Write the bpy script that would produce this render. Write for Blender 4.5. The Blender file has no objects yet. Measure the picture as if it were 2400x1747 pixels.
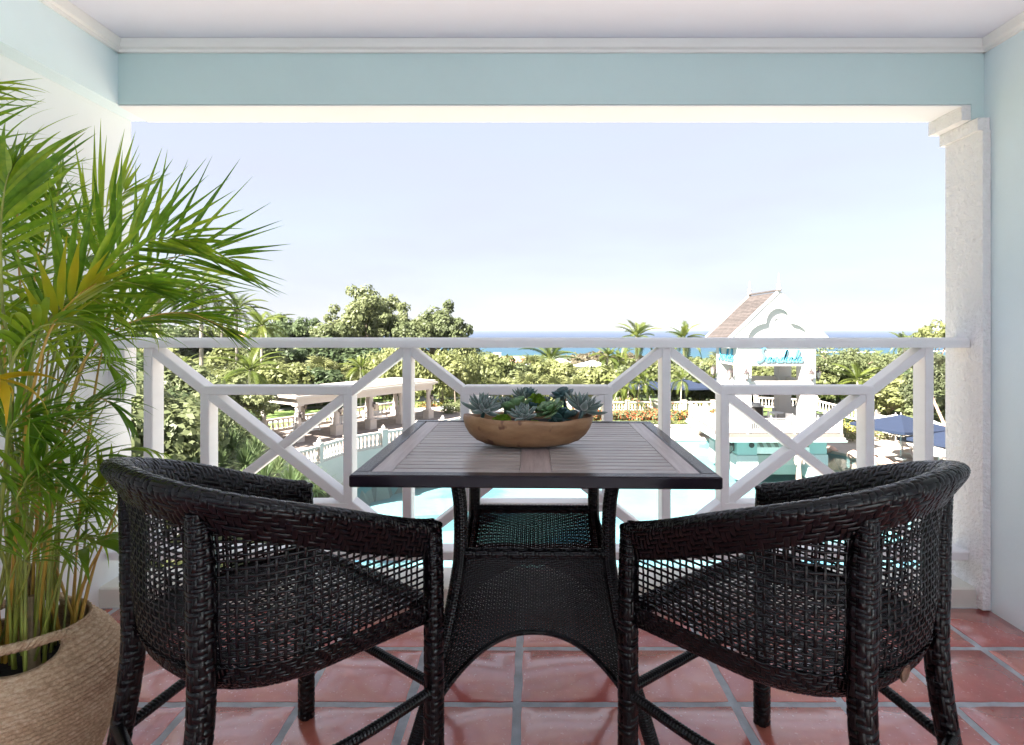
import bpy, math, random
import numpy as np
from mathutils import Vector, Matrix
random.seed(7)
rng = np.random.default_rng(7)
SC = bpy.context.scene
COL = SC.collection
R = math.radians
# ------------------------------------------------------------------ camera
F = 1413.0            # focal length in pixels of the 2400 px wide photograph
PX, PY = 1245.0, 770.0
EYE = 1.25
cam_d = bpy.data.cameras.new('camera')
cam_d.sensor_width = 36.0
cam_d.lens = 36.0 * F / 2400.0
cam_d.shift_x = -(PX - 1200.0) / 2400.0
cam_d.shift_y = -(873.5 - PY) / 2400.0
cam_d.clip_start = 0.05
cam_d.clip_end = 60000.0
cam = bpy.data.objects.new('camera', cam_d)
cam.location = (0, 0, EYE)
cam.rotation_euler = (R(90), 0, 0)
COL.objects.link(cam)
SC.camera = cam
# ------------------------------------------------------------------ light
SUN_TO = Vector((-0.58, -0.46, 0.70)).normalized()
world = bpy.data.worlds.new('World')
SC.world = world
world.use_nodes = True
wn = world.node_tree
for n in list(wn.nodes): wn.nodes.remove(n)
sky = wn.nodes.new('ShaderNodeTexSky')
sky.sky_type = 'NISHITA'
sky.sun_disc = False
sky.sun_elevation = math.asin(SUN_TO.z)
sky.sun_rotation = math.atan2(SUN_TO.x, SUN_TO.y)
sky.altitude = 30.0
sky.air_density = 1.0
sky.dust_density = 0.7
sky.ozone_density = 1.6
bg = wn.nodes.new('ShaderNodeBackground')
bg.inputs['Strength'].default_value = 0.05
wo = wn.nodes.new('ShaderNodeOutputWorld')
# thin high veil of cloud over the clear sky, the same all round
veil = wn.nodes.new('ShaderNodeMix'); veil.data_type = 'RGBA'
vt = wn.nodes.new('ShaderNodeTexCoord'); vm = wn.nodes.new('ShaderNodeMapping'); vm.inputs['Scale'].default_value = (1.0, 1.0, 5.0)
vn = wn.nodes.new('ShaderNodeTexNoise'); vn.inputs['Scale'].default_value = 2.2; vn.inputs['Detail'].default_value = 5
vr = wn.nodes.new('ShaderNodeMapRange'); vr.inputs['From Min'].default_value = 0.3; vr.inputs['From Max'].default_value = 0.7
vr.inputs['To Min'].default_value = 0.82; vr.inputs['To Max'].default_value = 0.95
wn.links.new(vt.outputs['Generated'], vm.inputs[0]); wn.links.new(vm.outputs[0], vn.inputs['Vector'])
wn.links.new(vn.outputs['Fac'], vr.inputs[0]); wn.links.new(vr.outputs[0], veil.inputs[0])
wn.links.new(sky.outputs[0], veil.inputs[6]); veil.inputs[7].default_value = (1.95, 2.02, 2.36, 1)
wn.links.new(veil.outputs[2], bg.inputs[0])
wn.links.new(bg.outputs[0], wo.inputs[0])
sun_d = bpy.data.lights.new('sun', 'SUN')
sun_d.energy = 4.6
sun_d.angle = R(0.53)
sun_d.color = (1.0, 0.94, 0.85)
sun = bpy.data.objects.new('sun', sun_d)
sun.rotation_euler = (-SUN_TO).to_track_quat('-Z', 'Y').to_euler()
sun.location = (-30, -20, 40)
COL.objects.link(sun)
SC.view_settings.view_transform = 'Standard'
SC.view_settings.look = 'None'
SC.view_settings.gamma = 1.0
SC.view_settings.exposure = 3.0
SC.view_settings.use_curve_mapping = False
SC.render.engine = 'CYCLES'
SC.cycles.use_denoising = True
SC.cycles.max_bounces = 10
SC.cycles.diffuse_bounces = 6
SC.cycles.glossy_bounces = 3
SC.cycles.transparent_max_bounces = 12
SC.cycles.sample_clamp_indirect = 8.0
SC.cycles.caustics_reflective = False
SC.cycles.caustics_refractive = False

# ------------------------------------------------------------------ helpers
def at(px, py, Y):
    """world point seen at a pixel of the photograph, at distance Y"""
    return ((px - PX) / F * Y, Y, EYE - (py - PY) / F * Y)
def X_of(px, Y): return (px - PX) / F * Y
def Z_of(py, Y): return EYE - (py - PY) / F * Y
def tag(o, label=None, cat=None, group=None, kind=None):
    if label: o['label'] = label
    if cat: o['category'] = cat
    if group: o['group'] = group
    if kind: o['kind'] = kind
    return o
def thing(name, label, cat, loc=(0, 0, 0), rz=0.0, group=None):
    o = bpy.data.objects.new(name, None)
    o.empty_display_size = 0.1
    o.location = loc
    o.rotation_euler = (0, 0, rz)
    COL.objects.link(o)
    return tag(o, label, cat, group)
def link(name, me, parent=None, loc=None, rot=None, scl=None):
    o = bpy.data.objects.new(name, me)
    COL.objects.link(o)
    if parent is not None: o.parent = parent
    if loc is not None: o.location = loc
    if rot is not None: o.rotation_euler = rot
    if scl is not None: o.scale = scl
    return o
def kids(o): return [c for c in bpy.data.objects if c.parent is o]
def copy_tree(o, label=None, loc=None, rz=None, scale=None, group=None, chmap=None, parent=None):
    c = o.copy(); COL.objects.link(c)
    if parent is not None: c.parent = parent
    if label: c['label'] = label
    if group: c['group'] = group
    if loc is not None: c.location = loc
    if rz is not None: c.rotation_euler = (0, 0, rz)
    if scale is not None: c.scale = scale if not isinstance(scale, (int, float)) else (scale,) * 3
    if chmap is None:
        chmap = {}
        for x in bpy.data.objects:
            if x.parent is not None: chmap.setdefault(x.parent.name, []).append(x)
    for k in chmap.get(o.name, []):
        copy_tree(k, parent=c, chmap=chmap)
    return c
def mesh_np(name, V, Q, mat=None, smooth=True):
    """V (n,3), Q (m,4) quads or (m,3) triangles"""
    V = np.asarray(V, dtype=np.float32).reshape(-1, 3)
    Q = np.asarray(Q, dtype=np.int32)
    k = Q.shape[1]
    me = bpy.data.meshes.new(name)
    me.vertices.add(len(V)); me.vertices.foreach_set('co', V.ravel())
    me.loops.add(Q.size); me.loops.foreach_set('vertex_index', Q.ravel())
    me.polygons.add(len(Q))
    me.polygons.foreach_set('loop_start', np.arange(0, Q.size, k, dtype=np.int32))
    me.polygons.foreach_set('use_smooth', np.full(len(Q), smooth, dtype=bool))
    me.update(calc_edges=True)
    if mat is not None: me.materials.append(mat)
    return me
class MB:
    """collects shapes and links them as one mesh"""
    def __init__(s): s.v = []; s.f = []
    def add(s, vs, fs):
        b = len(s.v)
        s.v += [tuple(p) for p in vs]
        s.f += [tuple(i + b for i in f) for f in fs]
        return s
    def box(s, x0, x1, y0, y1, z0, z1):
        return s.add([(x0,y0,z0),(x1,y0,z0),(x1,y1,z0),(x0,y1,z0),(x0,y0,z1),(x1,y0,z1),(x1,y1,z1),(x0,y1,z1)],
                     [(0,3,2,1),(4,5,6,7),(0,1,5,4),(1,2,6,5),(2,3,7,6),(3,0,4,7)])
    def rbox(s, x0, x1, y0, y1, z0, z1, b=0.004):
        """box with chamfered edges"""
        vs = []; idx = {}
        fs = []
        cx = [(x0, x1), (y0, y1), (z0, z1)]
        def P(c, ax):   # corner c bits, pushed to face of axis ax
            p = []
            for a in range(3):
                e = cx[a][(c >> a) & 1]
                if a != ax: e += b if ((c >> a) & 1) == 0 else -b
                p.append(e)
            return tuple(p)
        for c in range(8):
            for ax in range(3):
                idx[(c, ax)] = len(vs); vs.append(P(c, ax))
        for ax in range(3):
            o1, o2 = (ax + 1) % 3, (ax + 2) % 3
            for sd in (0, 1):
                cs = [sd << ax | a << o1 | d << o2 for a, d in ((0,0),(1,0),(1,1),(0,1))]
                f = [idx[(c, ax)] for c in cs]
                fs.append(f if sd else f[::-1])
            for a in (0, 1):
                for d in (0, 1):
                    c0 = a << o1 | d << o2; c1 = c0 | 1 << ax
                    f = [idx[(c0, o1)], idx[(c1, o1)], idx[(c1, o2)], idx[(c0, o2)]]
                    fs.append(f if (a ^ d) == 0 else f[::-1])
        for c in range(8):
            f = [idx[(c, 0)], idx[(c, 1)], idx[(c, 2)]]
            n = bin(c).count('1')
            fs.append(f if n % 2 else f[::-1])
        return s.add(vs, fs)
    def prism(s, poly, a0, a1, axis='z'):
        """polygon (2-D) extruded along an axis"""
        n = len(poly)
        def P(p, a):
            return (p[0], p[1], a) if axis == 'z' else ((p[0], a, p[1]) if axis == 'y' else (a, p[0], p[1]))
        vs = [P(p, a0) for p in poly] + [P(p, a1) for p in poly]
        fs = [tuple(range(n))[::-1], tuple(range(n, 2 * n))]
        fs += [(i, (i + 1) % n, (i + 1) % n + n, i + n) for i in range(n)]
        return s.add(vs, fs)
    def tube(s, pts, rad, n=8, cap=True):
        pts = [Vector(p) for p in pts]
        m = len(pts)
        if not hasattr(rad, '__len__'): rad = [rad] * m
        up = None; vs = []
        for i, p in enumerate(pts):
            t = (pts[min(i + 1, m - 1)] - pts[max(i - 1, 0)])
            if t.length < 1e-9: t = Vector((0, 0, 1))
            t.normalize()
            if up is None:
                up = Vector((0, 0, 1)) if abs(t.z) < 0.9 else Vector((1, 0, 0))
            x = t.cross(up)
            if x.length < 1e-6: x = t.orthogonal()
            x.normalize(); y = x.cross(t).normalized(); up = y
            for k in range(n):
                a = 2 * math.pi * k / n
                vs.append(p + x * (rad[i] * math.cos(a)) + y * (rad[i] * math.sin(a)))
        fs = [(i*n+k, i*n+(k+1)%n, (i+1)*n+(k+1)%n, (i+1)*n+k) for i in range(m-1) for k in range(n)]
        if cap: fs += [tuple(range(n))[::-1], tuple(range((m-1)*n, m*n))]
        return s.add(vs, fs)
    def bar(s, a, b, w, h=None):
        """square bar between two points"""
        h = h or w
        a = Vector(a); b = Vector(b); t = (b - a).normalized()
        up = Vector((0, 0, 1)) if abs(t.z) < 0.95 else Vector((0, 1, 0))
        x = t.cross(up).normalized() * (w / 2); y = x.normalized().cross(t).normalized() * (h / 2)
        vs = [p + x * i + y * j for p in (a, b) for i, j in ((-1,-1),(1,-1),(1,1),(-1,1))]
        return s.add(vs, [(0,1,2,3)[::-1], (4,5,6,7), (0,1,5,4), (1,2,6,5), (2,3,7,6), (3,0,4,7)])
    def lathe(s, prof, n=24, c=(0, 0, 0), cap=True, sx=1.0, sy=1.0):
        vs = []
        for r, z in prof:
            for k in range(n):
                a = 2 * math.pi * k / n
                vs.append((c[0] + r * sx * math.cos(a), c[1] + r * sy * math.sin(a), c[2] + z))
        m = len(prof)
        fs = [(i*n+k, i*n+(k+1)%n, (i+1)*n+(k+1)%n, (i+1)*n+k) for i in range(m-1) for k in range(n)]
        if cap: fs += [tuple(range(n))[::-1], tuple(range((m-1)*n, m*n))]
        return s.add(vs, fs)
    def mesh(s, name, mat, smooth=False):
        me = bpy.data.meshes.new(name)
        me.from_pydata(s.v, [], s.f)
        me.update()
        if smooth:
            me.polygons.foreach_set('use_smooth', [True] * len(me.polygons))
            try: me.set_sharp_from_angle(angle=R(40))
            except Exception: pass
        if mat is not None: me.materials.append(mat)
        return me
    def build(s, name, mat, parent=None, smooth=False, world=False):
        if world and parent is not None:
            l = parent.location
            s.v = [(p[0]-l[0], p[1]-l[1], p[2]-l[2]) for p in s.v]
        return link(name, s.mesh(name, mat, smooth), parent)
def spline(pts, n):
    """Catmull-Rom through the points, n samples"""
    P = np.array(pts, dtype=float)
    P = np.vstack([2*P[0]-P[1], P, 2*P[-1]-P[-2]])
    seg = len(P) - 3
    out = []
    for k in range(n):
        t = k / (n - 1) * seg
        i = min(int(t), seg - 1); f = t - i
        p0, p1, p2, p3 = P[i], P[i+1], P[i+2], P[i+3]
        out.append(0.5*((2*p1)+(-p0+p2)*f+(2*p0-5*p1+4*p2-p3)*f*f+(-p0+3*p1-3*p2+p3)*f**3))
    return np.array(out)

# ------------------------------------------------------------------ materials
def nt(name):
    m = bpy.data.materials.new(name); m.use_nodes = True
    t = m.node_tree
    return m, t, t.nodes, t.links, t.nodes['Principled BSDF']
def coords(N, L, scale, obj=True, vec=(1, 1, 1)):
    tc = N.new('ShaderNodeTexCoord'); mp = N.new('ShaderNodeMapping')
    L.new(tc.outputs['Object' if obj else 'Generated'], mp.inputs[0])
    mp.inputs['Scale'].default_value = tuple(scale * v for v in vec)
    return mp.outputs[0]
def noise(N, L, co, scale, detail=4, rough=0.55):
    n = N.new('ShaderNodeTexNoise'); n.inputs['Scale'].default_value = scale
    n.inputs['Detail'].default_value = detail; n.inputs['Roughness'].default_value = rough
    L.new(co, n.inputs['Vector']); return n.outputs['Fac']
def ramp(N, L, fac, stops):
    r = N.new('ShaderNodeValToRGB')
    e = r.color_ramp.elements
    while len(e) < len(stops): e.new(0.5)
    for x, (p, c) in zip(e, stops): x.position = p; x.color = (c[0], c[1], c[2], 1)
    L.new(fac, r.inputs[0]); return r.outputs[0]
def bump(N, L, fac, strength, dist, bs, prev=None):
    b = N.new('ShaderNodeBump'); b.inputs['Strength'].default_value = strength
    b.inputs['Distance'].default_value = dist
    L.new(fac, b.inputs['Height'])
    if prev is not None: L.new(prev, b.inputs['Normal'])
    L.new(b.outputs[0], bs.inputs['Normal']); return b.outputs[0]
def plain(name, col, rough=0.6, var=0.08, scale=3.0, bstr=0.0, bscale=60, bdist=0.002, metal=0.0, spec=0.5, vec=(1, 1, 1)):
    m, t, N, L, B = nt(name)
    co = coords(N, L, 1.0, vec=vec)
    f = noise(N, L, co, scale)
    lo = tuple(max(0, c * (1 - var)) for c in col); hi = tuple(min(1, c * (1 + var)) for c in col)
    L.new(ramp(N, L, f, [(0.3, lo), (0.7, hi)]), B.inputs['Base Color'])
    B.inputs['Roughness'].default_value = rough
    B.inputs['Metallic'].default_value = metal
    B.inputs['Specular IOR Level'].default_value = spec
    if bstr:
        bump(N, L, noise(N, L, co, bscale, 5, 0.65), bstr, bdist, B)
    return m
def leafy(name, c1, c2, c3=None, trans=0.45, rough=0.5, scale=0.6):
    """leaf: colour changes from leaf clump to leaf clump and plant to plant"""
    m, t, N, L, B = nt(name)
    co = coords(N, L, 1.0)
    f = noise(N, L, co, scale, 3)
    oi = N.new('ShaderNodeObjectInfo')
    mx = N.new('ShaderNodeMath'); mx.operation = 'MULTIPLY_ADD'
    L.new(oi.outputs['Random'], mx.inputs[0]); mx.inputs[1].default_value = 0.35; 
    sub = N.new('ShaderNodeMath'); sub.operation = 'SUBTRACT'; L.new(f, sub.inputs[0]); sub.inputs[1].default_value = 0.17
    L.new(sub.outputs[0], mx.inputs[2])
    stops = [(0.28, c1), (0.62, c2)] + ([(0.85, c3)] if c3 else [])
    colr = ramp(N, L, mx.outputs[0], stops)
    L.new(colr, B.inputs['Base Color'])
    B.inputs['Roughness'].default_value = rough
    B.inputs['Specular IOR Level'].default_value = 0.3
    tr = N.new('ShaderNodeBsdfTranslucent'); L.new(colr, tr.inputs[0])
    ms = N.new('ShaderNodeMixShader'); ms.inputs[0].default_value = trans
    L.new(B.outputs[0], ms.inputs[1]); L.new(tr.outputs[0], ms.inputs[2])
    L.new(ms.outputs[0], N['Material Output'].inputs['Surface'])
    return m
M = {}
M['ceil'] = plain('ceiling_paint', (0.775, 0.785, 0.88), 0.8, 0.015, 1.5, 0.15, 90, 0.002)
M['white_trim'] = plain('white_trim_paint', (0.82, 0.815, 0.80), 0.5, 0.02, 6, 0.1, 40, 0.002, vec=(1, 1, 6))
M['blue_wall'] = plain('pale_blue_stucco', (0.72, 0.84, 0.88), 0.8, 0.03, 2.2, 0.3, 110, 0.003)
M['blue_beam'] = plain('aqua_beam_paint', (0.56, 0.71, 0.72), 0.75, 0.03, 2.5, 0.25, 120, 0.002)
M['white_wall'] = plain('white_stucco_wall', (0.80, 0.83, 0.84), 0.8, 0.02, 2.0, 0.3, 120, 0.003)
M['soffit'] = plain('cream_soffit_paint', (0.75, 0.765, 0.79), 0.75, 0.02, 2.0, 0.2, 110, 0.002)
def rough_stucco():
    m, t, N, L, B = nt('rough_white_stucco')
    co = coords(N, L, 1.0)
    f = noise(N, L, co, 70, 3, 0.5); g = noise(N, L, co, 22, 3)
    mu = N.new('ShaderNodeMath'); mu.operation = 'ADD'; L.new(f, mu.inputs[0]); L.new(g, mu.inputs[1])
    L.new(ramp(N, L, mu.outputs[0], [(0.38, (0.64, 0.63, 0.63)), (0.47, (0.80, 0.795, 0.80)), (1, (0.83, 0.825, 0.83))]), B.inputs['Base Color'])
    B.inputs['Roughness'].default_value = 0.85
    bump(N, L, mu.outputs[0], 1.0, 0.011, B)
    return m
M['stucco'] = rough_stucco()
M['rail'] = plain('painted_white_timber', (0.80, 0.80, 0.82), 0.45, 0.02, 5, 0.12, 30, 0.002, vec=(1, 1, 5))
def tile_mat():
    m, t, N, L, B = nt('terracotta_tile')
    co = coords(N, L, 1.0)
    oi = N.new('ShaderNodeObjectInfo')
    f = noise(N, L, co, 7, 5, 0.6); g = noise(N, L, co, 60, 4, 0.6)
    a = N.new('ShaderNodeMath'); a.operation = 'MULTIPLY_ADD'
    L.new(oi.outputs['Random'], a.inputs[0]); a.inputs[1].default_value = 0.40; L.new(f, a.inputs[2])
    c = ramp(N, L, a.outputs[0], [(0.35, (0.35, 0.066, 0.056)), (0.62, (0.46, 0.098, 0.084)), (0.95, (0.55, 0.16, 0.11))])
    L.new(c, B.inputs['Base Color'])
    rr = ramp(N, L, g, [(0.3, (0.24, 0.24, 0.24)), (0.7, (0.28, 0.28, 0.28))])
    L.new(rr, B.inputs['Roughness'])
    B.inputs['Specular IOR Level'].default_value = 1.0
    B.inputs['Coat Weight'].default_value = 0.9; B.inputs['Coat Roughness'].default_value = 0.16; B.inputs['Coat IOR'].default_value = 1.6
    bump(N, L, f, 0.25, 0.003, B)
    return m
M['tile'] = tile_mat()
M['grout'] = plain('grey_grout', (0.42, 0.44, 0.48), 0.9, 0.25, 14, 0.6, 160, 0.003)
M['kerb'] = plain('cream_painted_kerb', (0.68, 0.66, 0.60), 0.7, 0.05, 5, 0.2, 80, 0.002)
def wicker(name, col, rough):
    m, t, N, L, B = nt(name)
    co = coords(N, L, 1.0)
    f = noise(N, L, co, 35, 3)
    L.new(ramp(N, L, f, [(0.3, tuple(c*0.6 for c in col)), (0.7, tuple(c*1.5 for c in col))]), B.inputs['Base Color'])
    B.inputs['Roughness'].default_value = rough
    B.inputs['Specular IOR Level'].default_value = 0.32
    bump(N, L, noise(N, L, co, 420, 3), 0.25, 0.0006, B)
    return m
M['wicker'] = wicker('black_wicker', (0.0020, 0.0013, 0.0023), 0.24)
M['wicker_back'] = plain('wicker_backing', (0.004, 0.0035, 0.004), 0.8)
M['table_metal'] = plain('dark_bronze_metal', (0.014, 0.009, 0.014), 0.22, 0.15, 8, 0.15, 200, 0.0006, spec=0.3)
def wood_mat(name, lo, hi, rough, vec, sc=14):
    m, t, N, L, B = nt(name)
    oi = N.new('ShaderNodeObjectInfo')
    co = coords(N, L, 1.0, vec=vec)
    av = N.new('ShaderNodeVectorMath'); av.operation = 'ADD'
    sv = N.new('ShaderNodeCombineXYZ')
    mm = N.new('ShaderNodeMath'); mm.operation = 'MULTIPLY'; L.new(oi.outputs['Random'], mm.inputs[0]); mm.inputs[1].default_value = 40
    L.new(mm.outputs[0], sv.inputs[0]); L.new(mm.outputs[0], sv.inputs[1])
    L.new(co, av.inputs[0]); L.new(sv.outputs[0], av.inputs[1])
    f = noise(N, L, av.outputs[0], sc, 6, 0.65)
    a = N.new('ShaderNodeMath'); a.operation = 'MULTIPLY_ADD'
    L.new(oi.outputs['Random'], a.inputs[0]); a.inputs[1].default_value = 0.14; L.new(f, a.inputs[2])
    L.new(ramp(N, L, a.outputs[0], [(0.35, lo), (0.75, hi)]), B.inputs['Base Color'])
    B.inputs['Roughness'].default_value = rough
    bump(N, L, f, 0.3, 0.0012, B)
    return m
M['teak_x'] = wood_mat('weathered_teak', (0.215, 0.175, 0.165), (0.43, 0.375, 0.355), 0.28, (2, 30, 30), 3)
M['teak_y'] = wood_mat('weathered_teak_board', (0.25, 0.185, 0.18), (0.46, 0.38, 0.37), 0.28, (30, 2, 30), 3)
def bowl_mat():
    m, t, N, L, B = nt('carved_bowl_wood')
    co = coords(N, L, 1.0, vec=(1, 1, 3))
    f = noise(N, L, co, 9, 5, 0.6); g = noise(N, L, coords(N, L, 1.0), 26, 2)
    c1 = ramp(N, L, f, [(0.3, (0.20, 0.095, 0.042)), (0.55, (0.33, 0.18, 0.090)), (0.75, (0.42, 0.25, 0.14))])
    mx = N.new('ShaderNodeMix'); mx.data_type = 'RGBA'
    L.new(ramp(N, L, g, [(0.30, (1, 1, 1)), (0.38, (0, 0, 0))]), mx.inputs[0])
    L.new(c1, mx.inputs[6]); mx.inputs[7].default_value = (0.13, 0.05, 0.025, 1)
    L.new(mx.outputs[2], B.inputs['Base Color'])
    B.inputs['Roughness'].default_value = 0.5
    bump(N, L, f, 0.2, 0.003, B)
    return m
M['bowl'] = bowl_mat()
def jute_mat():
    m, t, N, L, B = nt('braided_jute')
    co = coords(N, L, 1.0, vec=(1, 1, 1.6))
    f = noise(N, L, co, 90, 4, 0.7); g = noise(N, L, co, 7, 3)
    a = N.new('ShaderNodeMath'); a.operation = 'MULTIPLY_ADD'; L.new(g, a.inputs[0]); a.inputs[1].default_value = 0.5; L.new(f, a.inputs[2])
    L.new(ramp(N, L, a.outputs[0], [(0.45, (0.22, 0.125, 0.068)), (0.72, (0.48, 0.32, 0.20)), (0.95, (0.66, 0.50, 0.35))]), B.inputs['Base Color'])
    B.inputs['Roughness'].default_value = 0.85
    bump(N, L, f, 0.8, 0.004, B)
    return m
M['jute'] = jute_mat()
M['soil'] = plain('dark_potting_soil', (0.018, 0.013, 0.010), 0.95, 0.4, 40, 0.8, 120, 0.006)
# ================================================================== the balcony
def struct(name, mb, mat, parent=None, smooth=False):
    o = mb.build(name, mat, parent, smooth)
    if parent is None: tag(o, kind='structure')
    return o
YB, YO = 2.70, 2.92          # inner and outer plane of the facade
XL, XR = -1.937, 2.03        # side walls
ZB, ZC = 2.251, 2.535        # beam soffit, ceiling
BK = -1.7                    # how far the balcony walls run back, kept short to admit sun
# floor: grout bed with each tile a piece of its own
fl = struct('floor', MB().box(XL - 0.2, XR + 0.2, -7.0, YB + 0.005, -0.24, -0.0006), M['grout'])  # unseen stretch behind the walls added to bounce sun onto the ceiling
PTX, PTY, G = 0.3605, 0.349, 0.028
tile_cache = {}
def tile_mesh(k):
    w, d = PTX - G, PTY - G
    m = MB(); n = 14
    rr = random.Random(k)
    ring = []
    for side in range(4):
        for j in range(n // 2):
            f = j / (n // 2)
            a = [(-1 + 2*f, -1), (1, -1 + 2*f), (1 - 2*f, 1), (-1, 1 - 2*f)][side]
            ring.append((a[0]*w/2 + rr.uniform(-.0022, .0022), a[1]*d/2 + rr.uniform(-.0022, .0022)))
    k2 = len(ring)
    vs = [(x, y, -0.02) for x, y in ring] + [(x, y, 0.0006) for x, y in ring] + [(x*0.988, y*0.988, 0.0018 + rr.uniform(-.0001, .0001)) for x, y in ring]
    fs = [(i, (i+1) % k2, (i+1) % k2 + k2, i + k2) for i in range(k2)] + [(i+k2, (i+1) % k2 + k2, (i+1) % k2 + 2*k2, i + 2*k2) for i in range(k2)] + [tuple(range(2*k2, 3*k2))]
    return m.add(vs, fs).mesh('tile', M['tile'], True)
tms = [tile_mesh(k) for k in range(9)]
for i in range(-6, 7):
    for j in range(-6, 9):
        x0 = -0.046 + i * PTX; y0 = 2.352 - j * PTY
        xa, xb, ya, yb = x0 + G/2, x0 + PTX - G/2, y0 + G/2, y0 + PTY - G/2
        if xb < XL + 0.02 or xa > XR - 0.02 or yb < 0.2: continue
        xa2, xb2 = max(xa, XL + 0.004), min(xb, XR - 0.004); yb2 = min(yb, YB - 0.004)
        if xb2 - xa2 < 0.03 or yb2 - ya < 0.02: continue
        o = link('tile', random.choice(tms), fl, ((xa2+xb2)/2, (ya+yb2)/2, random.uniform(-.0003, .0003)),
                 (random.uniform(-.0012, .0012), random.uniform(-.0012, .0012), random.uniform(-.004, .004)))
        o.scale = ((xb2-xa2)/(PTX-G), (yb2-ya)/(PTY-G), 1)
struct('kerb', MB().rbox(XL - 0.1, XR + 0.02, YB, YO + 0.02, -0.24, 0.088, 0.008), M['kerb'], smooth=True)
# walls, ceiling, beams
struct('wall_left', MB().box(XL - 0.22, XL, BK, YO, -0.3, ZC + 0.02), M['white_wall'])
struct('wall_right', MB().box(XR, XR + 0.22, BK, YO - 0.03, -0.3, ZC + 0.02), M['blue_wall'])
struct('ceiling', MB().box(XL - 0.3, XR + 0.3, BK, YO + 0.02, ZC, ZC + 0.25), M['ceil'])
struct('light_block_wall', MB().box(XL - 0.2, XR + 0.2, BK - 0.2, BK - 0.002, -0.3, 1.22), M['white_wall'])  # unseen low wall added behind the camera to cut light from the back
b = MB().box(-1.85, XR - 0.001, YB, YO - 0.005, ZB + 0.003, ZC - 0.002)
b.box(1.972, XR - 0.001, YB, YB + 0.05, 2.187, ZB + 0.003)
struct('beam_front', b, M['blue_beam'])
struct('soffit_front', MB().box(-1.853, 1.99, YB + 0.004, YO - 0.001, ZB - 0.004, ZB + 0.002), M['soffit'])
struct('beam_left', MB().box(XL + 0.001, -1.85, BK, YO - 0.003, ZB, ZC - 0.002), M['blue_wall'])
def cornice(name, a, b2, out):
    prof = [(0, 0), (0.012, 0), (0.014, 0.012), (0.026, 0.018), (0.030, 0.034), (0.034, 0.046), (0.036, 0.053), (0, 0.053)]
    a = Vector(a); b2 = Vector(b2); out = Vector(out)
    vs = [a + out * p + Vector((0, 0, q)) for p, q in prof] + [b2 + out * p + Vector((0, 0, q)) for p, q in prof]
    n = len(prof)
    m = MB().add(vs, [tuple(range(n))[::-1], tuple(range(n, 2*n))] + [(i, (i+1) % n, (i+1) % n + n, i + n) for i in range(n)])
    return struct(name, m, M['white_trim'])
cornice('cornice_front', (-1.85, YB, 2.481), (XR, YB, 2.481), (0, -1, 0))
cornice('cornice_left', (-1.85, BK, 2.481), (-1.85, YB, 2.481), (1, 0, 0))
cornice('cornice_right', (XR, BK, 2.481), (XR, YB, 2.481), (-1, 0, 0))
# rough stucco pillar on the right with a stepped capital
pl = thing('stucco_pillar', 'rough white stucco pillar with stepped capital standing at the right wall', 'pillar', (2.0, 2.78, 0))
def rough_box(x0, x1, y0, y1, z0, z1, nx, ny, nz, amp, seed=1):
    rr = random.Random(seed); m = MB()
    def face(o, u, v, nu, nv):
        base = len(m.v); o = Vector(o); u = Vector(u); v = Vector(v); n = u.cross(v).normalized()
        for i in range(nu + 1):
            for j in range(nv + 1):
                e = 0 if (i in (0, nu) or j in (0, nv)) else rr.uniform(-amp, amp)
                m.v.append(tuple(o + u * (i/nu) + v * (j/nv) + n * e))
        for i in range(nu):
            for j in range(nv):
                a = base + i*(nv+1) + j
                m.f.append((a, a + nv + 1, a + nv + 2, a + 1))
    X, Y, Z = x1-x0, y1-y0, z1-z0
    face((x0, y0, z0), (X, 0, 0), (0, 0, Z), nx, nz)
    face((x0, y1, z0), (0, -Y, 0), (0, 0, Z), ny, nz)
    face((x1, y0, z0), (0, Y, 0), (0, 0, Z), ny, nz)
    face((x1, y1, z0), (-X, 0, 0), (0, 0, Z), nx, nz)
    face((x0, y1, z0), (X, 0, 0), (0, -Y, 0), nx, ny)
    face((x0, y0, z1), (X, 0, 0), (0, Y, 0), nx, ny)
    return m
rough_box(1.992, 2.028, 2.66, 2.90, 0.005, 2.125, 4, 26, 220, 0.0022, 3).build('shaft', M['stucco'], pl, True, world=True)
rough_box(1.974, 2.027, 2.665, 2.915, 2.126, 2.182, 4, 22, 6, 0.0015, 4).build('capital_step', M['stucco'], pl, True, world=True)
rough_box(1.930, 1.985, 2.752, 2.930, 2.183, 2.2465, 5, 18, 6, 0.0015, 5).build('capital_step', M['stucco'], pl, True, world=True)
rough_box(1.930, 1.971, 2.703, 2.7515, 2.183, 2.2462, 5, 4, 6, 0.0010, 6).build('capital_step', M['stucco'], pl, True, world=True)

# ------------------------------------------------------------------ railing
rl = thing('balcony_railing', 'white painted timber railing of crossed diagonal bars between the balcony walls', 'railing', (0, 2.79, 0.09))
YR0, YR1 = 2.750, 2.842
RT, RBt = 1.160, 0.236       # underside of the top rail, top of the bottom rail
m = MB(); w = YR1 + 0.006 - (YR0 - 0.016)
yc0, yc1 = YR0 - 0.016, YR1 + 0.010
prof = [(yc0, 1.162), (yc0, 1.190), (yc0 + 0.006, 1.201), (yc0 + 0.016, 1.207), (yc1 - 0.016, 1.207), (yc1 - 0.006, 1.201), (yc1, 1.190), (yc1, 1.162)]
m.prism(prof, XL + 0.001, 1.990, 'x').build('top_rail', M['rail'], rl, True, world=True)
MB().rbox(XL + 0.001, 1.990, YR0 - 0.012, YR1 + 0.006, 0.194, 0.236, 0.005).build('bottom_rail', M['rail'], rl, world=True)
HW = 0.0205
PXS = [(-1.750, -1.493, -0.839, -0.568), (-0.568, -0.304, 0.352, 0.617), (0.617, 0.886, 1.549, 1.818)]
zm1, zm0 = 1.143 - 0.0, 0.0
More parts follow.
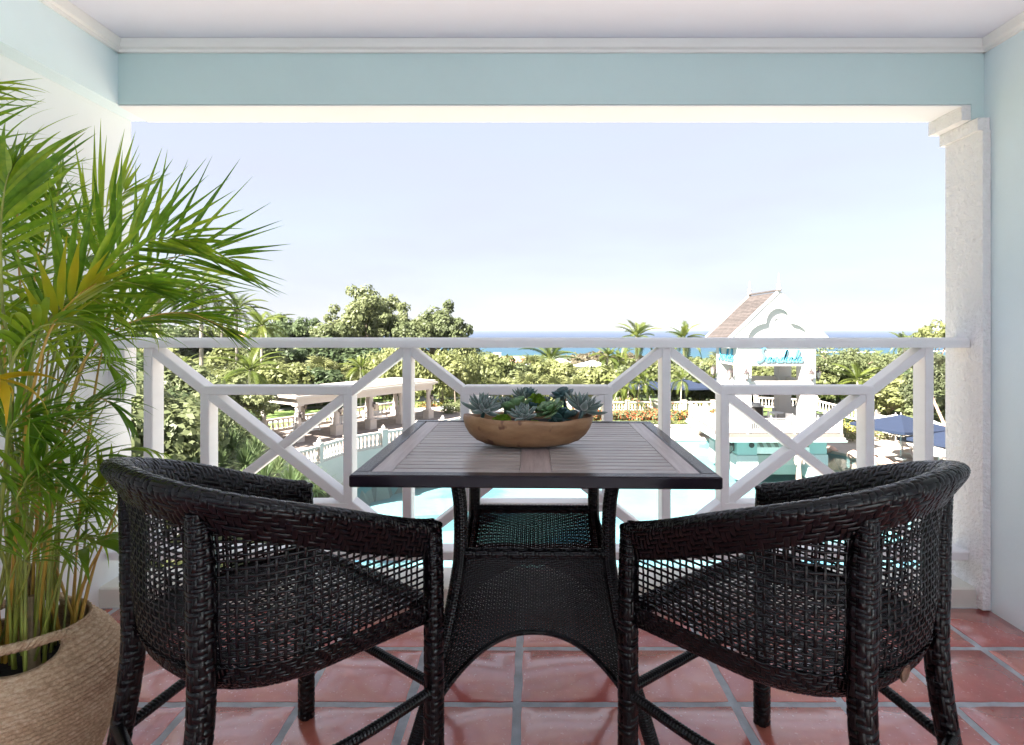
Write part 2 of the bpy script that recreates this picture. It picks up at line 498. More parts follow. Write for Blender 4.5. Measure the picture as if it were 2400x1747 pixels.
def vpost(x, z0, z1, d=0.0):
    MB().rbox(x - HW, x + HW, YR0 + d, YR1 - d, z0, z1, 0.004).build('post', M['rail'], rl, world=True)
for x in (-1.750, -0.568, 0.617, 1.818): vpost(x, RBt, RT + 0.003)
def barxz(name, x0, z0, x1, z1, d):
    """bar whose face lies in the railing plane"""
    L_ = math.hypot(x1 - x0, z1 - z0); ux, uz = (x1-x0)/L_, (z1-z0)/L_
    nx, nz = -uz * HW, ux * HW
    pts = [(x0+nx, z0+nz), (x1+nx, z1+nz), (x1-nx, z1-nz), (x0-nx, z0-nz)]
    mm = MB(); b_ = 0.0035
    sx, sz = nx * 0.83, nz * 0.83
    in_ = [(x0+sx, z0+sz), (x1+sx, z1+sz), (x1-sx, z1-sz), (x0-sx, z0-sz)]
    y0, y1 = YR0 + d, YR1 - d
    vs = [(p[0], y0, p[1]) for p in in_] + [(p[0], y0 + b_, p[1]) for p in pts] + [(p[0], y1 - b_, p[1]) for p in pts] + [(p[0], y1, p[1]) for p in in_]
    fs = [(0, 1, 2, 3)]
    for k in range(3):
        for i in range(4):
            fs.append((k*4+i, (k+1)*4+i, (k+1)*4+(i+1) % 4, k*4+(i+1) % 4))
    fs.append((15, 14, 13, 12))
    mm.add(vs, fs).build(name, M['rail'], rl, world=True)
ZT, ZBm = 1.162, 0.236
def zdiag(x, xa, xb, up): 
    f = (x - xa) / (xb - xa)
    return (ZBm + 0.012 + f * (ZT - ZBm - 0.024)) if up else (ZT - 0.012 - f * (ZT - ZBm - 0.024))
for a, p2, p3, c in PXS:
    zt = zdiag(p2, a, c, False); zb = zdiag(p3, a, c, False)
    zt = 0.966; zb = 0.432
    for x in (p2, p3): vpost(x, zb - HW + 0.002, zt + HW - 0.002, 0.003)
    barxz('middle_rail', p2, zt, p3, zt, 0.0015)
    barxz('middle_rail', p2, zb, p3, zb, 0.0015)
    barxz('diagonal', a + 0.004, ZT - 0.004, c - 0.004, ZBm + 0.004, 0.0045)
    barxz('diagonal', a + 0.004, ZBm + 0.004, c - 0.004, ZT - 0.004, 0.0060)
MB().box(XL, -1.862, YR0 + 0.01, YR1, 0.93, 1.160).build('wall_bracket', M['rail'], rl, world=True)

# ================================================================== weaving
def weave(S, nu, nv, over, frac=0.86, t=0.0012, amp=0.0012, closed=False, which='both', fracv=None, jit=0.0, hole=None):
    """ribbons over and under each other on the surface S(u,v)->(P,N); over(i,j) tells when the u ribbon is on top"""
    VV = []; FF = []; base = 0
    I, J = np.meshgrid(np.arange(nu), np.arange(nv), indexing='ij')
    O = np.where(over(I, J), 1.0, -1.0)
    def run(nA, nB, O, alongu, frac):
        nonlocal base
        # ribbons j in 0..nB-1, samples along A: boundaries and centres
        K = 2 * nA + 1
        H = np.zeros((nB, K))
        H[:, 1::2] = O.T
        H[:, 2:-1:2] = (O.T[:, :-1] + O.T[:, 1:]) / 2
        H[:, 0] = O.T[:, 0]; H[:, -1] = O.T[:, -1]
        H = H * amp
        a = np.linspace(0, 1, K)[None, :, None]
        offs = np.array([-1, -0.68, 0.68, 1.0]) * (frac * 0.5 / nB)
        hh = np.array([-0.5, 0.5, 0.5, -0.5]) * t
        b_ = ((np.arange(nB) + 0.5) / nB)
        if jit: b_ = b_ + rng.normal(0, jit / nB, nB)
        b_ = b_[:, None, None] + offs[None, None, :]
        b_ = np.clip(b_, 0, 1)
        A = np.broadcast_to(a, (nB, K, 4)); Bv = np.broadcast_to(b_, (nB, K, 4))
        if alongu: P, Nn = S(A, Bv)
        else: P, Nn = S(Bv, A)
        V = P + Nn * (H[:, :, None] + hh[None, None, :])[..., None]
        idx = (np.arange(nB)[:, None, None] * K + np.arange(K)[None, :, None]) * 4 + np.arange(4)[None, None, :]
        prs = [(0, 1), (1, 2), (2, 3)] + ([(3, 0)] if closed else [])
        for p, q in prs:
            f = np.stack([idx[:, :-1, p], idx[:, 1:, p], idx[:, 1:, q], idx[:, :-1, q]], -1).reshape(-1, 4)
            FF.append((f if alongu else f[:, ::-1]) + base)
        VV.append(V.reshape(-1, 3)); base += V.size // 3
    if which in ('both', 'u'): run(nu, nv, O, True, frac)
    if which in ('both', 'v'): run(nv, nu, -O.T, False, fracv or frac)
    return np.vstack(VV), np.vstack(FF)
def surf_grid(S, nu, nv, off=0.0):
    u, v = np.meshgrid(np.linspace(0, 1, nu + 1), np.linspace(0, 1, nv + 1), indexing='ij')
    P, Nn = S(u, v)
    V = (P + Nn * off).reshape(-1, 3)
    i = np.arange(nu)[:, None] * (nv + 1) + np.arange(nv)[None, :]
    Fq = np.stack([i, i + nv + 1, i + nv + 2, i + 1], -1).reshape(-1, 4)
    return V, Fq
def with_normals(Pf, e=1e-3, flip=1.0):
    def S(u, v):
        u = np.asarray(u, float); v = np.asarray(v, float)
        P = Pf(u, v)
        du = Pf(np.clip(u + e, 0, 1), v) - Pf(np.clip(u - e, 0, 1), v)
        dv = Pf(u, np.clip(v + e, 0, 1)) - Pf(u, np.clip(v - e, 0, 1))
        n = np.cross(du, dv) * flip
        n /= (np.linalg.norm(n, axis=-1, keepdims=True) + 1e-12)
        return P, n
    return S
def herring(block):
    def f(i, j):
        d = np.where((i // block) % 2 == 0, j, -j)
        return ((i + d) % 4) < 2
    return f
def herring_v(block):
    def f(i, j):
        d = np.where((j // block) % 2 == 0, i, -i)
        return ((j + d) % 4) < 2
    return f
twill = lambda i, j: ((i + j) % 4) < 2
plainw = lambda i, j: ((i + j) % 2) < 1
def join_np(parts):
    Vs = []; Fs = []; b = 0
    for V, Fq in parts:
        Vs.append(V); Fs.append(Fq + b); b += len(V)
    return np.vstack(Vs), np.vstack(Fs)
def tube_surface(pts, rad, n=60, sq=1.0, flat=1.0):
    """surface wrapped round a curve: u along, v around"""
    C = spline(pts, n)
    if hasattr(rad, '__len__'): RR = np.interp(np.linspace(0, 1, n), np.linspace(0, 1, len(rad)), rad)
    else: RR = np.full(n, rad)
    T = np.gradient(C, axis=0); T /= np.linalg.norm(T, axis=1, keepdims=True)
    up = np.array([0, 1.0, 0.0]); Xs = []; Ys = []
    for t_ in T:
        x = np.cross(t_, up); x /= np.linalg.norm(x); y = np.cross(x, t_); up = y
        Xs.append(x); Ys.append(y)
    Xs = np.array(Xs); Ys = np.array(Ys); g = np.linspace(0, 1, n)
    def Pf(u, v):
        u = np.clip(u, 0, 1); sh = u.shape; uf = u.ravel()
        I3 = lambda A: np.stack([np.interp(uf, g, A[:, k]) for k in range(3)], -1).reshape(sh + (3,))
        r = np.interp(uf, g, RR).reshape(sh)
        a = 2 * math.pi * v
        ca, sa = np.cos(a), np.sin(a)
        ca = np.sign(ca) * np.abs(ca) ** sq; sa = np.sign(sa) * np.abs(sa) ** sq
        return I3(C) + I3(Xs) * (r * ca)[..., None] + I3(Ys) * (r * sa * flat)[..., None]
    def S(u, v):
        u = np.asarray(u, float); v = np.asarray(v, float)
        u, v = np.broadcast_arrays(u, v)
        P = Pf(u, v); e = 1e-3
        sh = u.shape; uf = np.clip(u, 0, 1).ravel()
        I3 = lambda A: np.stack([np.interp(uf, g, A[:, k]) for k in range(3)], -1).reshape(sh + (3,))
        n_ = P - I3(C); n_ /= (np.linalg.norm(n_, axis=-1, keepdims=True) + 1e-12)
        return P, n_
    return S, C
def wrapped_post(pts, rad, pitch=0.011, nv=12, sq=0.75, flat=1.0, n=60, over=None):
    S, C = tube_surface(pts, rad, n, sq, flat)
    L_ = np.linalg.norm(np.diff(C, axis=0), axis=1).sum()
    nu = max(4, int(L_ / pitch))
    a = weave(S, nu, nv, over or herring_v(3), frac=0.9, t=0.0016, amp=0.0011)
    b_ = surf_grid(S, 40, 16, -0.0018)
    return join_np([a, b_])
def coil(pts, r, pitch=0.009, n=12):
    """cane wrapped with flat strands, seen as rings"""
    C = spline(pts, 60); L_ = np.linalg.norm(np.diff(C, axis=0), axis=1).sum()
    k = int(L_ / pitch); m_ = k * 4 + 1
    Cc = spline(pts, m_)
    rr = [r * (0.93 + 0.09 * (0, 0.75, 1, 0.85)[i % 4]) for i in range(m_)]
    mb = MB(); mb.tube(Cc, rr, n)
    return mb
# ================================================================== wicker armchair
HA, YF, YBK = 0.305, 0.27, -0.27
def outline(k=400):
    p = []
    for y in np.linspace(YF, -0.0, 40): p.append((-HA - 0.0, y))
    for a in np.linspace(0, math.pi, 120)[1:-1]:
        ca, sa = math.cos(a), math.sin(a)
        p.append((-HA * (abs(ca) ** 0.86) * (1 if ca > 0 else -1), 0.0 - 0.29 * (abs(sa) ** 0.86)))
    for y in np.linspace(-0.0, YF, 40): p.append((HA, y))
    p = np.array(p)
    d = np.r_[0, np.cumsum(np.linalg.norm(np.diff(p, axis=0), axis=1))]
    s = np.linspace(0, d[-1], k)
    q = np.stack([np.interp(s, d, p[:, 0]), np.interp(s, d, p[:, 1])], -1)
    # smooth
    for _ in range(12): q[1:-1] = (q[:-2] + 2*q[1:-1] + q[2:]) / 4
    t = np.gradient(q, axis=0); t /= np.linalg.norm(t, axis=1, keepdims=True)
    nrm = np.stack([t[:, 1], -t[:, 0]], -1)
    # outward: at the first point (x<0) should be -x
    if nrm[0, 0] > 0: nrm = -nrm
    return q, nrm, d[-1]
OQ, ON, OLEN = outline()
gS = np.linspace(0, 1, len(OQ))
def o_at(s):
    sh = np.shape(s); f = np.clip(np.ravel(s), 0, 1)
    P = np.stack([np.interp(f, gS, OQ[:, k]) for k in range(2)], -1).reshape(sh + (2,))
    Nn = np.stack([np.interp(f, gS, ON[:, k]) for k in range(2)], -1)
    Nn /= np.linalg.norm(Nn, axis=1, keepdims=True)
    return P, Nn.reshape(sh + (2,))
def backness(s): return np.sin(np.pi * np.clip(s, 0, 1))
def z_rim(s): return 0.757 + 0.198 * backness(s) ** 1.25
Z0 = 0.490
def off_shell(s, z):
    zr = z_rim(s); t = np.clip((z - Z0) / (zr - Z0), 0, 1.2); b = backness(s)
    o = np.interp(t, [0, 0.06, 0.16, 0.35, 0.7, 0.85, 1.0, 1.2], [-0.055, -0.03, -0.012, 0.0, 0.0, 0.004, 0.012, 0.02])
    return o * (0.35 + 0.65 * b) + b * 0.030 * np.clip((t - 0.62) / 0.38, 0, 1.2) ** 1.6
def shell_P(s, z, extra=0.0):
    P, Nn = o_at(s)
    o = off_shell(s, z) + extra
    return np.concatenate([P + Nn * o[..., None], z[..., None]], -1)
def lattice_S(z0f, z1f):
    def Pf(u, v):
        z = z0f(u) + (z1f(u) - z0f(u)) * v
        return shell_P(u, z)
    return with_normals(Pf, flip=1.0)
def rim_S():
    # cross-section of the rolled rim from outside low to inside low
    cs = np.array([(0.000, -0.088), (0.008, -0.060), (0.016, -0.030), (0.016, -0.010), (0.004, 0.002), (-0.014, 0.002), (-0.028, -0.010), (-0.034, -0.035), (-0.032, -0.070), (-0.026, -0.098)])
    C = spline(cs, 60)
    d = np.r_[0, np.cumsum(np.linalg.norm(np.diff(C, axis=0), axis=1))]; d /= d[-1]
    def Pf(u, v):
        sh = np.shape(v); vf = np.ravel(v)
        o = np.interp(vf, d, C[:, 0]).reshape(sh); dz = np.interp(vf, d, C[:, 1]).reshape(sh)
        z = z_rim(u) + dz
        k = 0.9 + 0.25 * backness(u)
        return shell_P(u, z, o * k + 0.002)
    return with_normals(Pf)
def make_chair(label):
    t = thing('wicker_armchair', label, 'chair', (0, 0, 0), 0, 'black wicker armchairs at the balcony table')
    wm = M['wicker']
    S = rim_S()
    V, Fq = join_np([weave(S, int(OLEN / 0.0120), 18, herring(5), frac=0.93, t=0.0014, amp=0.0015), surf_grid(S, 90, 24, -0.0022)])
    rim = tag(link('rim_band', mesh_np('rim_band', V, Fq, wm), t), kind='stuff')
    # open lattice
    def PLt(u, v):
        z = Z0 + 0.050 + (0.890 - Z0 - 0.050) * v
        return shell_P(u, np.minimum(z, z_rim(u) - 0.055 - 0.012*(1 - v)))
    V, Fq = weave(with_normals(PLt), int(OLEN / 0.0188), 23, plainw, frac=0.40, t=0.0013, amp=0.0011, closed=True, fracv=0.36, jit=0.10)
    tag(link('woven_panel', mesh_np('woven_panel', V, Fq, wm), t), kind='stuff')
    # lower band
    def PB(u, v):
        z = Z0 - 0.008 + 0.072 * v
        P = shell_P(u, np.maximum(z, Z0), 0.004)
        P[..., 2] = z
        k = np.clip((0.16 - v) / 0.16, 0, 1)
        Pc, Nn = o_at(u)
        P[..., :2] -= Nn * (0.02 * k ** 1.5)[..., None]
        return P
    S2 = with_normals(PB)
    V, Fq = join_np([weave(S2, int(OLEN / 0.0105), 8, herring(4), frac=0.92, t=0.0018, amp=0.0015), surf_grid(S2, 80, 8, -0.0022)])
    tag(link('lower_band', mesh_np('lower_band', V, Fq, wm), t), kind='stuff')
    # seat
    ys = np.linspace(YF, -0.27, 60)
    xs = []
    for y in ys:
        m_ = np.abs(OQ[:, 1] - y).argmin(); cand = OQ[np.abs(OQ[:, 1] - y) < 0.01]
        xs.append(np.abs(cand[:, 0]).max() if len(cand) else abs(OQ[m_, 0]))
    xs = np.array(xs) - 0.028; xs[-1] = max(xs[-1], 0.03)
    gv = np.linspace(0, 1, 60)
    def PSeat(u, v):
        y = np.interp(np.ravel(v), gv, ys).reshape(np.shape(v)); hx = np.interp(np.ravel(v), gv, xs).reshape(np.shape(v))
        x = (u * 2 - 1) * hx
        z = 0.540 + 0.012 * ((2*u-1) ** 2) - 0.006 * np.sin(math.pi * v)
        return np.stack([x, y, z], -1)
    SS = with_normals(PSeat, flip=-1.0)
    V, Fq = weave(SS, 36, 34, plainw, frac=0.52, t=0.0016, amp=0.0014, closed=True)
    tag(link('seat', mesh_np('seat', V, Fq, wm), t), kind='stuff')
    # seat frame along the front
    V, Fq = wrapped_post([(-HA + 0.01, YF, 0.530), (0, YF + 0.012, 0.530), (HA - 0.01, YF, 0.530)], 0.022, 0.011, 12, 0.8)
    link('seat_frame', mesh_np('seat_frame', V, Fq, wm), t)
    # legs
    for s_ in (-1, 1):
        V, Fq = wrapped_post([(s_ * HA, YF + 0.004, 0.0), (s_ * HA, YF + 0.004, 0.3), (s_ * HA, YF + 0.002, 0.6), (s_ * HA, YF - 0.004, 0.742)], 0.0215, 0.0130, 10, 0.62)
        cap = MB().rbox(s_*HA - 0.019, s_*HA + 0.019, YF - 0.016, YF + 0.022, 0.735, 0.752, 0.006)
        lg = link('leg', mesh_np('leg', V, Fq, wm), t)
        cap.build('leg_cap', wm, lg)
        MB().lathe([(0.018, 0), (0.019, 0.004), (0.019, 0.012)], 12, (s_*HA, YF + 0.004, -0.001)).build('foot_glide', M['table_metal'], lg)
        # rear leg
        xb, yb = s_ * 0.192, -0.244
        pts = [(xb * 1.10, yb - 0.075, 0.0), (xb * 1.06, yb - 0.040, 0.20), (xb * 1.0, yb - 0.006, 0.45), (xb, yb - 0.004, 0.65), (xb * 1.0, yb - 0.006, 0.78), (xb * 1.03, yb - 0.014, 0.885)]
        V, Fq = wrapped_post(pts, [0.020, 0.0215, 0.024, 0.026, 0.026, 0.020], 0.0130, 12, 0.7)
        link('leg', mesh_np('leg', V, Fq, wm), t)
    # stretchers
    z = 0.30
    fx, fy = HA, YF + 0.004; bx, by = 0.20, -0.280
    for pts in ([(-fx, fy, z + 0.03), (0, fy, z + 0.035), (fx, fy, z + 0.03)],
                [(-fx, fy, z + 0.02), (-fx + 0.01, 0.0, z + 0.01), (-bx, by, z - 0.02)],
                [(fx, fy, z + 0.02), (fx - 0.01, 0.0, z + 0.01), (bx, by, z - 0.02)],
                [(-bx, by, z), (0, by - 0.02, z), (bx, by, z)]):
        coil(pts, 0.0135).build('stretcher', wm, t, smooth=True)
    return t
ch1 = make_chair('black wicker armchair beside the potted palm, facing the table from the left')
def place(ch, px_f, yf, px_n, yn, left):
    """put the chair with its two front legs on two ground points"""
    a = Vector((X_of(px_f, yf), yf)); b_ = Vector((X_of(px_n, yn), yn))
    mid = (a + b_) / 2; d = (b_ - a)
    # local +x runs from left leg to right leg as one sits
    ang = math.atan2(d.y, d.x) if left else math.atan2(-d.y, -d.x)
    ch.rotation_euler = (0, 0, ang)
    c, s_ = math.cos(ang), math.sin(ang)
    ch.location = (mid.x - (-s_ * YF), mid.y - (c * YF), 0)
place(ch1, 708, 1.947, 1026, 1.538, True)
ch2 = copy_tree(ch1, 'black wicker armchair with a bronze badge, facing the table from the right')
place(ch2, 1794, 1.913, 1466, 1.525, False)
# bronze badge low on the back of the right chair
sB = 0.468
def badge():
    u = np.array([sB]); z = np.array([0.528])
    P = shell_P(u, z, 0.008)[0]; _, n_ = o_at(u); n_ = n_[0]
    n3 = Vector((n_[0], n_[1], -0.12)).normalized(); c = Vector(P)
    x = Vector((0, 0, 1)).cross(n3).normalized(); y = n3.cross(x)
    mb = MB(); vs = []
    rings = [(0.0165, -0.002), (0.0170, 0.0015), (0.0150, 0.0026), (0.0140, 0.0020), (0.0001, 0.0021)]
    for r, h in rings:
        for k in range(24):
            a = 2*math.pi*k/24
            vs.append(c + x*(r*math.cos(a)) + y*(r*1.22*math.sin(a)) + n3*h)
    fs = [(i*24+k, i*24+(k+1) % 24, (i+1)*24+(k+1) % 24, (i+1)*24+k) for i in range(4) for k in range(24)]
    mb.add(vs, fs).build('badge', plain('bronze_badge', (0.22, 0.13, 0.09), 0.45, 0.4, 90, 0.3, 300, 0.0008, metal=0.6), ch2, True)
badge()

# ================================================================== table
TB = thing('balcony_table', 'square dark framed table with weathered teak slats and black woven base', 'table', (0.006, 1.938, 0), 0)
TB.rotation_euler = (0, 0.0065, 0)
TW, TD, TZ = 0.462, 0.450, 0.885
fr = 0.040
MB().rbox(-TW, TW, -TD, -TD + fr, TZ - 0.031, TZ, 0.0035).build('frame_rail', M['table_metal'], TB)
MB().rbox(-TW, TW, TD - fr, TD, TZ - 0.031, TZ, 0.0035).build('frame_rail', M['table_metal'], TB)
MB().rbox(-TW, -TW + fr, -TD + fr, TD - fr, TZ - 0.031, TZ - 0.0004, 0.0035).build('frame_rail', M['table_metal'], TB)
MB().rbox(TW - fr, TW, -TD + fr, TD - fr, TZ - 0.031, TZ - 0.0004, 0.0035).build('frame_rail', M['table_metal'], TB)
MB().box(-TW + 0.01, TW - 0.01, -TD + 0.01, TD - 0.01, TZ - 0.030, TZ - 0.022).build('under_panel', M['wicker_back'], TB)
ix0, ix1 = -TW + fr + 0.003, TW - fr - 0.003
iy0, iy1 = -TD + fr + 0.003, TD - fr - 0.003
ew = 0.052; cw = 0.041; zt = TZ - 0.001
MB().rbox(ix0, ix0 + ew, iy0, iy1, zt - 0.018, zt, 0.0015).build('end_board', M['teak_y'], TB)
MB().rbox(ix1 - ew, ix1, iy0, iy1, zt - 0.018, zt, 0.0015).build('end_board', M['teak_y'], TB)
MB().rbox(-cw, cw, iy0, iy1, zt - 0.018, zt, 0.0015).build('centre_board', M['teak_y'], TB)
gap = 0.0058
ytot = iy1 - iy0; wide = 0.060; n_s = 9
sw = ((ytot - wide) / 2 - n_s * gap) / n_s
rows = []
y = iy0
for k in range(n_s): rows.append((y, y + sw)); y += sw + gap
rows.append((y, y + wide)); y += wide + gap
for k in range(n_s): rows.append((y, y + sw)); y += sw + gap
for ya, yb in rows:
    yb = min(yb, iy1)
    for xa, xb in ((ix0 + ew + 0.0006, -cw - 0.0006), (cw + 0.0006, ix1 - ew - 0.0006)):
        MB().rbox(xa, xb, ya, yb, zt - 0.018, zt - random.uniform(0.0002, 0.0012), 0.0016).build('slat', M['teak_x'], TB)
# base: four curved wrapped legs and four woven skirts
def leg_half(z):
    """half distance of the legs from the middle at height z"""
    return np.interp(z, [0, 0.10, 0.2, 0.3, 0.42, 0.55, 0.62, 0.75, 0.87], [0.372, 0.330, 0.298, 0.268, 0.240, 0.218, 0.212, 0.214, 0.232])
for sx in (-1, 1):
    for sy in (-1, 1):
        zz = [0.0, 0.1, 0.2, 0.3, 0.42, 0.55, 0.62, 0.75, 0.862]
        pts = [(sx * float(leg_half(z)), sy * float(leg_half(z)), z) for z in zz]
        V, Fq = wrapped_post(pts, [0.0175, 0.018, 0.0185, 0.0185, 0.0185, 0.0185, 0.0185, 0.0185, 0.0185], 0.0065, 10, 1.0, over=plainw)
        lg = link('leg', mesh_np('leg', V, Fq, M['wicker']), TB)
        MB().lathe([(0.016, 0), (0.017, 0.004), (0.017, 0.02)], 12, (sx*0.372, sy*0.372, -0.001)).build('foot_glide', M['table_metal'], lg)
def arch_z(x, half):
    q = np.clip(np.abs(x) / half, 0, 1)
    return 0.400 - 0.300 * (1 - np.sqrt(np.clip(1 - q ** 2.1, 0, 1)))
def skirt(side):
    a = side * math.pi / 2; ca, sa = math.cos(a), math.sin(a)
    zt_ = 0.606
    def Pf(u, v):
        q = u * 2 - 1
        zb = 0.400 - 0.285 * (1 - np.sqrt(np.clip(1 - np.abs(q) ** 2.2, 0, 1)))
        z = zb + (zt_ - zb) * v
        h = leg_half(z)
        x = q * (h - 0.004); y_ = -(h + 0.006)
        return np.stack([x * ca - y_ * sa, x * sa + y_ * ca, z], -1)
    S = with_normals(Pf)
    nu, nv = 60, 46
    V, Fq = weave(S, nu, nv, lambda i, j: ((i // 2 + j) % 2) < 1, frac=0.95, t=0.0014, amp=0.0010, closed=True, fracv=0.80)
    o = tag(link('woven_skirt', mesh_np('woven_skirt', V, Fq, M['wicker']), TB), kind='stuff')
    # edging round arch and rim
    q = np.linspace(-1, 1, 60)
    zb = 0.400 - 0.285 * (1 - np.sqrt(np.clip(1 - np.abs(q) ** 2.2, 0, 1)))
    pts = []
    for qq, z in zip(q, zb):
        h = float(leg_half(z)); x = qq * (h - 0.004); y_ = -(h + 0.006)
        pts.append((x*ca - y_*sa, x*sa + y_*ca, z))
    coil(pts, 0.0075, 0.008, 8).build('arch_edging', M['wicker'], TB, smooth=True)
    h = float(leg_half(zt_))
    V, Fq = wrapped_post([((-h)*ca + (h+0.0)*sa, (-h)*sa - (h+0.0)*ca, zt_), ((0)*ca + (h)*sa, 0*sa - h*ca, zt_), (h*ca + h*sa, h*sa - h*ca, zt_)], 0.0125, 0.011, 10, 0.8, over=twill)
    tag(link('rim_wrap', mesh_np('rim_wrap', V, Fq, M['wicker']), TB), kind='stuff')
for sd in range(4): skirt(sd)

# ================================================================== bowl with succulents
BC = (-0.012, 1.888, TZ + 0.0005)
BL = thing('wooden_bowl', 'oval carved wooden bowl full of succulents on the table', 'bowl', BC)
def bowl_mesh():
    V = []; Fq = []
    prof = [(0.0, 0.004, 0), (0.30, 0.001, 0), (0.50, 0.002, 0), (0.66, 0.007, 0), (0.79, 0.018, 0), (0.895, 0.036, 0), (0.958, 0.056, 0), (0.995, 0.080, 1), (0.985, 0.0915, 1), (0.955, 0.092, 1), (0.925, 0.084, 1), (0.88, 0.066, 0), (0.75, 0.045, 0), (0.4, 0.035, 0), (0.0, 0.034, 0)]
    n = 72
    for i, (r, z, f) in enumerate(prof):
        for k in range(n):
            a = 2*math.pi*k/n
            wob = 1 + 0.012*math.sin(3*a+1) + 0.008*math.sin(5*a) + 0.004*math.sin(11*a+i)
            ca, sa = math.cos(a), math.sin(a)
            ex = abs(ca)**0.95*(1 if ca > 0 else -1); ey = abs(sa)**0.95*(1 if sa > 0 else -1)
            zz = z + (0.0045*math.sin(2*a+0.6) + 0.002*math.sin(7*a))*(z/0.09)
            V.append((0.205*r*ex*wob, 0.108*r*ey*wob, zz))
    for i in range(len(prof)-1):
        for k in range(n):
            Fq.append((i*n+k, i*n+(k+1) % n, (i+1)*n+(k+1) % n, (i+1)*n+k))
    return mesh_np('bowl_shell', V, Fq, M['bowl'])
link('bowl_shell', bowl_mesh(), BL)
MB().lathe([(0.0001, 0.0), (0.80, 0.0), (0.88, -0.004)], 32, (0, 0, 0.070), False, 0.205, 0.108).build('moss_bed', M['soil'], BL, True)
def succ_mat(name, c_in, c_out, edge, rough=0.55, fuzz=0.0):
    m, t, N, L, B = nt(name)
    tc = N.new('ShaderNodeTexCoord'); sep = N.new('ShaderNodeSeparateXYZ')
    L.new(tc.outputs['Generated'], sep.inputs[0])
    base = ramp(N, L, sep.outputs['Y'], [(0.0, c_in), (0.75, c_out), (1.0, edge)])
    lw = N.new('ShaderNodeLayerWeight'); lw.inputs[0].default_value = 0.35
    mx = N.new('ShaderNodeMix'); mx.data_type = 'RGBA'
    f = noise(N, L, tc.outputs['Object'], 60, 3)
    mm = N.new('ShaderNodeMath'); mm.operation = 'MULTIPLY'; L.new(f, mm.inputs[0]); mm.inputs[1].default_value = 0.35
    L.new(mm.outputs[0], mx.inputs[0]); L.new(base, mx.inputs[6]); mx.inputs[7].default_value = (*edge, 1)
    L.new(mx.outputs[2], B.inputs['Base Color'])
    B.inputs['Roughness'].default_value = rough
    if fuzz:
        B.inputs['Sheen Weight'].default_value = fuzz; B.inputs['Sheen Roughness'].default_value = 0.4
    return m
M['s_grey'] = succ_mat('felted_grey_leaf', (0.055, 0.095, 0.065), (0.085, 0.13, 0.11), (0.22, 0.27, 0.26), 0.8, 0.9)
M['s_green'] = succ_mat('pale_green_leaf', (0.22, 0.30, 0.08), (0.11, 0.22, 0.09), (0.20, 0.28, 0.16), 0.4)
M['s_blue'] = succ_mat('dusky_blue_leaf', (0.04, 0.10, 0.075), (0.035, 0.085, 0.085), (0.10, 0.16, 0.17), 0.4)
M['s_moss'] = plain('bright_moss', (0.17, 0.30, 0.015), 0.95, 0.4, 60, 0.9, 300, 0.004)
def leaf_mesh(name, L_, W, T, mat, curl, pointed, n=9, m=8):
    """fleshy leaf along +Y, base at origin"""
    V = []; Fq = []
    for i in range(n):
        f = i / (n - 1)
        if pointed: w_ = W * (math.sin(math.pi * min(1, 0.12 + 0.88*f) ** 0.75)) * 0.98 + 0.0006
        else: w_ = W * (0.25 + 0.75 * math.sin(math.pi/2 * min(1, f*1.35))) * math.sqrt(max(0.0, 1 - max(0, (f-0.62)/0.385)**2)) + 0.0004
        t_ = T * (0.6 + 0.4*math.sin(math.pi*f)) * (1 if f < 0.9 else (1-f)/0.1*0.8+0.2)
        y_ = L_ * f * (1 - 0.15*abs(curl)*f); z_ = curl * L_ * f * f * 0.5
        for k in range(m):
            a = 2*math.pi*k/m
            zz = t_*math.sin(a)
            V.append((w_*math.cos(a), y_, z_ + zz + (0.25*abs(math.cos(a))**2*w_ if not pointed else 0.22*abs(math.cos(a))**2*w_)))
    for i in range(n-1):
        for k in range(m):
            Fq.append((i*m+k, i*m+(k+1) % m, (i+1)*m+(k+1) % m, (i+1)*m+k))
    return mesh_np(name, V, Fq, mat)
LF = {
 'spike': leaf_mesh('leaf', 1, 0.16, 0.085, M['s_grey'], 0.55, True),
 'spoon': leaf_mesh('leaf', 1, 0.20, 0.10, M['s_grey'], 0.35, True),
 'round': leaf_mesh('leaf', 1, 0.40, 0.055, M['s_green'], 0.35, False),
 'dusky': leaf_mesh('leaf', 1, 0.42, 0.055, M['s_blue'], 0.30, False)}
def rosette(label, px, py, Y, kind, n, Lmax, tilt=(0, 0), lo=5, hi=82, sw=1.0, name='succulent', seed=0):
    rr = random.Random(seed)
    p = at(px, py, Y)
    t = thing(name, label, 'succulent', p, 0, 'succulents in the wooden bowl')
    t.rotation_euler = (R(tilt[0]), R(tilt[1]), rr.uniform(0, 6))
    MB().tube([(0, 0, -0.035), (0, 0, 0.004)], [0.006, 0.007], 8).build('stem', M['s_blue'], t)
    for i in range(n):
        f = i / (n - 1)               # 0 outer, 1 inner
        a = i * 2.39996
        el = R(lo + (hi - lo) * f ** 0.9 + rr.uniform(-5, 5))
        L_ = Lmax * (1 - 0.62 * f) * rr.uniform(0.9, 1.1)
        o = link('leaf', LF[kind], t, (0.004*math.cos(a), 0.004*math.sin(a), 0.010*f), None, (L_*sw, L_, L_))
        o.rotation_euler = (el, 0, a - math.pi/2 + rr.uniform(-0.1, 0.1))
    return t
YS = 1.888
rosette('large felted grey green spiky succulent at the left end of the bowl', 1134, 962, YS - 0.01, 'spike', 34, 0.080, (24, -6), -8, 80, 1.0, seed=1)
rosette('small felted pale grey succulent low at the front rim of the bowl', 1227, 979, YS - 0.055, 'spoon', 30, 0.059, (20, 0), 5, 75, 1.15, seed=2)
rosette('large felted grey succulent hanging over the right end of the bowl', 1366, 962, YS - 0.01, 'spike', 36, 0.083, (18, 16), -12, 80, 1.0, seed=3)
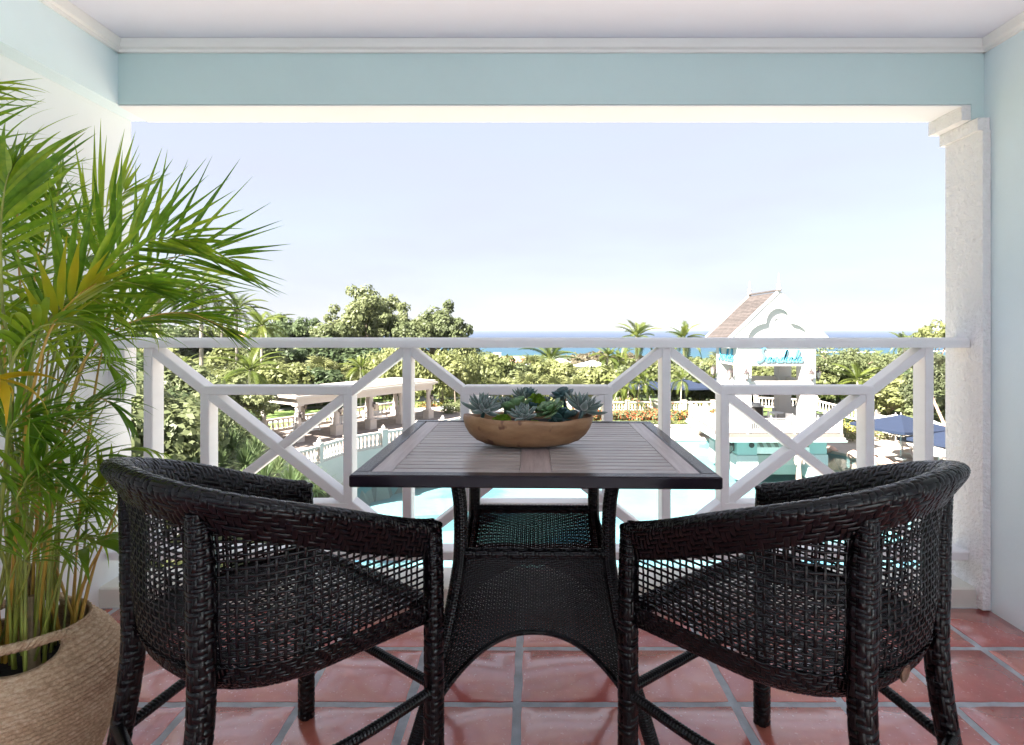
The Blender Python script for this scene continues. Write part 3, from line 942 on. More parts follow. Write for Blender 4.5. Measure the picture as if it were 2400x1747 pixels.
rosette('felted grey succulent at the back rim, left of the taller moss ball', 1226, 934, YS + 0.05, 'spike', 24, 0.054, (0, 0), 5, 80, 1.0, seed=4)
rosette('yellow green round leaved succulent right of the large spiky one', 1212, 960, YS - 0.005, 'round', 16, 0.054, (30, -8), 0, 62, 1.0, seed=5)
rosette('pale green open rosette succulent in the front right of the bowl', 1291, 968, YS - 0.04, 'round', 18, 0.061, (26, 8), -5, 60, 1.0, seed=6)
rosette('dusky blue round leaved succulent at the back right of the bowl', 1321, 938, YS + 0.045, 'dusky', 16, 0.057, (-14, 4), 12, 75, 1.0, seed=7)
rosette('dusky blue round leaved succulent behind the yellow green one', 1245, 962, YS + 0.01, 'dusky', 13, 0.052, (20, 14), 0, 55, 1.0, seed=8)
rosette('dark teal low succulent under the pale green rosette at the front rim', 1322, 983, YS - 0.035, 'dusky', 14, 0.054, (30, 18), -8, 40, 1.0, seed=9)
rosette('dark small succulent at the back rim behind the large spiky one', 1185, 950, YS + 0.045, 'spoon', 18, 0.042, (0, 0), 10, 75, 1.0, seed=10)
rosette('dark teal small succulent at the back rim right of the grey one', 1238, 930, YS + 0.06, 'dusky', 12, 0.038, (0, 0), 20, 75, 1.0, seed=11)
rosette('small green succulent at the back rim right of the taller moss ball', 1281, 948, YS + 0.05, 'spoon', 16, 0.040, (0, 0), 10, 75, 1.0, seed=12)
def moss(label, px, py, Y, r, sz=1.0):
    p = at(px, py, Y)
    V = []; Fq = []
    k = 0
    for _ in range(2600):
        d = rng.normal(size=3); d /= np.linalg.norm(d)
        c = d * r * rng.uniform(0.8, 1.0) * np.array([1, 1, sz]) * (1 + 0.08*math.sin(d[0]*7+d[2]*5))
        a = np.cross(d, rng.normal(size=3)); a /= np.linalg.norm(a); b_ = np.cross(d, a)
        s_ = 0.0014
        tip = c + d * 0.0035 + a * rng.uniform(-.002, .002)
        V += [c - a*s_, c + a*s_, tip + a*s_*0.6, tip - a*s_*0.6]; Fq.append((k, k+1, k+2, k+3)); k += 4
    o = tag(thing('moss_ball', label, 'moss', p, 0, 'moss balls in the wooden bowl'))
    MB().lathe([(0.001, -r*0.86*sz), (r*0.5, -r*0.72*sz), (r*0.84, -r*0.3*sz), (r*0.86, r*0.1*sz), (r*0.7, r*0.52*sz), (r*0.4, r*0.77*sz), (0.001, r*0.86*sz)], 20).build('core', M['s_moss'], o, True)
    tag(link('moss_tuft', mesh_np('moss_tuft', V, Fq, M['s_moss'], False), o), kind='stuff')
moss('bright green taller moss ball at the middle of the bowl', 1257, 943, YS + 0.01, 0.025, 1.05)
moss('bright green low moss clump at the front rim of the bowl', 1176, 988, YS - 0.055, 0.026, 0.75)
moss('bright green moss clump peeping out under the front grey succulent', 1252, 996, YS - 0.06, 0.016, 0.7)
# ================================================================== basket and potted palm
PC = (-1.400, 1.655, 0.0)
BK_ = thing('jute_basket', 'round braided jute basket with rope handles holding the palm', 'basket', PC)
def r_basket(z): return float(np.interp(z, [0, 0.05, 0.12, 0.21, 0.295, 0.355, 0.40, 0.435, 0.455], [0.150, 0.174, 0.200, 0.226, 0.238, 0.226, 0.196, 0.160, 0.150]))
def basket():
    n = 180; V = []; Fq = []
    H_ = 0.447; p = 0.0120
    rows = int(H_ / p)
    zs = []
    for i in range(rows):
        for f, b_ in ((0.0, -0.0040), (0.28, 0.0016), (0.5, 0.0030), (0.75, 0.0014)): zs.append((p*(i+f), b_))
    cuts = [R(-52), R(128)]     # handle openings
    def top(a):
        z = H_
        for c in cuts:
            d = abs((a - c + math.pi) % (2*math.pi) - math.pi) * 0.20
            if d < 0.115: z = min(z, H_ - 0.058 * math.sqrt(max(0, 1 - (d/0.115)**2)) ** 0.8)
        return z
    for iz, (z, b_) in enumerate(zs):
        for k in range(n):
            a = 2*math.pi*k/n
            zt_ = top(a); zz = min(z + p * ((k + n//2) % n) / n, zt_)
            r = r_basket(zz) + b_ + 0.0016*math.sin(k*2*math.pi*45/n*1.0 + (iz//4)*1.6 + (iz%4)*1.1) + 0.003*math.sin(2*a+1) + 0.002*math.sin(5*a)
            V.append((r*math.cos(a), r*math.sin(a), zz))
    m_ = len(zs)
    # inner side
    for iz, (z, b_) in enumerate(zs[::-4]):
        for k in range(n):
            a = 2*math.pi*k/n
            zz = min(z, top(a) - 0.001)
            r = r_basket(zz) - 0.009 + 0.003*math.sin(2*a+1)
            V.append((r*math.cos(a), r*math.sin(a), zz))
    m2 = m_ + len(zs[::-4])
    for i in range(m2-1):
        for k in range(n):
            Fq.append((i*n+k, i*n+(k+1) % n, (i+1)*n+(k+1) % n, (i+1)*n+k))
    link('basket_body', mesh_np('basket_body', V, Fq, M['jute']), BK_)
    for c in cuts:
        pts = []
        for k in range(15):
            f = k/14*2-1
            a = c + f*0.66
            z = 0.441 + 0.006*(1-f*f) - 0.012*abs(f)**6
            r = r_basket(0.435) + 0.002 + 0.012*(1-f*f)
            pts.append((r*math.cos(a), r*math.sin(a), z))
        C = spline(pts, 90)
        for s_ in range(3):     # three strands twisted round each other
            q = []
            for i, c_ in enumerate(C):
                ph = i*0.42 + s_*2*math.pi/3
                rad = Vector((c_[0], c_[1], 0)).normalized()
                q.append(Vector(c_) + rad*(0.0062*math.cos(ph)) + Vector((0, 0, 1))*(0.0062*math.sin(ph)))
            MB().tube(q, 0.0072, 8).build('handle_strand', M['jute'], BK_, True)
basket()
MB().lathe([(0.0001, 0.0), (0.12, 0.004), (0.17, 0.0)], 32, (0, 0, 0.320), False).build('inner_soil', M['soil'], BK_, True)

def palm_leaf_mat(name, c0, c1, c2):
    m, t, N, L, B = nt(name)
    oi = N.new('ShaderNodeObjectInfo')
    co = coords(N, L, 1.0)
    f = noise(N, L, co, 7, 3)
    a = N.new('ShaderNodeMath'); a.operation = 'MULTIPLY_ADD'
    L.new(oi.outputs['Random'], a.inputs[0]); a.inputs[1].default_value = 0.5
    s2 = N.new('ShaderNodeMath'); s2.operation = 'SUBTRACT'; L.new(f, s2.inputs[0]); s2.inputs[1].default_value = 0.25
    L.new(s2.outputs[0], a.inputs[2])
    c = ramp(N, L, a.outputs[0], [(0.2, c0), (0.5, c1), (0.85, c2)])
    L.new(c, B.inputs['Base Color']); B.inputs['Roughness'].default_value = 0.36
    B.inputs['Specular IOR Level'].default_value = 0.4
    tr = N.new('ShaderNodeBsdfTranslucent'); 
    hs = N.new('ShaderNodeHueSaturation'); hs.inputs['Value'].default_value = 1.5; L.new(c, hs.inputs['Color'])
    L.new(hs.outputs[0], tr.inputs[0])
    ms = N.new('ShaderNodeMixShader'); ms.inputs[0].default_value = 0.42
    L.new(B.outputs[0], ms.inputs[1]); L.new(tr.outputs[0], ms.inputs[2])
    L.new(ms.outputs[0], N['Material Output'].inputs['Surface'])
    return m
M['areca'] = palm_leaf_mat('areca_leaflet', (0.075, 0.17, 0.012), (0.17, 0.30, 0.020), (0.38, 0.46, 0.035))
M['areca_y'] = palm_leaf_mat('yellow_areca_leaflet', (0.20, 0.30, 0.02), (0.50, 0.40, 0.02), (0.62, 0.34, 0.015))
M['areca_stem'] = plain('green_yellow_cane', (0.26, 0.29, 0.05), 0.45, 0.35, 8)
M['areca_stem_o'] = plain('orange_leaf_stalk', (0.50, 0.30, 0.05), 0.4, 0.3, 8)
M['cane'] = plain('ringed_palm_cane', (0.28, 0.20, 0.11), 0.6, 0.5, 22, 0.4, 90, 0.003)
def leaflet_template(droop, nseg=9, fold=0.35):
    V = []; Q = []
    for i in range(nseg + 1):
        f = i / nseg
        w_ = 0.5 * (min(1, (f / 0.16)) ** 0.7 * 0.55 + 0.45 * math.sin(math.pi * min(1, f*1.3 + 0.05)) ) * (1 - f ** 3.0) + 0.004
        if f == 1: w_ = 0.01
        y = f * (1 - 0.28 * droop * f * f); z = -droop * f ** 2.2 * 0.62
        V += [(-w_, y, z), (0, y, z - 0.0), (w_, y, z)]
    for i in range(nseg):
        for k in range(2):
            Q.append((i*3+k, i*3+k+1, (i+1)*3+k+1, (i+1)*3+k))
    return np.array(V), np.array(Q)
LT = [leaflet_template(d) for d in (0.02, 0.12, 0.28, 0.5, 0.8)]
def lt_scaled(t, L_, W):
    """length L_, width W, with a V fold"""
    V = t[0].copy()
    V[:, 2] = V[:, 2] * L_ + np.abs(V[:, 0]) * W * 0.5
    V[:, 0] *= W; V[:, 1] *= L_
    return V
lt_mesh = {}
def lt_obj_mesh(k, mat):
    if (k, mat.name) not in lt_mesh:
        lt_mesh[(k, mat.name)] = mesh_np('leaflet', lt_scaled(LT[k], 1.0, 0.085), LT[k][1], mat)
    return lt_mesh[(k, mat.name)]
PALM = thing('areca_palm', 'tall bushy areca palm with arching green and yellow fronds in the jute basket', 'potted plant', (PC[0], PC[1], 0.34))
PL = np.array(PALM.location)
def frond(pts, n=22, L_=0.30, W=0.024, roll=0.0, lift=0.35, droop=1, f0=0.42, mat=None, stem=None, single=False, r0=0.0048, ang=(62, 22), both=True, seed=0):
    rr = random.Random(seed + 100)
    mat = mat or M['areca']; stem = stem or M['areca_stem']
    C = spline([np.array(p) - PL for p in pts], 60)
    rad = [r0 * (1 - 0.80 * i / 59) for i in range(60)]
    mb = MB(); mb.tube(C, rad, 6)
    fo = mb.build('frond', stem, PALM, True)
    T = np.gradient(C, axis=0); T /= np.linalg.norm(T, axis=1, keepdims=True)
    Vs = []; Qs = []; base = 0
    for i in range(n):
        f = f0 + (1 - f0) * (i + 0.5) / n
        k = min(59, int(f * 59)); p = C[k]; t = T[k]
        up = np.array([0, 0, 1.0]) - t * t[2]
        if np.linalg.norm(up) < 0.15: up = np.array([1, 0, 0.0]) - t * t[0]
        up /= np.linalg.norm(up)
        side0 = np.cross(t, up)
        c_, s_ = math.cos(roll), math.sin(roll)
        side = side0 * c_ + up * s_; up2 = np.cross(side, t)
        g = i / (n - 1)
        A = R(ang[0] + (ang[1] - ang[0]) * g + rr.uniform(-6, 6))
        Lg = L_ * (0.62 + 0.38 * math.sin(math.pi * min(1, 0.18 + g * 0.75))) * (1 - 0.45 * g ** 4) * rr.uniform(0.88, 1.08)
        for sgn in ((-1, 1) if both else (1,)):
            lf = lift + rr.uniform(-0.16, 0.16)
            d = t * math.cos(A) + (side * sgn * math.cos(lf) + up2 * math.sin(lf)) * math.sin(A)
            d /= np.linalg.norm(d)
            z = np.array([0, 0, 1.0]) * 0.8 + up2 * 0.5 + side * rr.uniform(-.5, .5)
            z = z - d * np.dot(z, d)
            if np.linalg.norm(z) < 0.1: z = up2 - d * np.dot(up2, d)
            z /= np.linalg.norm(z); x = np.cross(d, z)
            kk = min(4, max(0, droop + rr.choice((-1, 0, 0, 1))))
            if single:
                o = link('leaflet', lt_obj_mesh(kk, mat), fo)
                mt = Matrix(((x[0], d[0], z[0], p[0]), (x[1], d[1], z[1], p[1]), (x[2], d[2], z[2], p[2]), (0, 0, 0, 1)))
                o.matrix_basis = mt @ Matrix.Diagonal((W/0.085, Lg, Lg, 1))
            else:
                V = lt_scaled(LT[kk], Lg, W * rr.uniform(0.85, 1.1))
                V = V[:, :1] * x + V[:, 1:2] * d + V[:, 2:] * z + p
                Vs.append(V); Qs.append(LT[kk][1] + base); base += len(V)
    if not single:
        tag(link('leaflets', mesh_np('leaflets', np.vstack(Vs), np.vstack(Qs), mat), fo), kind='stuff')
    return fo
A_ = at
base = lambda dx=0, dy=0: (PC[0] + dx, PC[1] + dy, 0.36)
# the fronds the photograph shows best
OS = M['areca_stem_o']
frond([base(.05, -.02), A_(130, 1150, 1.62), A_(176, 900, 1.62), A_(237, 798, 1.64), A_(332, 747, 1.68), A_(441, 735, 1.72), A_(540, 775, 1.76)], 24, 0.27, 0.016, roll=0.75, lift=0.25, droop=2, f0=0.46, stem=OS, single=True, seed=1, ang=(50, 12))
frond([base(.02, .04), A_(120, 1100, 1.75), A_(180, 900, 1.80), A_(240, 760, 1.86), A_(298, 672, 1.92), A_(390, 611, 2.0), A_(470, 594, 2.06), A_(540, 606, 2.1)], 15, 0.40, 0.019, roll=1.35, lift=0.0, droop=0, f0=0.50, stem=OS, single=True, seed=2, ang=(58, 16))
frond([base(.0, -.03), A_(95, 1050, 1.62), A_(140, 780, 1.62), A_(217, 650, 1.66), A_(300, 585, 1.70), A_(380, 558, 1.76), A_(450, 566, 1.8)], 17, 0.30, 0.018, roll=1.1, lift=0.15, droop=1, f0=0.50, single=True, seed=3, ang=(60, 12))
frond([base(-.05, -.10), A_(25, 1000, 1.42), A_(5, 700, 1.38), A_(2, 540, 1.34), A_(10, 450, 1.32), A_(22, 400, 1.32)], 14, 0.27, 0.023, roll=0.1, lift=0.5, droop=1, f0=0.52, single=True, seed=4, ang=(55, 25))
frond([base(-.10, -.12), A_(-60, 1100, 1.38), A_(-120, 600, 1.34), A_(-125, 330, 1.32), A_(-80, 215, 1.30), A_(-45, 205, 1.30)], 11, 0.16, 0.014, roll=0.2, lift=0.2, droop=2, f0=0.62, single=True, seed=5)
frond([base(.0, .0), A_(70, 1000, 1.55), A_(78, 800, 1.55), A_(105, 620, 1.55), A_(130, 480, 1.55), A_(150, 410, 1.56)], 20, 0.15, 0.011, roll=0.2, lift=0.2, droop=1, f0=0.58, single=True, seed=6, ang=(70, 40))
frond([base(.03, -.06), A_(60, 1000, 1.48), A_(90, 800, 1.46), A_(160, 700, 1.46), A_(255, 660, 1.48), A_(350, 672, 1.5)], 18, 0.28, 0.017, roll=0.9, lift=0.25, droop=1, f0=0.46, single=True, seed=7, ang=(52, 12))
frond([base(.05, .06), A_(110, 1000, 1.85), A_(150, 800, 1.9), A_(205, 600, 1.95), A_(250, 500, 2.0), A_(300, 440, 2.05)], 13, 0.32, 0.018, roll=1.2, lift=0.0, droop=0, f0=0.55, seed=15, ang=(40, 14))
frond([base(.0, -.1), A_(20, 1000, 1.40), A_(30, 850, 1.38), A_(90, 770, 1.38), A_(170, 760, 1.40), A_(230, 800, 1.42)], 16, 0.22, 0.018, roll=0.1, lift=0.2, droop=3, f0=0.45, seed=8)
frond([base(.09, .03), A_(170, 1280, 1.74), A_(215, 1200, 1.78), A_(262, 1130, 1.82), A_(300, 1090, 1.84)], 14, 0.14, 0.010, roll=0.6, lift=0.2, droop=2, f0=0.3, r0=0.003, seed=9)
frond([base(.08, .0), A_(150, 1320, 1.68), A_(185, 1270, 1.70), A_(225, 1262, 1.74), A_(262, 1285, 1.76)], 9, 0.17, 0.014, roll=0.2, lift=0.1, droop=3, f0=0.3, r0=0.0035, seed=10)
frond([base(.07, -.04), A_(150, 1330, 1.60), A_(200, 1285, 1.60), A_(250, 1268, 1.62), A_(290, 1285, 1.64)], 5, 0.20, 0.026, roll=0.0, lift=-0.2, droop=4, f0=0.45, r0=0.0035, seed=11)
frond([base(.10, .05), A_(205, 1330, 1.80), A_(240, 1240, 1.84), A_(262, 1180, 1.86), A_(272, 1120, 1.86)], 12, 0.13, 0.010, roll=0.9, lift=0.1, droop=1, f0=0.3, r0=0.003, seed=16)
frond([base(.06, .0), A_(110, 1250, 1.62), A_(160, 1130, 1.66), A_(235, 1075, 1.72), A_(320, 1050, 1.78), A_(395, 1068, 1.82)], 6, 0.13, 0.013, roll=0.1, lift=-0.1, droop=3, f0=0.5, r0=0.003, seed=12)
frond([base(-.04, -.1), A_(-10, 1150, 1.36), A_(-40, 980, 1.34), A_(-50, 915, 1.33), A_(-20, 890, 1.33), A_(10, 905, 1.33)], 4, 0.17, 0.026, roll=0.0, lift=0.0, droop=4, f0=0.55, mat=M['areca_y'], stem=OS, seed=13)
frond([base(.0, -.05), A_(50, 1100, 1.46), A_(80, 900, 1.42), A_(120, 770, 1.40), A_(175, 700, 1.40), A_(225, 665, 1.40)], 7, 0.20, 0.020, roll=0.3, lift=0.2, droop=1, f0=0.55, mat=M['areca_y'], stem=OS, seed=14, ang=(40, 12))
# the filling behind and around them
for k, (x, y, Y, bend, L_, ly) in enumerate([
    (-40, 420, 1.5, 60, .26, 0), (40, 460, 1.75, 60, .25, 0), (90, 560, 1.72, 110, .26, 0), (-60, 560, 1.4, -60, .24, 0),
    (150, 640, 1.85, 120, .24, 0), (10, 640, 1.6, 60, .26, 0), (120, 720, 1.55, 120, .24, 0), (-20, 760, 1.45, 40, .24, 0),
    (60, 820, 1.75, 90, .22, 0), (170, 860, 1.8, 90, .20, 0), (-30, 880, 1.6, -40, .22, 0), (90, 930, 1.42, 60, .22, 0),
    (190, 960, 1.62, 80, .18, 0), (20, 1000, 1.4, 60, .22, 0), (230, 1150, 1.75, 60, .15, 0), (60, 1120, 1.4, 70, .20, 0),
    (150, 1060, 1.85, 60, .18, 0), (-60, 300, 1.75, 10, .22, 0), (10, 520, 1.95, 80, .24, 0), (205, 740, 1.75, 110, .22, 0)]):
    if k in (5, 11, 16): continue
    rr = random.Random(k)
    bx, by = rr.uniform(-.10, .10), rr.uniform(-.10, .10)
    frond([base(bx, by), A_(60 + (x-60)*0.25, 1200 + 0.15*(y-1200), 1.65 + (Y-1.65)*0.3), A_(60 + (x-60)*0.6, y + 0.30*(1250-y), 1.65 + (Y-1.65)*0.6), A_(x, y + 0.06*(1250-y), Y), A_(x + bend*0.6, y - 25, Y + 0.02), A_(x + bend*1.4, y + 30, Y + 0.05)],
          17, L_*1.08, 0.013 + 0.004*rr.random(), roll=rr.uniform(-.2, 1.2), lift=rr.uniform(0.0, 0.5), droop=rr.choice((1, 2, 2, 3)), f0=0.42, r0=0.0042, stem=rr.choice((M['areca_stem'], M['areca_stem_o'])), seed=20+k)
for k, (x, y, Y, dx) in enumerate([(20, 1010, 1.46, 70), (110, 1000, 1.5, 90), (170, 1090, 1.7, 90), (40, 1150, 1.42, 80), (120, 1180, 1.52, 110), (-30, 1230, 1.45, 60), (180, 1200, 1.78, 80), (60, 1290, 1.42, 90)]):
    rr = random.Random(700 + k)
    frond([base(rr.uniform(-.08, .08), rr.uniform(-.08, .06)), A_(x*0.6 + 30, y + 0.5*(1400-y), 1.6 + (Y-1.6)*.6), A_(x, y + 20, Y), A_(x + dx*.5, y - 20, Y + .02), A_(x + dx, y + 15, Y + .04)],
          13, 0.17, 0.012, roll=rr.uniform(0, 1.0), lift=rr.uniform(0, .4), droop=rr.choice((1, 2, 3)), f0=0.35, r0=0.0035, seed=700+k)
# thin young stalks and two thick ringed canes
for k in range(26):
    rr = random.Random(300 + k)
    a = rr.uniform(0, 6.28); r = rr.uniform(0.02, 0.13)
    bx, by = r*math.cos(a), r*math.sin(a)
    h = rr.uniform(0.35, 0.95)
    p0 = (bx, by, 0.0); p1 = (bx*1.25 + rr.uniform(-.02, .02), by*1.2, h*0.5); p2 = (bx*1.7 + rr.uniform(-.05, .05), by*1.5, h)
    p3 = (bx*2.1 + rr.uniform(-.10, .12), by*1.7, h*rr.uniform(1.05, 1.25))
    MB().tube(spline([p0, p1, p2, p3], 12), [rr.uniform(.003, .0065) * (1 - 0.07*i) for i in range(12)], 6).build('stalk', rr.choice((M['areca_stem'], M['areca_stem'], M['areca_stem_o'])), PALM, True)
for (bx, by, h, r) in ((0.058, -0.030, 0.19, 0.017), (-0.045, -0.075, 0.22, 0.020), (0.0, 0.03, 0.25, 0.016)):
    mb = MB(); pr = []
    for i in range(22):
        z = h*i/21
        pr.append((r*(1 - 0.35*i/21) * (1.08 if i % 5 == 0 else 1), z))
    mb.lathe(pr, 12, (bx, by, 0.0)); mb.build('cane', M['cane'], PALM, True)
# ================================================================== the grounds
ZW, ZD, ZP, ZU = -8.33, -8.15, -6.20, -6.95       # water, pool deck, pergola terrace, upper terrace
SEA = -28.0
POOL = [(-10.6, 33), (-10.2, 36.5), (-7.5, 40.5), (-2.5, 44.5), (3, 48), (8, 50), (13, 51.2), (17, 50.8), (20.5, 48.6), (23.2, 45.5), (24.6, 41.5), (25.3, 36), (25, 30), (22, 24), (14, 20), (4, 18.5), (-5, 19.5), (-10.5, 24), (-12.0, 29)]
def smooth_poly(P, n):
    Q = P + P[:3]
    out = []
    m_ = len(P)
    for k in range(n):
        t = k / n * m_; i = int(t); f = t - i
        p0, p1, p2, p3 = [np.array(P[(i + j) % m_], float) for j in (-1, 0, 1, 2)]
        out.append(tuple(0.5*((2*p1)+(-p0+p2)*f+(2*p0-5*p1+4*p2-p3)*f*f+(-p0+3*p1-3*p2+p3)*f**3)))
    return out
POOLS = smooth_poly(POOL, 120)
def inside(poly, x, y):
    c = np.zeros(np.shape(x), bool); j = len(poly) - 1
    for i in range(len(poly)):
        xi, yi = poly[i]; xj, yj = poly[j]
        with np.errstate(divide='ignore', invalid='ignore'):
            c ^= ((yi > y) != (yj > y)) & (x < (xj - xi) * (y - yi) / (yj - yi + 1e-12) + xi)
        j = i
    return c
TERR = [(-13.3, 31.0), (-12.1, 32.5), (-11.2, 35.5), (-10.4, 36.7), (-8.7, 38.4), (-7.0, 40.6), (-4.5, 45), (-1.0, 50), (3.0, 56), (5, 70), (-70, 70), (-70, 36), (-22, 30.5)]
def gz(x, y):
    x = np.asarray(x, float); y = np.asarray(y, float)
    z = np.full(np.broadcast(x, y).shape, ZD)
    left = (x < -9.5) & (y < 34)
    z = np.where(left, ZD + np.clip((-x - 11) / 16, 0, 1) * 2.6, z)
    z = np.where((x > 26.5), ZD + np.clip((x - 26.5) / 20, 0, 1) * 0.8, z)
    z = np.where((y > 52.9) & (x > 2), ZD + 0.85 + np.clip((y - 52.9) / 5.1, 0, 1) * 0.4, z)
    z = np.where((y > 58.3), ZU, z)
    z = np.where(inside(TERR, x, y), ZP, z)
    far = np.clip((y - 66) / 560, 0, 1)
    z = np.where(y > 66, z + (-21.5) * (far ** 0.58) + 1.2*np.sin(x*0.017+1)*np.sin(y*0.012)*np.clip((y-90)/100, 0, 1), z)
    z = np.where(y > 655, np.minimum(z, -28.5 + (655-y)*0.2 + 6*np.sin(x*0.006)), z)
    return z
def ground_z(x, y): return float(gz(np.array([x]), np.array([y]))[0])
def axis_pts(lo, a, b_, hi, step, grow=1.16):
    c = list(np.arange(a, b_ + 1e-6, step)); s_ = step; p = b_
    while p < hi: s_ *= grow; p += s_; c.append(min(p, hi))
    s_ = step; p = a; l = []
    while p > lo: s_ *= grow; p -= s_; l.append(max(p, lo))
    return np.array(l[::-1] + c)
gx = axis_pts(-1600, -44, 44, 1600, 0.8); gy = axis_pts(3.4, 10, 72, 760, 0.8)
GX, GY = np.meshgrid(gx, gy, indexing='ij')
GZ = gz(GX, GY)
inp = inside(POOLS, GX, GY); GZ = np.where(inp, -9.9, GZ)
cx = (GX[:-1, :-1] + GX[1:, 1:]) / 2; cy = (GY[:-1, :-1] + GY[1:, 1:]) / 2
ny_ = len(gy)
ii = np.arange(len(gx)-1)[:, None]*ny_ + np.arange(ny_-1)[None, :]
QD = np.stack([ii, ii+ny_, ii+ny_+1, ii+1], -1)
c_terr = inside(TERR, cx, cy)
c_garden = ((cx < -9.5) & (cy < 34) & ~c_terr)
PERG = [(-14.9, 39.2), (-8.2, 50.4), (-11.8, 52.8), (-18.9, 41.8)]
paved = c_terr & ((inside([(-12.0, 30), (-7, 38), (3, 55), (-1, 57), (-12.2, 54.2), (-21, 42.5), (-19, 33)], cx, cy)))
c_deck = (cy < 53.3) & ~c_terr & ~c_garden & (cx < 60) & (cx > -20)
cls = np.where(c_terr & ~paved & (cy < 70), 1, np.where(paved, 2, np.where(c_deck, 3, np.where(c_garden, 4, 5))))
cls = np.where((cy > 58.3) & (cy < 66) & (cx > 3) & (cx < 60) & ~c_terr, 1, cls)
GV = np.stack([GX, GY, GZ], -1).reshape(-1, 3)
M['lawn'] = plain('mown_lawn', (0.13, 0.20, 0.05), 0.9, 0.25, 0.6, 0.5, 30, 0.03)
M['paving'] = plain('cream_paving', (0.42, 0.37, 0.32), 0.8, 0.10, 0.9, 0.2, 12, 0.004)
M['brick_floor'] = plain('brown_terrace_paving', (0.24, 0.20, 0.18), 0.8, 0.25, 2.5, 0.3, 20, 0.005)
M['earth'] = plain('planted_earth', (0.055, 0.065, 0.025), 0.95, 0.4, 0.4, 0.5, 6, 0.05)
M['hill'] = plain('wooded_hill_ground', (0.055, 0.080, 0.028), 0.95, 0.4, 0.05, 0.5, 2, 0.3)
for k, nm, mt in ((1, 'lawn', 'lawn'), (2, 'terrace_paving', 'brick_floor'), (3, 'pool_deck', 'paving'), (4, 'garden_ground', 'earth'), (5, 'hillside', 'hill')):
    q = QD[cls == k].reshape(-1, 4)
    used, inv = np.unique(q, return_inverse=True)
    tag(link(nm, mesh_np(nm, GV[used], inv.reshape(-1, 4), M[mt], k == 5)), kind='structure')
# pool
def pool_water_mat(name, col, bs, gl=0.02):
    m, t, N, L, B = nt(name)
    N.remove(B)
    tr = N.new('ShaderNodeBsdfTransparent'); tr.inputs[0].default_value = (*col, 1)
    g = N.new('ShaderNodeBsdfGlossy'); g.inputs['Roughness'].default_value = 0.06
    fr = N.new('ShaderNodeFresnel'); fr.inputs[0].default_value = 1.30
    co = coords(N, L, 1.0)
    n1 = noise(N, L, co, 2.2, 4, 0.6)
    bp = N.new('ShaderNodeBump'); bp.inputs['Strength'].default_value = 0.8; bp.inputs['Distance'].default_value = bs
    L.new(n1, bp.inputs['Height']); L.new(bp.outputs[0], g.inputs['Normal']); L.new(bp.outputs[0], fr.inputs['Normal'])
    ms = N.new('ShaderNodeMixShader'); L.new(fr.outputs[0], ms.inputs[0]); L.new(tr.outputs[0], ms.inputs[1]); L.new(g.outputs[0], ms.inputs[2])
    L.new(ms.outputs[0], N['Material Output'].inputs['Surface'])
    return m
M['water'] = pool_water_mat('pool_water', (0.84, 0.97, 0.98), 0.022)
def pool_floor_mat():
    m, t, N, L, B = nt('pale_blue_pool_plaster')
    co = coords(N, L, 1.0)
    w = N.new('ShaderNodeTexVoronoi'); w.feature = 'DISTANCE_TO_EDGE'; w.inputs['Scale'].default_value = 0.9
    av = N.new('ShaderNodeVectorMath'); av.operation = 'ADD'
    nn = N.new('ShaderNodeTexNoise'); nn.inputs['Scale'].default_value = 0.8; L.new(co, nn.inputs['Vector'])
    L.new(co, av.inputs[0]); L.new(nn.outputs['Color'], av.inputs[1]); L.new(av.outputs[0], w.inputs['Vector'])
    big = noise(N, L, co, 0.16, 3)
    c1 = ramp(N, L, big, [(0.36, (0.09, 0.22, 0.32)), (0.44, (0.19, 0.33, 0.35)), (0.75, (0.25, 0.365, 0.365))])
    L.new(c1, B.inputs['Base Color']); B.inputs['Roughness'].default_value = 0.7
    return m
M['pool_floor'] = pool_floor_mat()
n_ = len(POOLS)
cxp = sum(p[0] for p in POOLS)/n_; cyp = sum(p[1] for p in POOLS)/n_
def ring_pts(off, z):
    out = []
    for i in range(n_):
        a = np.array(POOLS[(i-1) % n_]); b_ = np.array(POOLS[(i+1) % n_]); d = b_ - a; d = d/np.linalg.norm(d)
        nrm = np.array([-d[1], d[0]])
        c = np.array(POOLS[i])
        if np.dot(nrm, c - np.array([cxp, cyp])) < 0 and False: nrm = -nrm
        out.append((c[0] + nrm[0]*off*ORI, c[1] + nrm[1]*off*ORI, z))
    return out
area = sum(POOLS[i][0]*POOLS[(i+1) % n_][1] - POOLS[(i+1) % n_][0]*POOLS[i][1] for i in range(n_))
ORI = -1 if area > 0 else 1      # +off is outwards
basin = MB()
A0 = ring_pts(-0.0, ZD + 0.0); A1 = ring_pts(-0.02, -9.45)
k0 = 0
basin.add(A0 + A1, [(i, (i+1) % n_, (i+1) % n_ + n_, i+n_) for i in range(n_)] + [tuple(range(n_, 2*n_))])
struct('pool_basin', basin, M['pool_floor'])
struct('pool_water', MB().add(ring_pts(-0.01, ZW), [tuple(range(n_)) if area > 0 else tuple(range(n_))[::-1]]), M['water'])
c0, c1, c2, c3 = ring_pts(-0.04, ZD - 0.14), ring_pts(-0.04, ZD + 0.05), ring_pts(0.55, ZD + 0.05), ring_pts(1.3, ZD - 0.06)
M['coping'] = plain('cream_pool_coping', (0.45, 0.41, 0.35), 0.7, 0.08, 2, 0.15, 20, 0.003)
cp = MB().add(c0 + c1 + c2 + c3, [(i + r*n_, (i+1) % n_ + r*n_, (i+1) % n_ + (r+1)*n_, i + (r+1)*n_) for r in range(3) for i in range(n_)])
struct('pool_coping', cp, M['coping'])
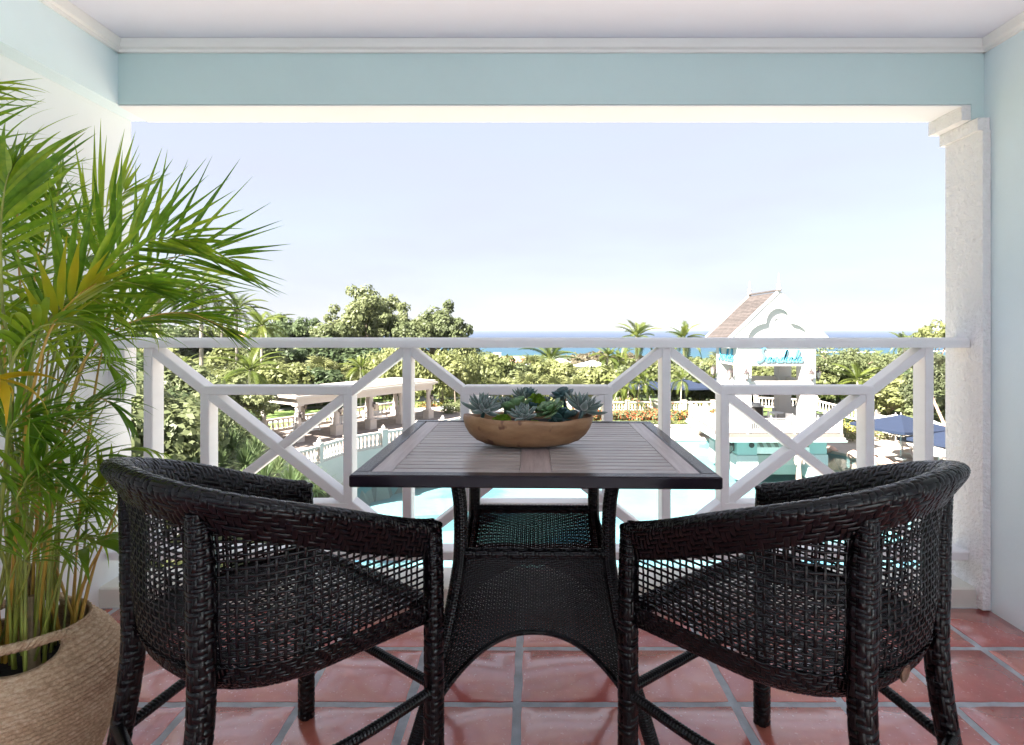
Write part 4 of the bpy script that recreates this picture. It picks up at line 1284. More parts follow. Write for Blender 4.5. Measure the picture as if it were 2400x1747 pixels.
# curved stepped ledge on the shallow left side of the pool
lg = [(-8.9, 33.2), (-6.8, 34.6), (-4.2, 34.9), (-2.6, 33.6), (-3.4, 32.2), (-6.2, 31.6), (-8.6, 31.8)]
lgs = smooth_poly(lg, 40)
struct('pool_ledge', MB().prism([(x, y) for x, y in lgs][::(1)], -9.44, ZW - 0.25), M['pool_floor'])
# sea with a reef line
def sea_mat():
    m, t, N, L, B = nt('open_sea')
    co = coords(N, L, 1.0)
    sp = N.new('ShaderNodeSeparateXYZ'); L.new(co, sp.inputs[0])
    mr = N.new('ShaderNodeMapRange'); mr.inputs['From Min'].default_value = 640; mr.inputs['From Max'].default_value = 2600
    L.new(sp.outputs['Y'], mr.inputs['Value'])
    nz = noise(N, L, coords(N, L, 1.0, vec=(0.4, 1.6, 1)), 0.006, 4)
    ad = N.new('ShaderNodeMath'); ad.operation = 'MULTIPLY_ADD'; L.new(nz, ad.inputs[0]); ad.inputs[1].default_value = 0.25; L.new(mr.outputs[0], ad.inputs[2])
    L.new(ramp(N, L, ad.outputs[0], [(0.14, (0.010, 0.062, 0.092)), (0.30, (0.009, 0.042, 0.085)), (0.9, (0.008, 0.030, 0.078))]), B.inputs['Base Color'])
    B.inputs['Roughness'].default_value = 0.38
    B.inputs['Specular IOR Level'].default_value = 0.25
    n2 = noise(N, L, coords(N, L, 1.0, vec=(0.5, 1, 1)), 0.12, 5, 0.7)
    bump(N, L, n2, 0.6, 1.2, B)
    return m
M['sea'] = sea_mat()
sx = np.array([-30000, -9000, -3000, -1200, 0, 1200, 3000, 9000, 30000.]); sy = np.array([560, 900, 1500, 3000, 6000, 12000, 30000.])
SX, SY = np.meshgrid(sx, sy, indexing='ij')
i_ = np.arange(8)[:, None]*7 + np.arange(6)[None, :]
tag(link('sea', mesh_np('sea', np.stack([SX, SY, SX*0 + SEA], -1).reshape(-1, 3), np.stack([i_, i_+7, i_+8, i_+1], -1).reshape(-1, 4), M['sea'])), kind='structure')
surf = MB()
M['foam'] = plain('white_surf', (0.75, 0.78, 0.78), 0.8, 0.15, 0.05)
rr = random.Random(4)
for (x0, x1, y0, zt_) in ((345, 425, 735, 0.6), (360, 405, 722, 0.5), (470, 640, 760, 0.6), (-620, -420, 760, 0.6)):
    up = []; lo = []
    for k in range(25):
        f = k/24; x = x0 + (x1-x0)*f; w_ = math.sin(math.pi*f)*7 + 0.5
        y = y0 + 5*math.sin(f*9) + rr.uniform(-1.5, 1.5)
        up.append((x, y + w_)); lo.append((x, y - w_*0.6))
    poly = lo + up[::-1]
    surf.prism(poly, SEA + 0.01, SEA + zt_)
struct('surf_on_reef', surf, M['foam'])

# ------------------------------------------------------------------ masonry
M['stone'] = plain('cream_cast_stone', (0.56, 0.51, 0.46), 0.7, 0.06, 1.2, 0.2, 20, 0.004)
M['tower'] = plain('bright_white_render', (0.44, 0.43, 0.415), 0.7, 0.03, 1.0, 0.1, 20, 0.003)
M['aqua'] = plain('pale_aqua_render', (0.33, 0.45, 0.42), 0.7, 0.04, 1.0, 0.1, 20, 0.003)
M['dark'] = plain('dark_recess', (0.05, 0.045, 0.04), 0.8, 0.3, 3)
M['iron'] = plain('dark_bronze_lantern_iron', (0.06, 0.045, 0.045), 0.5, 0.2, 8)
def glass_pane():
    m, t, N, L, B = nt('milky_lantern_glass')
    B.inputs['Base Color'].default_value = (0.50, 0.46, 0.40, 1); B.inputs['Roughness'].default_value = 0.15
    B.inputs['Alpha'].default_value = 0.8
    return m
M['lglass'] = glass_pane()
def bal_mesh(h, r):
    pr = [(0.8, 0), (0.8, .06), (0.5, .08), (0.62, .14), (1.0, .30), (0.92, .40), (0.55, .58), (0.42, .72), (0.62, .80), (0.5, .84), (0.8, .92), (0.8, 1)]
    return MB().lathe([(a*r, b_*h) for a, b_ in pr], 10).mesh('baluster', M['stone'], True)
def balustrade(name, label, path, h=0.92, pitch=0.30, post_every=8, wall_to=None, r=0.085, posts=True, post_w=0.36, mat=None, finial=True, group=None):
    """path: list of (x, y, z) along its foot"""
    mat = mat or M['stone']
    t = thing(name, label, 'balustrade', path[0], 0, group)
    P = np.array(path, float); d = np.r_[0, np.cumsum(np.linalg.norm(np.diff(P, axis=0), axis=1))]
    at_ = lambda s_: np.array([np.interp(s_, d, P[:, k]) for k in range(3)])
    o = P[0]
    def strip(w_, z0, z1, nm):
        mb = MB(); n = len(P)
        T = np.gradient(P, axis=0); T[:, 2] = 0; T /= np.linalg.norm(T, axis=1, keepdims=True)
        Nn = np.stack([-T[:, 1], T[:, 0], 0*T[:, 0]], -1)
        rows = []
        for i in range(n):
            for a, z in ((-1, z0), (-1, z1), (1, z1), (1, z0)):
                q = P[i] + Nn[i]*a*w_/2 - o; rows.append((q[0], q[1], q[2] + z))
        fs = [(i*4+k, (i+1)*4+k, (i+1)*4+(k+1) % 4, i*4+(k+1) % 4) for i in range(n-1) for k in range(4)] + [(0, 1, 2, 3), (4*n-1, 4*n-2, 4*n-3, 4*n-4)]
        mb.add(rows, fs); return mb.build(nm, mat, t)
    strip(0.24, 0.0, 0.12, 'plinth'); strip(0.26, h - 0.13, h, 'hand_rail')
    if wall_to is not None: strip(0.42, wall_to, -0.001, 'retaining_wall')
    bm_ = bal_mesh(h - 0.25, r)
    n = int(d[-1] / pitch)
    pm = MB().box(-post_w/2, post_w/2, -post_w/2, post_w/2, (wall_to or 0) * (1 if wall_to else 1), h + 0.06)
    pm.box(-post_w*.62, post_w*.62, -post_w*.62, post_w*.62, h + 0.06, h + 0.14)
    if finial: pm.lathe([(0.02, 0), (0.12, 0.02), (0.14, 0.10), (0.08, 0.2), (0.02, 0.28)], 10, (0, 0, h + 0.14))
    pmesh = pm.mesh('pier', mat)
    for k in range(n + 1):
        s_ = (k + 0.0) * pitch; q = at_(s_) - o
        a0 = at_(min(d[-1], s_ + 0.1)) - at_(max(0, s_ - 0.1)); ang = math.atan2(a0[1], a0[0])
        if posts and k % post_every == 0:
            link('pier', pmesh, t, q, (0, 0, ang))
        else:
            link('baluster', bm_, t, (q[0], q[1], q[2] + 0.12))
    return t
rim = spline([(-12.9, 31.2, ZP), (-12.1, 32.6, ZP), (-11.3, 35.2, ZP), (-10.3, 37.0, ZP), (-8.9, 38.5, ZP), (-7.0, 40.8, ZP), (-4.6, 45.0, ZP), (-1.0, 50.2, ZP)], 40)
balustrade('stone_balustrade', 'curved cream stone balustrade on its retaining wall in front of the pergola', [tuple(p) for p in rim], 0.95, 0.29, 9, wall_to=ZD - ZP, r=0.09)
balustrade('stone_balustrade', 'long straight cream balustrade behind the flower bed across the pool', [(1.0, 60.2, ZU), (8, 60.2, ZU), (18.3, 60.2, ZU)], 0.90, 0.26, 11, r=0.085, finial=False)
balustrade('stone_balustrade', 'balustrade section right of the tower, dropping towards the sun terrace', [(21.8, 58.5, ZU + 0.6), (26.5, 56.5, ZU + 0.6), (31, 50.0, ZU - 0.4)], 0.95, 0.30, 9, r=0.09)
balustrade('stone_balustrade', 'far cream balustrade beyond the lawn, right of the pergola', [(-15, 66.5, ZP + 1.6), (-9.5, 66.8, ZP + 1.6), (-5.5, 66.6, ZP + 1.6)], 0.95, 0.36, 9, r=0.10, finial=False)
balustrade('stone_balustrade', 'low balustrade along the back of the pergola terrace', [(-19.6, 42.2, ZP), (-15.8, 48.0, ZP), (-12.2, 53.6, ZP)], 0.9, 0.42, 9, r=0.11, finial=False)
# low wall behind the far pool deck, planted steps
lw = thing('retaining_wall', 'low cream retaining wall behind the far pool edge under the flower bed', 'wall', (8, 52.9, ZD))
MB().box(1.0, 20.5, 52.6, 53.0, ZD - 0.1, ZD + 0.86).build('wall_body', M['stone'], lw, world=True)
MB().box(0.9, 20.6, 52.5, 53.1, ZD + 0.862, ZD + 0.93).build('wall_cap', M['stone'], lw, world=True)
# paths on the lawn
M['path'] = plain('grey_garden_path', (0.42, 0.43, 0.45), 0.8, 0.08, 1.0, 0.2, 20, 0.004)
def path_sheet(pts, w_, z):
    mb = MB(); P = spline(pts, 24)
    T = np.gradient(P, axis=0); T /= np.linalg.norm(T, axis=1, keepdims=True)
    vs = []
    for p, t in zip(P, T):
        vs += [(p[0]-t[1]*w_/2, p[1]+t[0]*w_/2, z), (p[0]+t[1]*w_/2, p[1]-t[0]*w_/2, z)]
    mb.add(vs, [(2*i, 2*i+2, 2*i+3, 2*i+1) for i in range(23)])
    struct('garden_path', mb, M['path'])
path_sheet([(-30, 46), (-22, 47.5), (-15, 53), (-6, 57.5), (0, 60)], 1.7, ZP + 0.012)
path_sheet([(-12, 66), (-9, 58), (-10.6, 54.2)], 1.4, ZP + 0.020)
path_sheet([(-34, 52), (-22, 56), (-10, 63.5), (-4, 66)], 1.6, ZP + 0.016)

# ------------------------------------------------------------------ lanterns
def lantern_parts(s_=1.0):
    t = thing('wall_lantern', '', 'lantern', (0, 0, 0))
    m_ = MB()
    m_.tube([(0, 0.16, 0.10), (0, 0.10, 0.30), (0, 0.0, 0.34), (0, 0, 0.24)], 0.018, 6)
    m_.box(-0.05, 0.05, 0.16, 0.19, -0.14, 0.24)
    m_.tube([(0, 0.16, -0.10), (0, 0.06, -0.24), (0, 0, -0.24)], 0.014, 6)
    m_.build('bracket', M['iron'], t)
    MB().lathe([(0.16, 0.10), (0.15, 0.13), (0.07, 0.21), (0.03, 0.23), (0.03, 0.26)], 6).build('cap', M['iron'], t)
    MB().lathe([(0.07, -0.20), (0.128, 0.10)], 6).build('glass', M['lglass'], t)
    c = MB()
    for k in range(6):
        a = k*math.pi/3
        c.tube([(0.072*math.cos(a), 0.072*math.sin(a), -0.20), (0.133*math.cos(a), 0.133*math.sin(a), 0.10)], 0.010, 4)
    c.lathe([(0.02, -0.30), (0.05, -0.23), (0.085, -0.20), (0.08, -0.185)], 6)
    c.build('cage', M['iron'], t)
    return t
LAN = [None]
def lantern(label, loc, rz, s_=1.0, group='black wall lanterns'):
    if LAN[0] is None:
        LAN[0] = lantern_parts(); t = LAN[0]
        t['label'] = label; t.location = loc; t.rotation_euler = (0, 0, rz); t.scale = (s_,)*3; t['group'] = group
        return t
    return copy_tree(LAN[0], label, loc, rz, s_, group)

# ------------------------------------------------------------------ pergola
pa, pb = np.array([-15.3, 39.5]), np.array([-8.4, 50.0])
e1 = (pb - pa) / np.linalg.norm(pb - pa); e2 = np.array([-e1[1], e1[0]]); PLEN = float(np.linalg.norm(pb - pa)); PW = 4.0
PG = thing('garden_pergola', 'long cream stone pergola with columns beyond the left half of the railing', 'pergola', (pa[0], pa[1], ZP), math.atan2(e1[1], e1[0]))
# local x along the long side, y away from the pool, z up
H0 = 2.42
def pbox(x0, x1, y0, y1, z0, z1, nm): MB().box(x0, x1, y0, y1, z0, z1).build(nm, M['stone'], PG)
pbox(-0.15, PLEN + 0.15, -0.15, 0.30, H0, H0 + 0.36, 'lintel'); pbox(-0.15, PLEN + 0.15, PW - 0.30, PW + 0.15, H0, H0 + 0.36, 'lintel')
pbox(-0.15, 0.30, 0.301, PW - 0.301, H0, H0 + 0.358, 'lintel'); pbox(PLEN - 0.30, PLEN + 0.15, 0.301, PW - 0.301, H0, H0 + 0.358, 'lintel')
pbox(-0.30, PLEN + 0.30, -0.30, PW + 0.30, H0 + 0.361, H0 + 0.47, 'cornice'); pbox(-0.48, PLEN + 0.48, -0.48, PW + 0.48, H0 + 0.472, H0 + 0.62, 'cornice')
pbox(-0.34, PLEN + 0.34, -0.34, PW + 0.34, H0 + 0.622, H0 + 0.76, 'roof_slab')
def column_mesh(h):
    m_ = MB()
    m_.box(-0.30, 0.30, -0.30, 0.30, 0, 0.62); m_.box(-0.34, 0.34, -0.34, 0.34, 0.621, 0.70)
    m_.lathe([(0.27, 0.70), (0.28, 0.76), (0.235, 0.80), (0.25, 0.84), (0.21, 0.88), (0.20, 1.3), (0.175, h - 0.28), (0.20, h - 0.26), (0.20, h - 0.22), (0.175, h - 0.20), (0.185, h - 0.14), (0.26, h - 0.07)], 16)
    m_.box(-0.27, 0.27, -0.27, 0.27, h - 0.07, h - 0.001)
    return m_.mesh('column', M['stone'], True)
cmesh = column_mesh(H0)
ncol = 5
cols = []
for k in range(ncol):
    for y_ in (0.08, PW - 0.08):
        x_ = 0.08 + (PLEN - 0.16) * k / (ncol - 1)
        link('column', cmesh, PG, (x_, y_, 0)); cols.append((x_, y_))
def pw(x, y, z): # pergola local to world
    return (pa[0] + e1[0]*x + e2[0]*y, pa[1] + e1[1]*x + e2[1]*y, ZP + z)
ra = math.atan2(e1[1], e1[0])
side_words = ['first', 'second', 'middle', 'fourth', 'last']
for k in range(ncol):
    x_, y_ = cols[2*k]
    lantern('black lantern on the pool side of the %s pergola column from the left' % side_words[k], pw(x_ + 0.0, y_ - 0.42, 1.75), ra, 0.95)
    x_, y_ = cols[2*k+1]
    lantern('black lantern on the %s column of the back row of the pergola' % side_words[k], pw(x_, y_ - 0.42, 1.75), ra, 0.95)
# swing benches hang under the pergola
M['bench'] = plain('white_painted_bench', (0.78, 0.79, 0.80), 0.5, 0.03, 3)
def bench(label, loc, rz, first=[None]):
    if first[0] is None:
        t = thing('swing_bench', label, 'bench', loc, rz, 'white swing benches under the pergola'); first[0] = t
        for k in range(5): MB().box(-0.85, 0.85, -0.28 + k*0.115, -0.20 + k*0.115, 0.40, 0.43).build('seat_slat', M['bench'], t)
        for k in range(13):
            x_ = -0.80 + k*0.133
            MB().box(x_ - 0.035, x_ + 0.035, 0.285, 0.31, 0.44, 0.92).build('back_slat', M['bench'], t)
        MB().box(-0.88, 0.88, 0.27, 0.33, 0.922, 0.99).build('back_rail', M['bench'], t)
        MB().box(-0.88, 0.88, 0.27, 0.33, 0.34, 0.399).build('back_rail', M['bench'], t)
        for s_ in (-1, 1):
            MB().box(s_*0.88 - 0.035, s_*0.88 + 0.035, -0.30, 0.36, 0.62, 0.66).build('armrest', M['bench'], t)
            MB().box(s_*0.88 - 0.03, s_*0.88 + 0.03, -0.29, -0.23, 0.34, 0.619).build('arm_post', M['bench'], t)
            MB().tube([(s_*0.88, -0.26, 0.66), (s_*0.88, 0.0, H0 - 0.02)], 0.012, 5).build('chain', M['iron'], t)
            MB().tube([(s_*0.88, 0.30, 0.66), (s_*0.88, 0.05, H0 - 0.02)], 0.012, 5).build('chain', M['iron'], t)
        return t
    return copy_tree(first[0], label, loc, rz)
for k, w_ in enumerate(('nearest white slatted swing bench, at the left end of the pergola', 'middle white slatted swing bench under the pergola', 'white slatted swing bench just left of the table edge under the pergola')):
    bench(w_, pw(PLEN*(0.125 + 0.25*k) + 0.1, 1.35, -0.02), ra - 0.0)
# ------------------------------------------------------------------ tower in the pool
TX0, TX1, TY0, TY1 = 14.39, 19.83, 42.0, 46.9
TW_ = thing('bell_tower', 'white open tower with gabled shingle roof and blue script sign standing in the pool', 'tower', ((TX0+TX1)/2, (TY0+TY1)/2, ZW))
def tb(nm, mat, *bx, **kw):
    m_ = MB()
    for b_ in bx: m_.box(*b_)
    return m_.build(nm, M[mat], TW_, world=True, **kw)
DK = -5.78
PWd = 0.95
# corner piers
for (x0, x1) in ((TX0, TX0 + PWd), (TX1 - PWd, TX1)):
    for (y0, y1) in ((TY0, TY0 + PWd), (TY1 - PWd, TY1)):
        tb('pier', 'tower', (x0, x1, y0, y1, DK, -1.37))
# sign band and frieze
zb0, zb1 = -1.37, 0.10
tb('wall_band', 'tower', (TX0, TX1, TY0, TY0 + 0.35, zb0, zb1)); tb('wall_band', 'tower', (TX0, TX1, TY1 - 0.35, TY1, zb0, zb1))
tb('wall_band', 'tower', (TX0, TX0 + 0.35, TY0 + 0.351, TY1 - 0.351, zb0, zb1)); tb('wall_band', 'tower', (TX1 - 0.35, TX1, TY0 + 0.351, TY1 - 0.351, zb0, zb1))
# lower tie beams between the piers
zs0, zs1 = -3.05, -2.44
for (x0, x1, y0, y1) in ((TX0 + PWd + .001, TX1 - PWd - .001, TY0 + 0.05, TY0 + 0.40), (TX0 + PWd + .001, TX1 - PWd - .001, TY1 - 0.40, TY1 - 0.05),
                         (TX0 + 0.05, TX0 + 0.40, TY0 + PWd + .001, TY1 - PWd - .001), (TX1 - 0.40, TX1 - 0.05, TY0 + PWd + .001, TY1 - PWd - .001)):
    tb('tie_beam', 'tower', (x0, x1, y0, y1, zs0, zs1))
# gable roof, ridge runs away from the camera
XR0, XR1, YR_0, YR_1, ZE, ZR_ = 13.75, 20.55, 41.66, 47.3, 0.52, 3.86
XM = (XR0 + XR1) / 2
def gable_front(y0, y1, nm):
    """gable wall with a recessed trefoil"""
    out = [(XR0 + 0.35, 0.101), (XR1 - 0.35, 0.101), (XR1 - 0.35, ZE + 0.25), (XM, ZR_ - 0.12), (XR0 + 0.35, ZE + 0.25)]
    tre = []
    cx_ = XM
    # trefoil outline from the lower right, anticlockwise
    for a in np.linspace(0, 84, 10): tre.append((cx_ + 0.75 + 1.38*math.cos(R(a)) , 0.40 + 1.20*math.sin(R(a))))
    for a in np.linspace(2, 178, 16): tre.append((cx_ + 0.84*math.cos(R(a)), 1.68 + 0.95*math.sin(R(a))))
    for a in np.linspace(96, 180, 10): tre.append((cx_ - 0.75 + 1.38*math.cos(R(a)), 0.40 + 1.20*math.sin(R(a))))
    tre = [(min(max(x, cx_ - 2.15), cx_ + 2.15), max(z, 0.24)) for x, z in tre]
    tre = [(cx_ + 2.15, 0.24)] + tre + [(cx_ - 2.15, 0.24)]
    # triangulate the wall with hole
    from mathutils.geometry import delaunay_2d_cdt
    pts = [Vector(p) for p in out] + [Vector(p) for p in tre]
    no = len(out); nt_ = len(tre)
    edges = [(i, (i+1) % no) for i in range(no)] + [(no+i, no+(i+1) % nt_) for i in range(nt_)]
    r = delaunay_2d_cdt(pts, edges, [], 0, 1e-5)
    vs = r[0]; tris = [f for f in r[2]]
    keep = []
    O = [tuple(p) for p in out]; Tt = [tuple(p) for p in tre]
    for f in tris:
        c = sum((vs[i] for i in f), Vector((0, 0))) / len(f)
        if bool(inside(O, np.array(c.x), np.array(c.y))) and not bool(inside(Tt, np.array(c.x), np.array(c.y))): keep.append(f)
    m_ = MB(); n = len(vs)
    m_.add([(v.x, y0, v.y) for v in vs] + [(v.x, y1, v.y) for v in vs], keep + [tuple(i+n for i in f[::-1]) for f in keep])
    m_.add([(x, y0, z) for x, z in tre] + [(x, y1, z) for x, z in tre], [(i, (i+1) % nt_, (i+1) % nt_+nt_, i+nt_) for i in range(nt_)])
    return m_.build(nm, M['tower'], TW_, world=True)
gable_front(41.80, 42.04, 'gable_wall')
MB().prism([(XR0 + 0.4, 0.11), (XR1 - 0.4, 0.11), (XR1 - 0.4, ZE + 0.2), (XM, ZR_ - 0.2), (XR0 + 0.4, ZE + 0.2)], 42.041, 42.40, 'y').build('gable_recess', M['tower'], TW_, world=True)
# small arched niche inside the recess
nic = MB(); pts = [(XM - 0.30, 1.05)] + [(XM - 0.02 + 0.28*math.cos(R(a)), 1.75 + 0.28*math.sin(R(a))) for a in np.linspace(180, 0, 9)] + [(XM + 0.26, 1.05)]
q0 = pts; q1 = [(XM - 0.02 + (x - XM + 0.02)*0.74, 1.05 + (z - 1.05)*0.93) for x, z in pts]
n = len(pts)
nic.add([(x, 41.97, z) for x, z in q0] + [(x, 41.97, z) for x, z in q1] + [(x, 42.04, z) for x, z in q0] + [(x, 42.04, z) for x, z in q1],
        [(i, i+1, i+1+n, i+n) for i in range(n-1)] + [(i, i+1, i+1+2*n, i+2*n) for i in range(n-1)] + [(i+n, i+1+n, i+1+3*n, i+3*n) for i in range(n-1)])
nic.build('niche_frame', M['tower'], TW_, world=True)
MB().prism([(XR0 + 0.4, 0.11), (XR1 - 0.4, 0.11), (XR1 - 0.4, ZE + 0.2), (XM, ZR_ - 0.2), (XR0 + 0.4, ZE + 0.2)], 46.8, 47.0, 'y').build('gable_wall', M['tower'], TW_, world=True)
# roof: two slopes of shingle courses
def shingle_mat():
    m, t, N, L, B = nt('weathered_brown_shingle')
    co = coords(N, L, 1.0)
    oi = N.new('ShaderNodeObjectInfo')
    f = noise(N, L, co, 3.5, 4, 0.6)
    a = N.new('ShaderNodeMath'); a.operation = 'MULTIPLY_ADD'; L.new(oi.outputs['Random'], a.inputs[0]); a.inputs[1].default_value = 0.25; L.new(f, a.inputs[2])
    L.new(ramp(N, L, a.outputs[0], [(0.35, (0.040, 0.033, 0.031)), (0.7, (0.070, 0.057, 0.053)), (0.95, (0.105, 0.088, 0.082))]), B.inputs['Base Color'])
    B.inputs['Roughness'].default_value = 0.85
    return m
M['shingle'] = shingle_mat()
rf = MB().prism([(XR0, ZE), (XR0 + 0.12, ZE - 0.10), (XM, ZR_ - 0.24), (XR1 - 0.12, ZE - 0.10), (XR1, ZE), (XM, ZR_ - 0.10)], YR_0 + 0.12, YR_1, 'y').build('roof', M['tower'], TW_, world=True)
slope = math.hypot(XM - XR0, ZR_ - 0.1 - ZE); ncr = 28
for side in (-1, 1):
    for k in range(ncr):
        f0_, f1_ = k / ncr, (k + 1.25) / ncr
        xe = XR0 if side < 0 else XR1
        def pt(f, up):
            f = min(f, 1.0)
            x = xe + (XM - xe) * f; z = ZE + (ZR_ - 0.1 - ZE) * f
            nx = side * (ZR_ - ZE) / slope; nz = abs(XM - xe) / slope
            return (x + nx * up, z + nz * up)
        a = pt(f0_, 0.036); b_ = pt(f1_, 0.010); a0 = pt(f0_, 0.003)
        o_ = [a0, a, b_] if side < 0 else [a0, b_, a]
        ys_ = np.linspace(YR_0 + 0.30, YR_1 - 0.02, 13)
        m_ = MB(); m_.prism(o_, YR_0 + 0.30, YR_1 - 0.02, 'y')
        o = m_.build('shingle', M['shingle'], rf); 
        o.data.transform(Matrix.Translation(-Vector(TW_.location)))
# white barge boards and ridge
def barge(y0, y1):
    t_ = 0.30
    for s_ in (-1, 1):
        xe = XR0 - 0.06 if s_ < 0 else XR1 + 0.06
        a = (xe, ZE - 0.14); b_ = (XM, ZR_ - 0.16); c = (XM, ZR_ + 0.06); d = (xe, ZE + 0.10)
        MB().prism([a, b_, c, d], y0 + (0.004 if s_ > 0 else 0), y1, 'y').build('barge_board', M['tower'], TW_, world=True)
barge(YR_0 + 0.08, YR_0 + 0.29); barge(YR_1 - 0.01, YR_1 + 0.14)
MB().box(XM - 0.12, XM + 0.12, YR_0 - 0.05, YR_1 + 0.1, ZR_ - 0.02, ZR_ + 0.08).build('ridge_cap', M['shingle'], TW_, world=True)
tb('eaves_fascia', 'tower', (XR0 - 0.08, XR0 + 0.10, YR_0 + 0.3, YR_1, ZE - 0.20, ZE - 0.01))
tb('eaves_fascia', 'tower', (XR1 - 0.10, XR1 + 0.08, YR_0 + 0.3, YR_1, ZE - 0.20, ZE - 0.01))
tb('eaves_soffit', 'tower', (XR0 + 0.1, XR1 - 0.1, YR_0 + 0.35, YR_1 - 0.1, 0.0, 0.10)); 
tb('cornice', 'tower', (TX0 - 0.5, TX1 + 0.3, TY0 + 0.36, TY1 + 0.3, -0.14, -0.005))
for y_, h_ in ((YR_0 + 0.1, 1.18), (YR_1 + 0.05, 1.05)):
    MB().lathe([(0.16, 0), (0.17, 0.12), (0.10, 0.2), (0.15, 0.32), (0.13, 0.42), (0.06, 0.5), (0.085, 0.62), (0.05, 0.72), (0.03, 0.95), (0.008, h_)], 10, (XM, y_, ZR_ + 0.04)).build('finial', M['tower'], TW_, True, world=True)
# script sign, letter by letter
M['sign'] = plain('sky_blue_sign_enamel', (0.03, 0.26, 0.42), 0.4, 0.05, 3)
M['sign_face'] = plain('pale_blue_sign_face', (0.12, 0.38, 0.50), 0.4, 0.05, 3)
LET = {
 'S': [[(.52,.93),(.47,1.02),(.36,1.0),(.27,.86),(.27,.72),(.36,.58),(.40,.45),(.33,.26),(.18,.10),(.02,.02),(-.06,.04),(-.02,.10),(.12,.13)]],
 'a': [[(.40,.36),(.30,.42),(.16,.34),(.05,.18),(.06,.06),(.16,.06),(.28,.18),(.40,.38),(.36,.22),(.36,.09),(.44,.06),(.56,.14)]],
 'n': [[(.04,.38),(.03,.22),(.0,.06),(.10,.22),(.22,.38),(.28,.36),(.26,.20),(.26,.08),(.34,.06),(.46,.14)]],
 'd': [[(.40,.36),(.28,.42),(.14,.34),(.04,.18),(.06,.06),(.16,.06),(.30,.22),(.44,.56),(.54,.86),(.52,.88),(.42,.50),(.36,.22),(.36,.09),(.44,.06),(.56,.14)]],
 'l': [[(.0,.14),(.14,.34),(.28,.64),(.32,.84),(.27,.88),(.18,.66),(.10,.34),(.08,.12),(.16,.05),(.28,.12)]],
 's': [[(.0,.12),(.12,.28),(.20,.40),(.21,.30),(.26,.20),(.22,.08),(.10,.05),(.02,.08)]],
}
ADV = {'S': .50, 'a': .50, 'n': .40, 'd': .52, 'l': .26, 's': .3}
def letter(ch, mk, x0, width):
    """mk maps sign coordinates (u, v, depth) to the world"""
    for st in LET[ch]:
        P = spline([(x, y, 0) for x, y in st], 26)
        T = np.gradient(P, axis=0); T /= (np.linalg.norm(T, axis=1, keepdims=True) + 1e-9)
        L0 = []; R0 = []
        for i, (p, t) in enumerate(zip(P, T)):
            # broad brush: thick on the down strokes
            w_ = 0.040 + 0.030 * abs(t[1]); w_ *= min(1, 0.35 + 3.0 * min(i, 25 - i) / 25)
            L0.append((p[0] - t[1]*w_ , p[1] + t[0]*w_)); R0.append((p[0] + t[1]*w_, p[1] - t[0]*w_))
        m_ = MB(); m2 = MB(); n = len(L0)
        fr_ = [mk(x0 + a*1.0, b_, 0.11) for a, b_ in L0] + [mk(x0 + a, b_, 0.11) for a, b_ in R0]
        bk = [mk(x0 + a*1.0, b_, 0.02) for a, b_ in L0] + [mk(x0 + a, b_, 0.02) for a, b_ in R0]
        m2.add(fr_, [(i, i+1, i+1+n, i+n) for i in range(n-1)])
        m_.add(fr_ + bk, [(i, i+1, i+1+2*n, i+2*n) for i in range(n-1)] + [(i+n, i+1+n, i+1+3*n, i+3*n) for i in range(n-1)] + [(0, n, 3*n, 2*n), (n-1, 2*n-1, 4*n-1, 3*n-1)])
        lt = m_.build('sign_letter', M['sign'], TW_, world=True)
        f_ = m2.build('letter_face', M['sign_face'], lt)
        f_.data.transform(Matrix.Translation(-Vector(TW_.location)))
def sign(word, mk):
    x = 0
    for c in word:
        letter(c, mk, x, 1); x += ADV[c]
WORD = ''.join(('S', 'a', 'n', 'd', 'a', 'l', 's'))
wlen = sum(ADV[c] for c in WORD)
s_h = 0.98; s_w = 3.08 / wlen
sign(WORD, lambda u, v, d: (15.80 + u * s_w + 0.0, TY0 - d, -1.13 + v * s_h))
sw2 = 3.3 / wlen
sign(WORD, lambda u, v, d: (TX0 - d, 46.1 - u * sw2, -1.13 + v * s_h))
